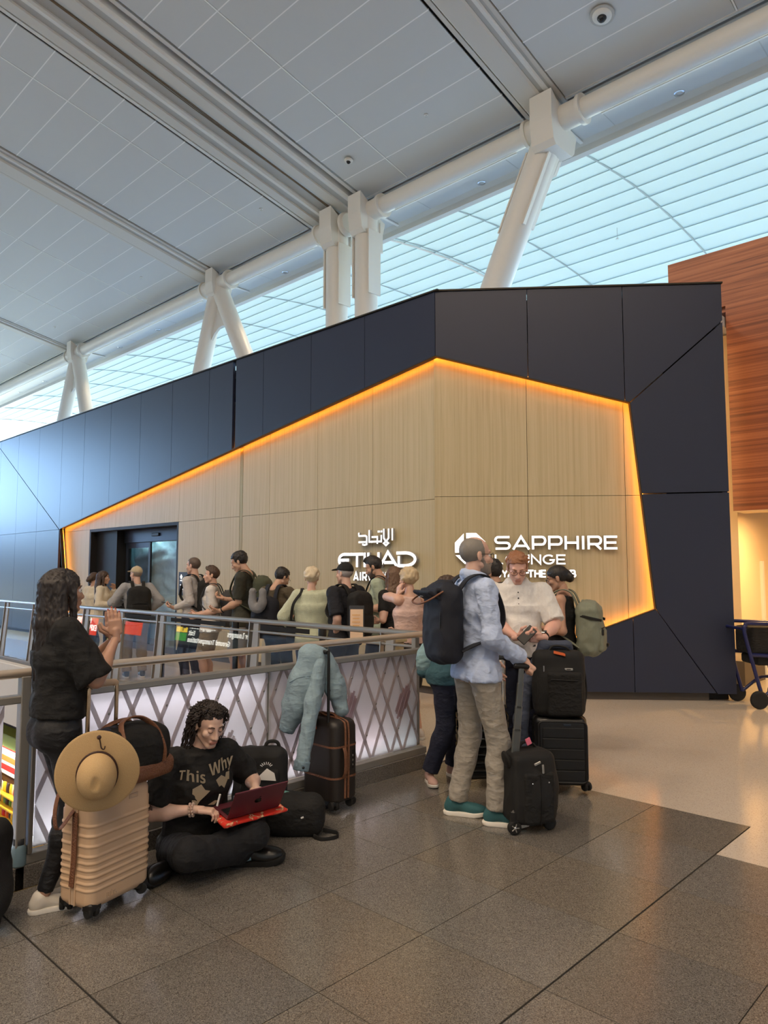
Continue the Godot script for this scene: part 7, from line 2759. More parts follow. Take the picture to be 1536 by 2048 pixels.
func seated_woman() -> void:
	var base := Vector3(2.30, 0, -3.60)
	var P := person("woman with curly dark hair sitting cross-legged on floor with laptop", base, {
		"h": 1.72, "face": RGT * 0.70 - FWD * 0.71, "female": true, "near": true, "fat": 1.12, "skin": SK_PALE, "hair": "curly", "hcol": Color(0.022, 0.014, 0.011), "browc": Color(0.06, 0.035, 0.025),
		"pel": [-0.055, 0.105, 0.02], "lean": Vector3(0, 0, 0.16), "tmat": M["black_tee"], "tname": "tshirt", "sleeve": 0.80, "sleeve_loose": 0.030, "loose": 0.018, "hem": -0.04, "wrinkle": 0.009,
		"lmat": M["black_denim"], "lloose": 0.020, "boot": true, "smat": M["black_leather"], "solem": M["boot_sole"],
		"la": [-0.06, 0.075, -0.22], "ra": [0.25, 0.085, -0.09], "lkp": [1.0, 0.3, 0.25], "rkp": [-0.6, 0.25, -0.8], "lf": [-0.45, -0.05, -0.85], "rf": [1.0, 0.02, 0.12], "lu": [0.85, 0.45, -0.35], "ru": [-0.02, 0.95, -0.3],
		"rw": [0.01, 0.335, -0.20], "rp": [-0.8, -0.6, -0.2], "lw": [0.29, 0.385, 0.02], "lp": [0.3, -0.6, 0.7], "hands": ["type", "type"], "rfd": [0.95, -0.10, 0.02], "rpn": [0, -1, 0], "lfd": [0.3, -0.1, -0.9], "lpn": [0, -1, 0], "nail": Color(0.012, 0.010, 0.012),
		"head": [-0.02, 0.30, -0.03]})
	# sock between trouser and boot
	var n: Node3D = P["node"]
	var inv := Basis(Vector3.UP, P["yaw"]).inverse()
	var sk := inv * R([0.222, 0.092, -0.092])
	var sk2 := inv * R([0.285, 0.10, -0.085])
	part(n, "sock", tube([sk, sk2], [0.072, 0.066], 16), M["blue_sock"])
	# bracelet of pale beads
	var d: Vector3 = (P["wrR"] - P["elR"]).normalized()
	var x := d.cross(Vector3.UP).normalized()
	var y := x.cross(d)
	var br := Geo.new()
	for r in 2:
		for q in circle_ring(P["wrR"] - d * (0.012 + 0.016 * r), x, y, 0.031, 13):
			br.add(g_ball(q, 0.0075, 6))
	part(n, "bracelet", br.mesh(), M["bead"])
	# stylus between the fingers
	var pen := thing("stylus_pen", "slim white pen in the seated woman's fingers", "pen", base + R([0.13, 0.36, -0.22]))
	part(pen, "barrel", tube([Vector3.ZERO, R([0.015, 0.06, 0.0])], 0.0055, 8), M["print_white"])
	# print on the tee
	shirt_print(P, "This", 0.050, Vector2(-0.105, -0.105), -0.14)
	shirt_print(P, "Why", 0.062, Vector2(0.075, -0.075), 0.10)
	shirt_shape(P, [Vector2(0.02, -0.135), Vector2(0.06, -0.12), Vector2(0.085, -0.135), Vector2(0.10, -0.118), Vector2(0.135, -0.125), Vector2(0.11, -0.15), Vector2(0.095, -0.145), Vector2(0.07, -0.185), Vector2(0.05, -0.165), Vector2(0.035, -0.17)])
	shirt_shape(P, [Vector2(-0.115, -0.16), Vector2(-0.07, -0.14), Vector2(-0.05, -0.17), Vector2(-0.02, -0.18), Vector2(-0.045, -0.20), Vector2(-0.07, -0.23), Vector2(-0.085, -0.27), Vector2(-0.105, -0.27)])
	shirt_shape(P, [Vector2(-0.02, -0.262), Vector2(0.02, -0.245), Vector2(0.045, -0.25), Vector2(0.02, -0.27)])
	# tattoo on the upper arm: sun with rays
	tattoo(P)
	laptop(base)

func project_on(P: Dictionary, uv: Vector2) -> Vector3:
	# point of the garment seen from the front at (across, up) measured from the neck
	var q: Vector3 = P["neck"] + P["side"] * uv.x + P["up"] * uv.y + P["fwd"] * 0.35
	for k in 50:
		var d := dist_at(P["tprims"], q, 0.013)
		if d < 0.0045:
			break
		q -= P["fwd"] * maxf(d * 0.8, 0.001)
	return q + P["fwd"] * 0.006

func shirt_print(P: Dictionary, txt: String, size: float, at: Vector2, tilt: float) -> void:
	var tm := text_mesh(txt, size, 0.0, true)
	var arr: Array = (tm as PrimitiveMesh).get_mesh_arrays()
	var g := Geo.new()
	var vs: PackedVector3Array = arr[Mesh.ARRAY_VERTEX]
	var ix: PackedInt32Array = arr[Mesh.ARRAY_INDEX]
	for v in vs:
		var p := Vector2(v.x, v.y).rotated(tilt) + at
		# the wearer's left is +side; seen from the front the text runs the other way
		g.v.append(project_on(P, Vector2(p.x, p.y)))
		g.n.append(P["fwd"])
	g.i = ix
	part(P["node"], "print", g.mesh(), M["shirt_print"])

func shirt_shape(P: Dictionary, poly: Array) -> void:
	var g := Geo.new()
	var pp := PackedVector2Array(poly)
	var ix := Geometry2D.triangulate_polygon(pp)
	for p in pp:
		g.v.append(project_on(P, p))
		g.n.append(P["fwd"])
	var q := 0
	while q < ix.size():
		var sw: bool = (pp[ix[q + 1]] - pp[ix[q]]).cross(pp[ix[q + 2]] - pp[ix[q]]) > 0.0
		g.i.append(ix[q])
		g.i.append(ix[q + 2] if sw else ix[q + 1])
		g.i.append(ix[q + 1] if sw else ix[q + 2])
		q += 3
	part(P["node"], "print", g.mesh(), M["shirt_print"])

func tattoo(P: Dictionary) -> void:
	var sh: Vector3 = P["shR"]
	var el: Vector3 = P["elR"]
	var d := (el - sh).normalized()
	var c := sh.lerp(el, 0.90)
	var out := Basis(Vector3.UP, P["yaw"]).inverse() * (-FWD * 0.9 - RGT * 0.35)
	out = (out - d * out.dot(d)).normalized()
	var x := d.cross(out).normalized()
	var r := 0.046
	var g := Geo.new()
	var pt := func(u: float, v: float) -> Vector3:
		var a := u / r
		return c + d * v + (out * cos(a) + x * sin(a)) * (r + 0.0015)
	var ring := PackedVector3Array()
	for k in 16:
		var a := TAU * k / 16.0
		ring.append(pt.call(cos(a) * 0.022, sin(a) * 0.010))
	g.add(g_tube(ring, 0.0016, 5, false, true))
	for k in 13:
		var a := PI + PI * k / 12.0
		g.add(g_tube(PackedVector3Array([pt.call(cos(a) * 0.026, sin(a) * 0.014), pt.call(cos(a) * 0.036, sin(a) * 0.027)]), [0.0022, 0.0008], 5))
	for k in 4:
		g.add(g_tube(PackedVector3Array([pt.call(-0.016 + k * 0.010, -0.006), pt.call(-0.012 + k * 0.010, 0.006)]), 0.0018, 5))
	part(P["node"], "tattoo", g.mesh(), M["ink"])

func laptop(base: Vector3) -> void:
	var hinge := base + R([0.315, 0.312, -0.17])
	var a := R([0.83, 0.06, 0.553]).normalized()
	var b := R([-0.553, 0.03, 0.83]).normalized()
	var up := b.cross(a).normalized()
	if up.y < 0:
		up = -up
	var t := thing("laptop", "burgundy laptop with dark keyboard on the seated woman's lap", "laptop", hinge)
	part(t, "base", bx(Vector3(0.300, 0.012, 0.212), 0.004), M["burgundy"], b * 0.106, Basis(a, up, a.cross(up)))
	part(t, "keyboard", bx(Vector3(0.270, 0.003, 0.105), 0.001), M["black_plastic"], b * 0.075 + up * 0.0065, Basis(a, up, a.cross(up)))
	for r in 5:
		for c in 12:
			part(t, "key", bx(Vector3(0.018, 0.003, 0.016), 0.001), M["key"], b * (0.032 + r * 0.021) + a * (-0.121 + c * 0.022) + up * 0.009, Basis(a, up, a.cross(up)))
	var ld := (up * 0.80 - b * 0.60).normalized()
	var ln := a.cross(ld).normalized()
	if ln.dot(b) > 0:
		ln = -ln
	var lb := Basis(a, ld, a.cross(ld))
	var lid := part(t, "lid", bx(Vector3(0.300, 0.208, 0.007), 0.003), M["burgundy"], ld * 0.106, lb)
	part(t, "screen", bx(Vector3(0.286, 0.190, 0.001), 0.0), M["phone_dark"], ld * 0.106 - ln * 0.004, lb)
	# fruit emblem on the lid
	var ap := PackedVector2Array()
	for q in 24:
		var an := TAU * q / 24.0
		var rr := 0.019 * (1.0 + 0.06 * cos(2.0 * an) - 0.10 * pow(maxf(0.0, sin(an)), 8.0) - 0.08 * pow(maxf(0.0, -sin(an)), 8.0))
		var p := Vector2(cos(an) * rr, sin(an) * rr)
		var bite := Vector2(0.022, 0.003)
		if p.distance_to(bite) < 0.011:
			p = bite + (p - bite).normalized() * 0.011
		ap.append(p)
	var eb := Basis(ld.cross(ln), ld, ln)
	part(lid, "emblem", g_prism(ap, 0.0, 0.001).mesh(), M["phone_dark"])
	lid.get_child(0).transform = Transform3D(lb.inverse() * eb, lb.inverse() * (ln * 0.0038))
	var leaf := PackedVector2Array([Vector2(0.001, 0.021), Vector2(0.008, 0.024), Vector2(0.010, 0.032), Vector2(0.003, 0.029)])
	var lf := part(lid, "emblem_leaf", g_prism(leaf, 0.0, 0.001).mesh(), M["phone_dark"])
	lf.transform = lid.get_child(0).transform
	# floral sleeve under it
	var sl := thing("laptop_sleeve", "red floral fabric sleeve under the burgundy laptop", "sleeve", hinge + b * 0.10 - up * 0.02)
	part(sl, "fabric", sdf([["b", Vector3.ZERO, Vector3(0.185, 0.009, 0.145), Basis(a, up, a.cross(up)), 0.008]], 0.008, 0.006, [], 0.004, 0.12).mesh(), M["floral"])
	var rr2 := RandomNumberGenerator.new()
	rr2.seed = 12

# ---------------------------------------------------------------- luggage
func luggage_materials() -> void:
	mat("tan_leather", Color(0.44, 0.285, 0.195), 0.55)
	mat("print_white", Color(0.85, 0.85, 0.85), 0.6)
	mat("paper", Color(0.88, 0.87, 0.85), 0.8)
	mat("bead", Color(0.78, 0.68, 0.62), 0.4)
	mat("burgundy", Color(0.42, 0.20, 0.24), 0.38, 0.35)
	mat("key", Color(0.03, 0.03, 0.032), 0.5)
	var fl := mat("floral", Color(1, 1, 1), 0.85)
	fl.albedo_texture = noise_tex(0.035, [[0.0, Color(0.80, 0.15, 0.08)], [0.55, Color(0.78, 0.16, 0.10)], [0.58, Color(0.25, 0.22, 0.10)], [0.62, Color(0.82, 0.70, 0.55)], [0.74, Color(0.86, 0.74, 0.60)], [0.78, Color(0.72, 0.12, 0.08)], [1.0, Color(0.72, 0.12, 0.08)]], 256, FastNoiseLite.TYPE_CELLULAR, 1, 6)
	fl.uv1_triplanar = true
	fl.uv1_scale = Vector3.ONE * 3.0
	mat("sand_shell", Color(0.76, 0.64, 0.52), 0.42)
	mat("sand_trim", Color(0.70, 0.60, 0.50), 0.5)
	mat("gold_tube", Color(0.72, 0.62, 0.50), 0.25, 0.9)
	mat("brown_shell", Color(0.135, 0.115, 0.105), 0.45)
	mat("black_shell", Color(0.055, 0.055, 0.057), 0.35)
	mat("gloss_shell", Color(0.045, 0.048, 0.05), 0.12)
	mat("alu_shell", Color(0.72, 0.71, 0.69), 0.32, 0.9)
	mat("pull_tube", Color(0.40, 0.41, 0.40), 0.35, 0.7)
	cloth("canvas_black", Color(0.042, 0.04, 0.039), 0.85, "weave", 12.0)
	var tl: StandardMaterial3D = M["tan_leather"]
	tl.normal_enabled = true
	tl.normal_texture = T["leather"]
	tl.uv1_triplanar = true
	tl.uv1_scale = Vector3.ONE * 8.0
	cloth("denim", Color(0.53, 0.62, 0.665), 0.9, "weave", 20.0)
	cloth("denim_seam", Color(0.45, 0.54, 0.59), 0.9, "weave", 20.0)
	cloth("slate_jacket", Color(0.23, 0.26, 0.33))
	var st := mat("straw", Color(0.78, 0.66, 0.48), 0.8)
	st.normal_enabled = true
	st.normal_texture = T["weave"]
	st.normal_scale = 0.8
	st.uv1_triplanar = true
	st.uv1_scale = Vector3.ONE * 22.0
	st.albedo_texture = noise_tex(0.08, [[0.0, Color(0.86, 0.84, 0.80)], [1.0, Color(1, 1, 1)]], 128)
	mat("ribbon_brown", Color(0.20, 0.10, 0.06), 0.6)
	mat("orange_tag", Color(0.70, 0.32, 0.12), 0.5)
	mat("pink_tag", Color(0.90, 0.45, 0.55), 0.6)
	cloth("plaid_teal", Color(0.50, 0.62, 0.64))
	mat("blue_paint", Color(0.07, 0.10, 0.30), 0.35)

func wheel(parent: Node, at: Vector3, r: float, w: float, axis: Vector3, called := "wheel", spoke := false) -> void:
	var b := Basis(axis.cross(Vector3.UP).normalized(), axis, axis.cross(Vector3.UP).normalized().cross(axis))
	b = Basis(Vector3.UP.cross(axis).normalized(), axis, Vector3.UP.cross(axis).normalized().cross(axis))
	var wn := part(parent, called, lathe([[0.0, -w * 0.5], [r * 0.62, -w * 0.5], [r * 0.62, -w * 0.5], [r * 0.66, -w * 0.5], [r * 0.92, -w * 0.48], [r, -w * 0.25], [r, w * 0.25], [r * 0.92, w * 0.48], [r * 0.66, w * 0.5], [0.0, w * 0.5]], 20), M["black_rubber"], at, b)
	if spoke:
		for s in [-1.0, 1.0]:
			part(wn, "hub", lathe([[0.0, 0.004], [r * 0.16, 0.004], [r * 0.2, 0.0]], 12), M["chrome"], Vector3(0, s * w * 0.5, 0), Basis(Vector3.RIGHT, 0.0 if s > 0 else PI))
			for q in 5:
				part(wn, "spoke", bx(Vector3(r * 0.42, 0.006, r * 0.13), 0.001), M["alu_shell"], Vector3(0, s * (w * 0.5 + 0.001), 0) + Vector3(cos(TAU * q / 5.0), 0, sin(TAU * q / 5.0)) * r * 0.38, Basis(Vector3.UP, -TAU * q / 5.0))

func spinner(parent: Node, at: Vector3, r: float, turn: float) -> void:
	# twin caster with fork
	var f := part(parent, "caster", bx(Vector3(0.036, 0.035, 0.045), 0.008), M["black_plastic"], at + Vector3(0, r * 1.55, 0), Basis(Vector3.UP, turn))
	for s in [-1.0, 1.0]:
		wheel(f, Vector3(s * 0.017, -r * 0.55, 0), r, 0.020, Vector3(1, 0, 0))

func shell_rings(w: float, d: float, r: float, prof: Array) -> Array:
	# prof: [y, inset]
	var rings: Array = []
	for p in prof:
		rings.append(ring_xz(rrect(w - 2.0 * p[1], d - 2.0 * p[1], maxf(0.004, r - p[1] * 0.6), 6), p[0]))
	return rings

func pull_handle(parent: Node, w: float, y0: float, y1: float, z: float, m: Material, grip: Material, r := 0.008) -> void:
	var h := part(parent, "pull_handle", g_tube(smooth_path([Vector3(-w * 0.5, y0, z), Vector3(-w * 0.5, y1 - 0.05, z), Vector3(-w * 0.46, y1 - 0.012, z), Vector3(-w * 0.36, y1, z), Vector3(w * 0.36, y1, z), Vector3(w * 0.46, y1 - 0.012, z), Vector3(w * 0.5, y1 - 0.05, z), Vector3(w * 0.5, y0, z)], 4), r, 10).mesh(), m)
	part(h, "grip", g_tube(smooth_path([Vector3(-w * 0.46, y1 - 0.012, z), Vector3(-w * 0.36, y1, z), Vector3(w * 0.36, y1, z), Vector3(w * 0.46, y1 - 0.012, z)], 4), r * 1.7, 10).mesh(), grip)

func build_luggage() -> void:
	sand_case()
	duffel()
	straw_hat()
	floor_packs()
	brown_case()
	denim_jacket()
	roller_bag()
	black_stack()
	hidden_stack()
	left_pack()
	cart()
	queue_posts()

func sand_case() -> void:
	var t := thing("suitcase", "sand coloured hard shell suitcase with horizontal ridges", "suitcase", Vector3(1.672, 0, -3.45), 0.274)
	var w := 0.365
	var d := 0.225
	var y0 := 0.062
	var H := 0.505
	var prof: Array = [[y0, 0.03], [y0 + 0.006, 0.014], [y0 + 0.02, 0.004], [y0 + 0.035, 0.0]]
	var ys := [0.150, 0.180, 0.210, 0.240, 0.270, 0.300, 0.345, 0.390, 0.435]
	for y in ys:
		prof += [[y - 0.012, 0.0], [y - 0.007, 0.0], [y - 0.003, -0.004], [y + 0.003, -0.004], [y + 0.007, 0.0], [y + 0.012, 0.0]]
	prof += [[y0 + H - 0.075, 0.0], [y0 + H - 0.070, 0.004], [y0 + H - 0.035, 0.004], [y0 + H - 0.014, 0.010], [y0 + H - 0.003, 0.024], [y0 + H, 0.04]]
	part(t, "shell", g_loft(shell_rings(w, d, 0.045, prof)).mesh(), M["sand_shell"])
	# zip band round the middle of the narrow sides
	for s in [-1.0, 1.0]:
		part(t, "zip_band", bx(Vector3(0.008, H - 0.03, 0.022), 0.003), M["sand_trim"], Vector3(s * (w * 0.5 + 0.001), y0 + H * 0.5, 0.0))
		part(t, "rim", bx(Vector3(0.008, H - 0.03, 0.006), 0.002), M["sand_shell"], Vector3(s * (w * 0.5 + 0.003), y0 + H * 0.5, 0.016))
		part(t, "rim", bx(Vector3(0.008, H - 0.03, 0.006), 0.002), M["sand_shell"], Vector3(s * (w * 0.5 + 0.003), y0 + H * 0.5, -0.016))
		for z in [-1.0, 1.0]:
			part(t, "wheel_arch", bx(Vector3(0.075, 0.05, 0.06), 0.012), M["black_plastic"], Vector3(s * (w * 0.5 - 0.042), y0 + 0.012, z * (d * 0.5 - 0.034)))
			spinner(t, Vector3(s * (w * 0.5 - 0.035), 0.027, z * (d * 0.5 - 0.028)), 0.027, 0.5 * s + 0.4 * z)
	part(t, "badge", bx(Vector3(0.055, 0.022, 0.004), 0.008), M["sand_trim"], Vector3(0.06, y0 + H - 0.05, d * 0.5 - 0.002))
	part(t, "badge_slot", bx(Vector3(0.036, 0.006, 0.003), 0.001), M["sand_shell"], Vector3(0.06, y0 + H - 0.05, d * 0.5 + 0.001))
	part(t, "mark", text_mesh("BÉIS", 0.022, 0.003, false), M["sand_trim"], Vector3(-0.06, y0 + 0.045, d * 0.5 + 0.0005))
	pull_handle(t, 0.17, y0 + H - 0.01, 1.045, -0.055, M["gold_tube"], M["sand_trim"], 0.010)
	# leather strap loop on the side
	part(t, "strap", strap_geo(smooth_path([Vector3(-w * 0.5 - 0.01, 0.49, 0.01), Vector3(-w * 0.5 - 0.014, 0.40, 0.015), Vector3(-w * 0.5 - 0.012, 0.28, 0.012), Vector3(-w * 0.5 - 0.012, 0.16, 0.0)], 5), 0.030, 0.005, Vector3(0, 0, 1)).mesh(), M["tan_leather"])
	part(t, "strap_loop", strap_geo(smooth_path([Vector3(-w * 0.5 - 0.01, 0.50, 0.0), Vector3(-w * 0.5 - 0.075, 0.43, -0.02), Vector3(-w * 0.5 - 0.080, 0.50, -0.04), Vector3(-w * 0.5 - 0.05, 0.585, -0.05), Vector3(-w * 0.5 - 0.02, 0.56, -0.04)], 6), 0.024, 0.004, Vector3(0, 0.2, 1)).mesh(), M["tan_leather"])

func duffel() -> void:
	var t := thing("duffel_bag", "black canvas duffel with brown leather base on the sand suitcase", "bag", Vector3(1.74, 0.572, -3.43), 0.274)
	var I := Basis.IDENTITY
	part(t, "bag", sdf([["b", Vector3(0.0, 0.135, 0), Vector3(0.235, 0.125, 0.10), I, 0.075], ["e", Vector3(-0.02, 0.20, 0), Vector3(0.19, 0.07, 0.085), I], ["e", Vector3(0.10, 0.15, 0.02), Vector3(0.14, 0.11, 0.10), I]], 0.010, 0.015, [], 0.0059, 0.10).mesh(), M["canvas_black"])
	part(t, "base", sdf([["b", Vector3(0, 0.048, 0), Vector3(0.246, 0.052, 0.112), I, 0.04]], 0.009, 0.01, [], 0.0037, 0.10).mesh(), M["tan_leather"])
	for s in [-1.0, 1.0]:
		part(t, "handle", strap_geo(smooth_path([Vector3(-0.10, 0.10, s * 0.112), Vector3(-0.095, 0.20, s * 0.105), Vector3(-0.06, 0.285 + 0.01 * s, s * 0.045), Vector3(0.05, 0.295 + 0.01 * s, s * 0.04), Vector3(0.12, 0.245, s * 0.085), Vector3(0.145, 0.15, s * 0.118), Vector3(0.15, 0.08, s * 0.115)], 6), 0.026, 0.009, Vector3(0.3, 0.3, s)).mesh(), M["tan_leather"])
	part(t, "opening", sdf([["b", Vector3(-0.01, 0.255, 0), Vector3(0.15, 0.02, 0.03), I, 0.018]], 0.009, 0.01, [], 0.0059, 0.2).mesh(), M["navy_trouser"])
	part(t, "zip_pull", bx(Vector3(0.045, 0.012, 0.008), 0.003), M["chrome"], Vector3(-0.235, 0.235, 0.05), Basis(Vector3.BACK, 0.4))
	part(t, "end_strap", strap_geo(smooth_path([Vector3(-0.20, 0.24, 0.06), Vector3(-0.245, 0.18, 0.07), Vector3(-0.25, 0.10, 0.07)], 4), 0.024, 0.006, Vector3(0, 0, 1)).mesh(), M["grey_pack"])

func straw_hat() -> void:
	# hangs on the duffel, crown towards the viewer
	var c := Vector3(1.493, 0.705, -3.185)
	var t := thing("straw_hat", "tan straw fedora with dark band hanging on the duffel bag", "hat", c)
	var n := (-FWD * 0.93 + RGT * 0.30 - Vector3.UP * 0.12).normalized()
	var x := Vector3.UP.cross(n).normalized()
	t.basis = Basis(x, n.cross(x), n)
	# brim: gently waved disc, local +Z towards the viewer
	var rows: Array = []
	for k in 12:
		var r := lerpf(0.075, 0.178, k / 11.0)
		var ring := PackedVector3Array()
		for q in 48:
			var a := TAU * q / 48.0
			ring.append(Vector3(cos(a) * r, sin(a) * r * 1.03, 0.012 * sin(2.0 * a + 0.6) * (r / 0.178) - 0.02 * pow(r / 0.178, 2.0)))
		rows.append(ring)
	for k in 2:
		var ring := PackedVector3Array()
		for q in 48:
			var v: Vector3 = rows[11][q]
			ring.append(Vector3(v.x * (1.0 if k == 0 else 0.43), v.y * (1.0 if k == 0 else 0.43), v.z - 0.005))
		rows.append(ring)
	var g := Geo.new()
	g.grid(rows, true, false)
	if g.n[5 * 48].z < 0:
		for q in g.n.size():
			g.n[q] = -g.n[q]
	part(t, "brim", g.mesh(), M["straw"])
	var I := Basis.IDENTITY
	# crown: pinched at the top front
	part(t, "crown", sdf([["e", Vector3(0, 0, 0.035), Vector3(0.083, 0.100, 0.090), I, {"cut": [[Vector3(0, 0, -1), 0.012]]}]], 0.006, 0.006, [["e", Vector3(0.0, 0.0, 0.150), Vector3(0.026, 0.060, 0.038), I], ["e", Vector3(-0.060, -0.070, 0.130), Vector3(0.030, 0.030, 0.045), Basis(Vector3.BACK, 0.5)], ["e", Vector3(0.060, -0.070, 0.130), Vector3(0.030, 0.030, 0.045), Basis(Vector3.BACK, -0.5)]], 0.0, 1.0).mesh(), M["straw"])
	var rg := PackedVector3Array()
	for q in 32:
		var a := TAU * q / 32.0
		rg.append(Vector3(cos(a) * 0.083, sin(a) * 0.100, 0.012))
	part(t, "band", g_tube(rg, 0.006, 8, false, true).mesh(), M["ribbon_brown"])
	part(t, "clip", g_tube(smooth_path([Vector3(0.005, 0.165, 0.012), Vector3(0.01, 0.14, 0.012), Vector3(0.015, 0.118, 0.015), Vector3(0.026, 0.112, 0.015), Vector3(0.030, 0.125, 0.012)], 4), 0.003, 6).mesh(), M["ribbon_brown"])
	part(t, "clip_pad", g_ball(Vector3(0.004, 0.165, 0.010), 0.010, 10).mesh(), M["ribbon_brown"])

func floor_packs() -> void:
	var I := Basis.IDENTITY
	var t := thing("backpack", "black backpack with white paper in its pocket, against lattice rail", "backpack", Vector3(2.80, 0, -3.74), 0.2)
	t.rotation.y = atan2(-FWD.x, -FWD.z) + 0.15
	part(t, "bag", sdf([["b", Vector3(0, 0.27, 0), Vector3(0.165, 0.235, 0.10), Basis(Vector3.RIGHT, -0.12), 0.07], ["e", Vector3(0, 0.18, 0.06), Vector3(0.155, 0.17, 0.09), I]], 0.010, 0.02, [], 0.0059, 0.10).mesh(), M["black_pack"])
	part(t, "pocket", sdf([["b", Vector3(0.0, 0.27, 0.095), Vector3(0.12, 0.12, 0.035), Basis(Vector3.RIGHT, -0.15), 0.03]], 0.009, 0.01, [], 0.0037, 0.12).mesh(), M["black_pack"])
	part(t, "laptop_sleeve", bx(Vector3(0.16, 0.10, 0.02), 0.006), M["black_plastic"], Vector3(-0.07, 0.46, 0.0), Basis(Vector3.RIGHT, -0.15))
	part(t, "grab_loop", g_tube(smooth_path([Vector3(0.02, 0.47, 0.0), Vector3(0.04, 0.53, 0.0), Vector3(0.10, 0.53, 0.0), Vector3(0.12, 0.47, 0.0)], 5), 0.011, 8).mesh(), M["black_pack"])
	var pg := Geo.new()
	pg.tri(Vector3(-0.05, 0.0, 0), Vector3(0.065, 0.035, 0.004), Vector3(0.075, -0.012, 0))
	pg.tri(Vector3(-0.05, 0.0, 0), Vector3(0.02, 0.065, 0.004), Vector3(0.065, 0.035, 0.004))
	part(t, "tissue", pg.mesh(), M["paper"], Vector3(0.02, 0.345, 0.142))
	for k in 7:
		var a := lerpf(0.5, 2.6, k / 6.0)
		part(t, "emblem_ray", bx(Vector3(0.004, 0.016, 0.002), 0.0), M["print_white"], Vector3(0.035 + cos(a) * 0.034, 0.405 + sin(a) * 0.026, 0.118 - 0.01 * sin(a)), Basis(Vector3.BACK, a - PI / 2))
	part(t, "strap", strap_geo(smooth_path([Vector3(-0.17, 0.42, -0.02), Vector3(-0.21, 0.30, 0.0), Vector3(-0.20, 0.12, 0.02)], 5), 0.05, 0.012, Vector3(0, 0, 1)).mesh(), M["black_pack"])
	var b := thing("carry_bag", "black soft bag with teal cloth beside the seated woman's laptop", "bag", Vector3(2.92, 0, -3.54), 0.0)
	b.rotation.y = atan2(-FWD.x, -FWD.z)
	part(b, "bag", sdf([["b", Vector3(0.0, 0.115, 0), Vector3(0.18, 0.115, 0.11), I, 0.08], ["e", Vector3(-0.06, 0.15, 0.03), Vector3(0.12, 0.10, 0.10), I]], 0.010, 0.02, [], 0.0059, 0.09).mesh(), M["canvas_black"])
	part(b, "teal_cloth", sdf([["e", Vector3(-0.05, 0.235, 0.03), Vector3(0.055, 0.022, 0.03), Basis(Vector3.BACK, -0.2)]], 0.007, 0.006, [], 0.0059, 0.5).mesh(), cloth("teal_cloth", Color(0.36, 0.55, 0.53)))
	part(b, "tag", bx(Vector3(0.024, 0.010, 0.003), 0.0), M["print_white"], Vector3(0.05, 0.13, 0.115), Basis(Vector3.BACK, 0.3))
	part(b, "strap", strap_geo(smooth_path([Vector3(0.12, 0.02, 0.10), Vector3(0.18, 0.010, 0.13), Vector3(0.26, 0.010, 0.09), Vector3(0.25, 0.010, 0.02), Vector3(0.17, 0.02, 0.0)], 6), 0.024, 0.006, Vector3.UP).mesh(), M["black_pack"])
	# metal flask beside the bag
	var f := thing("flask", "black flask with steel ring behind the seated woman's arm", "bottle", Vector3(2.61, 0, -3.70))
	part(f, "body", lathe([[0.0, 0.0], [0.036, 0.0], [0.037, 0.01], [0.037, 0.19], [0.030, 0.21]], 18), M["black_plastic"])
	part(f, "ring", lathe([[0.031, 0.205], [0.033, 0.208], [0.033, 0.22], [0.03, 0.222]], 18), M["chrome"])
	part(f, "cap", lathe([[0.030, 0.222], [0.031, 0.224], [0.031, 0.255], [0.0, 0.258]], 18), M["black_plastic"])

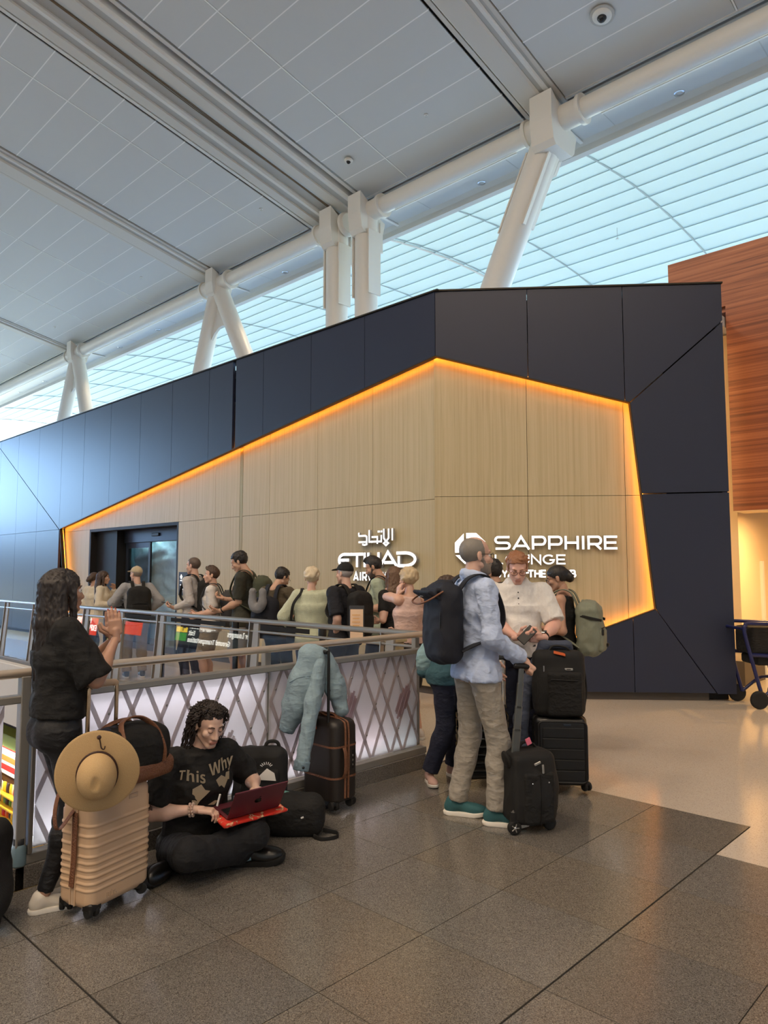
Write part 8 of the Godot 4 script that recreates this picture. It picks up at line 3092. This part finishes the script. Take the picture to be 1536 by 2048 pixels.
func brown_case() -> void:
	# wide face looks towards -X, narrow face with zip towards +Z
	var t := thing("suitcase", "dark brown suitcase with tan leather trim under the denim jacket", "suitcase", Vector3(3.375, 0, -3.735), 0.0)
	var w := 0.225   # along X
	var d := 0.33    # along Z
	var y0 := 0.075
	var H := 0.535
	var prof: Array = [[y0, 0.035], [y0 + 0.008, 0.012], [y0 + 0.03, 0.0], [y0 + H * 0.5, -0.003], [y0 + H - 0.05, 0.0], [y0 + H - 0.02, 0.010], [y0 + H - 0.005, 0.028], [y0 + H, 0.05]]
	part(t, "shell", g_loft(shell_rings(w, d, 0.055, prof)).mesh(), M["brown_shell"])
	for y in [y0 + 0.165, y0 + 0.365]:
		var ring := PackedVector3Array()
		for p in rrect(w + 0.008, d + 0.008, 0.058, 6):
			ring.append(Vector3(p.x, y, p.y))
		var gb: Array = []
		for e in [-0.007, 0.007]:
			var r2 := PackedVector3Array()
			for q in ring:
				r2.append(q + Vector3(0, e, 0))
			gb.append(r2)
		part(t, "trim", g_loft(gb, false, false).mesh(), M["tan_leather"])
	# vertical zip binding round the narrow faces and top
	for off in [-0.014, 0.014]:
		var pth := smooth_path([Vector3(off, y0 + 0.03, d * 0.5 + 0.002), Vector3(off, y0 + H * 0.5, d * 0.5 + 0.005), Vector3(off, y0 + H - 0.05, d * 0.5 + 0.002), Vector3(off, y0 + H - 0.008, d * 0.5 - 0.035), Vector3(off, y0 + H + 0.004, 0.0), Vector3(off, y0 + H - 0.008, -d * 0.5 + 0.035), Vector3(off, y0 + H * 0.5, -d * 0.5 - 0.005), Vector3(off, y0 + 0.03, -d * 0.5)], 6)
		part(t, "zip_binding", g_tube(pth, 0.008, 8).mesh(), M["tan_leather"])
	part(t, "side_handle", strap_geo(smooth_path([Vector3(-0.035, y0 + 0.36, d * 0.5 + 0.012), Vector3(-0.035, y0 + 0.32, d * 0.5 + 0.030), Vector3(-0.035, y0 + 0.21, d * 0.5 + 0.030), Vector3(-0.035, y0 + 0.17, d * 0.5 + 0.012)], 5), 0.026, 0.008, Vector3(1, 0, 0)).mesh(), M["tan_leather"])
	part(t, "lock", bx(Vector3(0.026, 0.13, 0.008), 0.003), M["black_plastic"], Vector3(0.055, y0 + 0.27, d * 0.5))
	for k in 3:
		part(t, "dial", bx(Vector3(0.006, 0.012, 0.010), 0.001), M["chrome"], Vector3(0.055, y0 + 0.235 + k * 0.03, d * 0.5))
	part(t, "top_handle", strap_geo(smooth_path([Vector3(0.0, y0 + H, 0.08), Vector3(0.0, y0 + H + 0.022, 0.04), Vector3(0, y0 + H + 0.022, -0.04), Vector3(0, y0 + H, -0.08)], 5), 0.028, 0.009, Vector3(1, 0, 0)).mesh(), M["tan_leather"])
	for s in [-1.0, 1.0]:
		for z in [-1.0, 1.0]:
			spinner(t, Vector3(s * (w * 0.5 - 0.035), 0.030, z * (d * 0.5 - 0.04)), 0.030, 0.3 * s)
	# telescopic handle stands at the -X face
	var h := part(t, "pull_handle", g_tube(smooth_path([Vector3(-w * 0.5 + 0.02, y0 + H - 0.02, 0.085), Vector3(-w * 0.5 + 0.02, 1.03, 0.085), Vector3(-w * 0.5 + 0.02, 1.055, 0.07), Vector3(-w * 0.5 + 0.02, 1.055, -0.07), Vector3(-w * 0.5 + 0.02, 1.03, -0.085), Vector3(-w * 0.5 + 0.02, y0 + H - 0.02, -0.085)], 4), 0.010, 8).mesh(), M["black_plastic"])
	part(h, "grip", tube([Vector3(-w * 0.5 + 0.02, 1.055, 0.075), Vector3(-w * 0.5 + 0.02, 1.055, -0.075)], 0.014, 10), M["black_plastic"])
	# luggage tag
	part(t, "tag", bx(Vector3(0.006, 0.075, 0.05), 0.012), M["orange_tag"], Vector3(-w * 0.5 - 0.02, y0 + H - 0.03, -0.02), Basis(Vector3.BACK, 0.25))

func denim_jacket() -> void:
	# folded over the pull handle of the brown case, one sleeve hanging in front
	var o := Vector3(3.285, 0, -3.735)
	var t := thing("denim_jacket", "light blue denim jacket draped over the brown suitcase handle", "jacket", o)
	var V := func(r: float, y: float, d: float) -> Vector3: return R([r, y, d])
	# body: hangs to the left in a slanting mass
	part(t, "body", sdf([
		["c", V.call(-0.09, 1.045, 0.0), V.call(0.0, 1.050, 0.0), 0.052, 0.040],
		["c", V.call(-0.065, 1.02, 0.0), V.call(-0.115, 0.86, 0.0), 0.075, 0.085],
		["c", V.call(-0.01, 1.00, -0.02), V.call(-0.03, 0.80, -0.02), 0.045, 0.060],
		["c", V.call(-0.115, 0.86, 0.0), V.call(-0.165, 0.70, 0.0), 0.095, 0.085],
		["c", V.call(-0.165, 0.70, 0.0), V.call(-0.215, 0.56, 0.0), 0.085, 0.055],
		["c", V.call(-0.10, 0.80, 0.02), V.call(-0.15, 0.68, 0.02), 0.09, 0.07],
	], 0.010, 0.016, [], 0.0059, 0.13, Vector3(1.6, 0.8, 1.6)).mesh(), M["denim"])
	part(t, "sleeve", sdf([
		["c", V.call(-0.005, 0.98, -0.05), V.call(-0.04, 0.74, -0.10), 0.042, 0.048],
		["c", V.call(-0.04, 0.74, -0.10), V.call(-0.10, 0.36, -0.17), 0.048, 0.046],
	], 0.009, 0.014, [], 0.0059, 0.16, Vector3(2.0, 0.6, 2.0)).mesh(), M["denim"])
	part(t, "cuff", sdf([["c", V.call(-0.098, 0.375, -0.168), V.call(-0.108, 0.315, -0.178), 0.052, 0.052, true, true]], 0.008, 0.006, [], 0.0025, 0.3).mesh(), M["denim_seam"])
	part(t, "button", g_ball(V.call(-0.085, 0.345, -0.228), 0.009, 10).mesh(), M["black_plastic"])
	part(t, "back_sleeve", sdf([
		["c", V.call(0.03, 1.02, 0.03), V.call(0.10, 0.82, 0.05), 0.045, 0.060],
		["c", V.call(0.10, 0.82, 0.05), V.call(0.14, 0.66, 0.05), 0.060, 0.050],
		["c", V.call(0.06, 0.92, 0.02), V.call(0.08, 0.78, 0.02), 0.05, 0.045],
	], 0.010, 0.016, [], 0.0059, 0.15).mesh(), M["denim"])
	part(t, "button", g_ball(V.call(0.062, 0.80, -0.035), 0.010, 10).mesh(), M["black_plastic"])
	part(t, "seam", g_tube(smooth_path([V.call(-0.20, 0.86, -0.075), V.call(-0.13, 0.895, -0.095), V.call(-0.05, 0.905, -0.085), V.call(-0.01, 0.90, -0.075)], 5), 0.004, 6).mesh(), M["denim_seam"])
	part(t, "hem_cuff", sdf([["c", V.call(-0.215, 0.56, 0.0), V.call(-0.228, 0.525, 0.0), 0.056, 0.052, true, true]], 0.009, 0.006, [], 0.0025, 0.3).mesh(), M["denim_seam"])

func roller_bag() -> void:
	var yaw := atan2(-FWD.x, -FWD.z) + 0.28
	var t := thing("roller_bag", "black soft rolling case with grey pull handle held by the bearded man", "suitcase", Vector3(3.985, 0, -2.56), yaw)
	var I := Basis.IDENTITY
	part(t, "bag", sdf([["b", Vector3(0, 0.265, 0), Vector3(0.150, 0.215, 0.115), I, 0.05], ["e", Vector3(0.02, 0.24, 0.06), Vector3(0.145, 0.20, 0.09), I], ["e", Vector3(0.05, 0.26, 0.0), Vector3(0.13, 0.19, 0.12), I]], 0.010, 0.015, [], 0.0037, 0.10).mesh(), M["black_pack"])
	part(t, "panel", sdf([["b", Vector3(0.015, 0.215, 0.115), Vector3(0.105, 0.155, 0.028), I, 0.025]], 0.009, 0.008, [], 0.0019, 0.1).mesh(), M["canvas_black"])
	part(t, "centre_seam", tube([Vector3(0.015, 0.36, 0.146), Vector3(0.015, 0.20, 0.153), Vector3(0.012, 0.06, 0.146)], 0.004, 6), M["zip"])
	for s in [-1.0, 1.0]:
		part(t, "stud", g_ball(Vector3(0.015 + s * 0.055, 0.31, 0.146), 0.006, 8).mesh(), M["chrome"])
		wheel(t, Vector3(s * 0.125 - 0.012, 0.043, 0.085 if s < 0 else 0.06), 0.043, 0.032, Vector3(0, 0, 1).rotated(Vector3.UP, -0.1) if s < 0 else Vector3(0, 0, 1), "wheel", s < 0)
		part(t, "wheel_guard", bx(Vector3(0.05, 0.09, 0.05), 0.015), M["black_plastic"], Vector3(s * 0.135, 0.105, 0.08 if s < 0 else 0.04))
	part(t, "foot", bx(Vector3(0.04, 0.05, 0.04), 0.008), M["black_plastic"], Vector3(0.11, 0.025, -0.05))
	# zip pulls with lock
	part(t, "zip_pull", bx(Vector3(0.045, 0.016, 0.008), 0.003), M["alu_shell"], Vector3(0.0, 0.425, 0.135), Basis(Vector3.BACK, 0.35))
	part(t, "zip_pull", bx(Vector3(0.014, 0.055, 0.008), 0.003), M["alu_shell"], Vector3(0.032, 0.392, 0.145), Basis(Vector3.BACK, 0.05))
	# flat telescopic handle at the rear, leaning slightly
	var segs := [[0.40, 0.62, 0.052], [0.60, 0.76, 0.046], [0.74, 0.90, 0.040], [0.88, 1.00, 0.034]]
	for s in segs:
		var a := Vector3(-0.105 + (s[0] - 0.4) * 0.10, s[0], 0.03)
		var b := Vector3(-0.105 + (s[1] - 0.4) * 0.10, s[1], 0.03)
		part(t, "pull_tube", bx(Vector3(s[2], a.distance_to(b), 0.020), 0.004), M["pull_tube"], (a + b) * 0.5, Basis(Vector3.BACK, -atan(0.10)))
	part(t, "pull_grip", sdf([["c", Vector3(-0.085, 1.005, 0.03), Vector3(-0.005, 1.000, 0.03), 0.017, 0.019]], 0.006, 0.005).mesh(), M["black_plastic"])
	part(t, "side_flap", sdf([["e", Vector3(-0.155, 0.43, 0.03), Vector3(0.022, 0.062, 0.05), Basis(Vector3.BACK, 0.35)]], 0.008, 0.006).mesh(), M["black_pack"])
	part(t, "top_handle", strap_geo(smooth_path([Vector3(-0.05, 0.475, -0.03), Vector3(-0.02, 0.515, -0.03), Vector3(0.05, 0.510, -0.03), Vector3(0.08, 0.465, -0.03)], 5), 0.03, 0.01, Vector3(0, 0, 1)).mesh(), M["black_pack"])
	part(t, "tag", bx(Vector3(0.036, 0.045, 0.006), 0.006), M["pink_tag"], Vector3(0.015, 0.525, -0.01), Basis(Vector3.BACK, 0.4))

func black_stack() -> void:
	var yaw := atan2(-FWD.x, -FWD.z) - 0.10
	var t := thing("suitcase", "black hard shell suitcase with grooves under the black backpack", "suitcase", Vector3(4.79, 0, -2.80), yaw)
	var w := 0.37
	var d := 0.24
	var y0 := 0.07
	var H := 0.475
	part(t, "shell", g_loft(shell_rings(w, d, 0.04, [[y0, 0.03], [y0 + 0.008, 0.01], [y0 + 0.03, 0.0], [y0 + H - 0.04, 0.0], [y0 + H - 0.010, 0.010], [y0 + H, 0.03]])).mesh(), M["black_shell"])
	for k in 5:
		part(t, "front_panel", bx(Vector3(w - 0.075, 0.070, 0.012), 0.004), M["black_shell"], Vector3(0.012, y0 + 0.075 + k * 0.0745, d * 0.5 + 0.002))
	part(t, "frame", g_tube(ring_xy(rrect(w - 0.03, H - 0.05, 0.035, 5), d * 0.5 - 0.002), 0.007, 6, false, true).mesh(), M["black_plastic"], Vector3(0.008, y0 + H * 0.5, 0))
	part(t, "badge", bx(Vector3(0.055, 0.014, 0.006), 0.003), M["steel_dark"], Vector3(0.04, y0 + H - 0.045, d * 0.5 + 0.004))
	part(t, "zip_band", g_tube(ring_xy(rrect(w + 0.004, H - 0.006, 0.04, 5), 0.0), 0.009, 6, false, true).mesh(), M["zip"], Vector3(0, y0 + H * 0.5, 0))
	for s in [-1.0, 1.0]:
		for z in [-1.0, 1.0]:
			spinner(t, Vector3(s * (w * 0.5 - 0.012), 0.032, z * (d * 0.5 - 0.04)), 0.032, 0.5 * s)
	pull_handle(t, 0.17, y0 + H - 0.02, 1.03, -0.09, M["alu_shell"], M["black_plastic"], 0.010)
	var b := thing("backpack", "black business backpack with silver badge standing on the black suitcase", "backpack", Vector3(4.775, 0.548, -2.79), yaw)
	var I := Basis.IDENTITY
	part(b, "bag", sdf([["b", Vector3(0.0, 0.235, 0), Vector3(0.185, 0.235, 0.095), I, 0.06], ["e", Vector3(-0.02, 0.20, 0.04), Vector3(0.17, 0.20, 0.09), I]], 0.010, 0.015, [], 0.0037, 0.10).mesh(), M["black_pack"])
	part(b, "pocket", sdf([["b", Vector3(0.03, 0.17, 0.105), Vector3(0.125, 0.155, 0.028), I, 0.022]], 0.009, 0.008, [], 0.0019, 0.1).mesh(), M["canvas_black"])
	part(b, "pocket_zip", tube([Vector3(-0.07, 0.275, 0.137), Vector3(0.12, 0.268, 0.137)], 0.004, 6), M["zip"])
	part(b, "badge", bx(Vector3(0.060, 0.018, 0.006), 0.004), M["alu_shell"], Vector3(0.06, 0.345, 0.105))
	part(b, "badge_mark", bx(Vector3(0.030, 0.006, 0.002), 0.0), M["black_plastic"], Vector3(0.06, 0.345, 0.109))
	part(b, "zip_pull", bx(Vector3(0.008, 0.045, 0.006), 0.002), M["alu_shell"], Vector3(-0.115, 0.345, 0.10))
	part(b, "grab_handle", strap_geo(smooth_path([Vector3(-0.07, 0.46, 0.0), Vector3(-0.03, 0.50, 0.0), Vector3(0.06, 0.49, 0.0), Vector3(0.10, 0.445, 0.0)], 5), 0.03, 0.012, Vector3(0, 0, 1)).mesh(), M["black_pack"])
	part(b, "tag", bx(Vector3(0.085, 0.006, 0.035), 0.002), M["orange_tag"], Vector3(0.0, 0.455, 0.085), Basis(Vector3.BACK, -0.22) * Basis(Vector3.RIGHT, 0.5))
	for s in [-1.0, 1.0]:
		part(b, "strap", strap_geo(smooth_path([Vector3(s * 0.10, 0.43, -0.09), Vector3(s * 0.19, 0.36, -0.13), Vector3(s * 0.215, 0.18, -0.12), Vector3(s * 0.19, 0.03, -0.07)], 6), 0.05, 0.014, Vector3(0, 0.3, 1)).mesh(), M["black_pack"])
	# jacket draped over the handle, falling down the left side
	var j := thing("slate_jacket", "slate blue jacket draped over the black suitcase handle", "jacket", Vector3(4.775, 0, -2.79), yaw)
	part(j, "cloth", sdf([
		["c", Vector3(-0.09, 1.045, -0.09), Vector3(0.08, 1.045, -0.09), 0.036, 0.034],
		["c", Vector3(-0.10, 1.03, -0.09), Vector3(-0.215, 0.78, -0.06), 0.036, 0.045],
		["c", Vector3(-0.215, 0.78, -0.06), Vector3(-0.275, 0.50, -0.03), 0.045, 0.050],
		["c", Vector3(-0.275, 0.50, -0.03), Vector3(-0.255, 0.24, -0.03), 0.050, 0.030],
		["c", Vector3(0.09, 1.035, -0.09), Vector3(0.15, 0.86, -0.10), 0.030, 0.028],
	], 0.010, 0.014, [], 0.0059, 0.14).mesh(), M["slate_jacket"])

func hidden_stack() -> void:
	var yaw := atan2(-FWD.x, -FWD.z) + 0.12
	var t := thing("suitcase", "glossy black ribbed suitcase behind the bearded man's legs", "suitcase", Vector3(4.52, 0, -3.30), yaw)
	var w := 0.37
	var d := 0.24
	var y0 := 0.07
	var H := 0.49
	var prof: Array = [[y0, 0.03], [y0 + 0.01, 0.008], [y0 + 0.03, 0.0]]
	for k in 7:
		var y := y0 + 0.06 + k * 0.058
		prof += [[y, 0.0], [y + 0.006, 0.006], [y + 0.012, 0.006], [y + 0.018, 0.0]]
	prof += [[y0 + H - 0.03, 0.0], [y0 + H - 0.008, 0.012], [y0 + H, 0.03]]
	part(t, "shell", g_loft(shell_rings(w, d, 0.045, prof)).mesh(), M["gloss_shell"])
	for s in [-1.0, 1.0]:
		for z in [-1.0, 1.0]:
			spinner(t, Vector3(s * (w * 0.5 - 0.03), 0.030, z * (d * 0.5 - 0.04)), 0.030, 0.4 * s)
	part(t, "top_handle", strap_geo(smooth_path([Vector3(-0.06, y0 + H, 0.04), Vector3(-0.03, y0 + H + 0.014, 0.04), Vector3(0.05, y0 + H + 0.014, 0.04), Vector3(0.08, y0 + H, 0.04)], 4), 0.025, 0.008, Vector3(0, 0, 1)).mesh(), M["chrome"])
	# aluminium case standing on it
	var a := thing("suitcase", "ribbed aluminium suitcase stacked on the glossy black suitcase", "suitcase", Vector3(4.56, 0.578, -3.29), yaw - 0.05)
	var w2 := 0.27
	var d2 := 0.20
	var h2 := 0.355
	var ring: Array = []
	for yy in [[0.0, 0.012], [0.01, 0.0], [h2 - 0.01, 0.0], [h2, 0.012]]:
		var r := PackedVector3Array()
		var base_ := rrect(w2 - 2 * yy[1], d2 - 2 * yy[1], 0.02, 4)
		for p in base_:
			r.append(Vector3(p.x, yy[0], p.y))
		ring.append(r)
	part(a, "shell", g_loft(ring).mesh(), M["alu_shell"])
	for k in 9:
		part(a, "ridge", bx(Vector3(0.012, h2 - 0.03, 0.008), 0.003), M["alu_shell"], Vector3(-w2 * 0.5 + 0.03 + k * 0.022, h2 * 0.5, d2 * 0.5 + 0.002))
	part(a, "frame", bx(Vector3(0.012, h2 - 0.004, 0.02), 0.003), M["chrome"], Vector3(w2 * 0.5 - 0.030, h2 * 0.5, d2 * 0.5))
	for y in [0.07, 0.18, 0.29]:
		part(a, "latch", bx(Vector3(0.012, 0.032, 0.04), 0.004), M["steel"], Vector3(w2 * 0.5 + 0.004, y, 0.03))
	for s in [-1.0, 1.0]:
		part(a, "corner_cap", bx(Vector3(0.03, 0.03, 0.03), 0.006), M["black_plastic"], Vector3(s * (w2 * 0.5 - 0.012), 0.014, d2 * 0.5 - 0.01))
	var g := thing("gift_bag", "dark flat box bag with pale print on the aluminium suitcase", "bag", Vector3(4.56, 0.935, -3.29), yaw)
	part(g, "box", bx(Vector3(0.30, 0.12, 0.12), 0.008), M["notice_dark"], Vector3(0, 0.061, 0))
	for k in 8:
		part(g, "print", bx(Vector3(0.010, 0.014, 0.002), 0.0), M["steel"], Vector3(0.02 + k * 0.014, 0.035, 0.061))
	part(g, "band", bx(Vector3(0.302, 0.014, 0.122), 0.0), M["steel_dark"], Vector3(0, 0.085, 0))
	# plaid bag hanging behind the bearded man
	var pb := thing("plaid_bag", "teal and grey plaid pouch hanging behind the navy backpack", "bag", Vector3(4.30, 0.90, -3.66))
	part(pb, "pouch", sdf([["e", Vector3(0, 0.0, 0), Vector3(0.085, 0.11, 0.07), Basis.IDENTITY], ["c", Vector3(0, 0.06, 0), Vector3(0.03, 0.16, 0.0), 0.06, 0.03]], 0.010, 0.015, [], 0.0059, 0.2).mesh(), M["plaid_teal"])
	part(pb, "base", sdf([["e", Vector3(0, -0.075, 0), Vector3(0.080, 0.045, 0.068), Basis.IDENTITY]], 0.010, 0.01, [], 0.0050, 0.2).mesh(), M["teal_top"])
	part(pb, "cord", tube([Vector3(0.0, 0.0, 0.07), Vector3(0.02, -0.16, 0.08), Vector3(0.01, -0.24, 0.08)], 0.004, 6), M["print_white"])

func left_pack() -> void:
	var I := Basis.IDENTITY
	var t := thing("backpack", "black backpack with white piping and metal eyelets at left edge", "backpack", Vector3(1.165, 0, -3.67), atan2(-FWD.x, -FWD.z))
	part(t, "bag", sdf([["b", Vector3(-0.02, 0.26, 0), Vector3(0.15, 0.205, 0.12), I, 0.07], ["e", Vector3(0.03, 0.16, 0.03), Vector3(0.15, 0.14, 0.12), I]], 0.011, 0.02, [], 0.0059, 0.1).mesh(), M["black_pack"])
	part(t, "piping", g_tube(smooth_path([Vector3(0.02, 0.44, 0.11), Vector3(0.055, 0.36, 0.125), Vector3(0.05, 0.24, 0.15), Vector3(0.0, 0.16, 0.155)], 6), 0.005, 6).mesh(), M["print_white"])
	for q in [[0.10, 0.335], [0.112, 0.24], [0.085, 0.15]]:
		part(t, "eyelet", g_tube(circle_ring(Vector3(q[0], q[1], 0.125), Vector3.RIGHT, Vector3.UP, 0.010, 10), 0.003, 6, false, true).mesh(), M["chrome"])
	for q in [[0.13, 0.20, 0.2], [0.12, 0.09, -0.4], [0.10, 0.085, 0.3]]:
		part(t, "stitch", bx(Vector3(0.010, 0.032, 0.004), 0.001), M["ochre"], Vector3(q[0], q[1], 0.125), Basis(Vector3.BACK, q[2]))
	for s in [-1.0, 1.0]:
		wheel(t, Vector3(s * 0.11, 0.05, 0.04), 0.05, 0.035, Vector3(1, 0, 0))
	var b := thing("bottle", "blue grey water bottle with dark lid on the kerb by the left post", "bottle", Vector3(1.452, 0.116, -3.945))
	part(b, "body", lathe([[0.0, 0.0], [0.034, 0.0], [0.036, 0.006], [0.036, 0.085], [0.028, 0.105]], 20), mat("bottle_blue", Color(0.45, 0.55, 0.60), 0.35))
	part(b, "lid", lathe([[0.029, 0.105], [0.030, 0.108], [0.030, 0.135], [0.0, 0.138]], 18), M["notice_dark"])

func cart() -> void:
	# blue tubular carrier parked by the wall
	var o := Vector3(9.55, 0, -2.72)
	var t := thing("luggage_cart", "blue tubular transport chair with black seat at right edge", "cart", o)
	var V := func(r: float, y: float, d: float) -> Vector3: return R([r, y, d])
	var bp: Material = M["blue_paint"]
	for dd in [-0.24, 0.24]:
		part(t, "frame", g_tube(smooth_path([V.call(-0.22, 0.13, dd), V.call(-0.30, 0.45, dd), V.call(-0.40, 0.88, dd), V.call(-0.385, 0.96, dd), V.call(-0.30, 0.985, dd), V.call(0.45, 0.95, dd)], 5), 0.022, 10).mesh(), bp)
		part(t, "side_bar", g_tube(PackedVector3Array([V.call(-0.34, 0.62, dd), V.call(0.45, 0.58, dd)]), 0.024, 8).mesh(), bp)
		part(t, "lower_bar", g_tube(smooth_path([V.call(-0.22, 0.13, dd), V.call(0.0, 0.29, dd), V.call(0.16, 0.30, dd), V.call(0.45, 0.30, dd)], 5), 0.020, 8).mesh(), bp)
		part(t, "leg", g_tube(PackedVector3Array([V.call(0.10, 0.58, dd), V.call(0.15, 0.28, dd)]), 0.02, 8).mesh(), bp)
		wheel(t, V.call(-0.27, 0.105, dd * 1.1), 0.105, 0.045, FWD)
		wheel(t, V.call(0.22, 0.12, dd * 1.05), 0.12, 0.045, FWD)
	part(t, "seat_back", sdf([["b", V.call(0.10, 0.78, 0.0), Vector3(0.40, 0.16, 0.21), Basis(RGT, Vector3.UP, RGT.cross(Vector3.UP)), 0.03]], 0.016, 0.01, [], 0.0037, 0.1).mesh(), M["canvas_black"])
	part(t, "basket", sdf([["b", V.call(0.10, 0.55, 0.0), Vector3(0.34, 0.06, 0.20), Basis(RGT, Vector3.UP, RGT.cross(Vector3.UP)), 0.02]], 0.016, 0.01).mesh(), M["canvas_black"])
	part(t, "push_bar", g_tube(PackedVector3Array([V.call(-0.39, 0.92, -0.24), V.call(-0.39, 0.92, 0.24)]), 0.02, 8).mesh(), bp)
	part(t, "notice", bx(Vector3(0.5, 0.03, 0.02), 0.004), M["paper"], V.call(0.12, 0.985, -0.25), Basis(RGT, Vector3.UP, RGT.cross(Vector3.UP)))

func queue_posts() -> void:
	# belt barrier between rail and queue
	var zs := [-5.58, -7.1, -8.75, -10.4]
	var lab := ["black belt barrier post by the notice stand", "black belt barrier post before man with neck pillow", "black belt barrier post between white tee and olive tee men", "black belt barrier post near the lounge door"]
	for k in 4:
		var t := thing("barrier_post", lab[k], "barrier post", Vector3(4.93, 0, zs[k]), 0.0, "queue barrier posts")
		part(t, "base", lathe([[0.0, 0.0], [0.17, 0.0], [0.17, 0.012], [0.12, 0.022], [0.0, 0.03]], 24), M["black_plastic"])
		part(t, "pole", tube([Vector3(0, 0.02, 0), Vector3(0, 0.98, 0)], 0.032, 16), M["black_plastic"])
		part(t, "head", lathe([[0.034, 0.93], [0.042, 0.935], [0.042, 1.02], [0.0, 1.025]], 18), M["black_plastic"])
		if k < 3:
			part(t, "belt", bx(Vector3(0.004, 0.05, absf(zs[k + 1] - zs[k]) - 0.40), 0.0), M["black_rubber"], Vector3(0, 0.97, (zs[k + 1] - zs[k]) * 0.5))
	var n := thing("notice_stand", "dark stand holding a cream notice sheet in the queue", "sign", Vector3(4.98, 0, -5.13))
	n.rotation.y = atan2(-FWD.x, -FWD.z)
	part(n, "base", bx(Vector3(0.28, 0.02, 0.24), 0.005), M["black_plastic"], Vector3(0, 0.01, 0))
	part(n, "pole", bx(Vector3(0.04, 0.95, 0.03), 0.004), M["black_plastic"], Vector3(0, 0.49, 0))
	part(n, "frame", bx(Vector3(0.150, 0.36, 0.018), 0.004), M["notice_dark"], Vector3(0, 1.08, 0), Basis(Vector3.RIGHT, -0.1))
	part(n, "sheet", bx(Vector3(0.126, 0.30, 0.004), 0.0), M["notice_cream"], Vector3(0, 1.075, 0.012), Basis(Vector3.RIGHT, -0.1))
	for k in 5:
		part(n, "print_line", bx(Vector3(0.08 - 0.015 * (k % 2), 0.006, 0.002), 0.0), M["ochre"], Vector3(-0.005, 1.17 - k * 0.034, 0.0235 - 0.0 + (k * 0.0034 - 0.018) * -0.1), Basis(Vector3.RIGHT, -0.1))
	var w := thing("wood_podium", "pale timber podium leg behind the near end of the far rail", "podium", Vector3(4.93, 0, -4.58))
	part(w, "body", bx(Vector3(0.12, 0.95, 0.14), 0.006), M["oak"], Vector3(0, 0.475, 0))
	part(w, "top", bx(Vector3(0.16, 0.03, 0.18), 0.004), M["oak_b"], Vector3(0, 0.965, 0))

func _ready() -> void:
	setup_view()
	make_textures()
	make_materials()
	people_materials()
	build_shell()
	build_front()
	build_door()
	build_roof()
	build_right()
	build_rails()
	build_signs()
	build_boards()
	build_shop()
	luggage_materials()
	build_people()
	build_luggage()
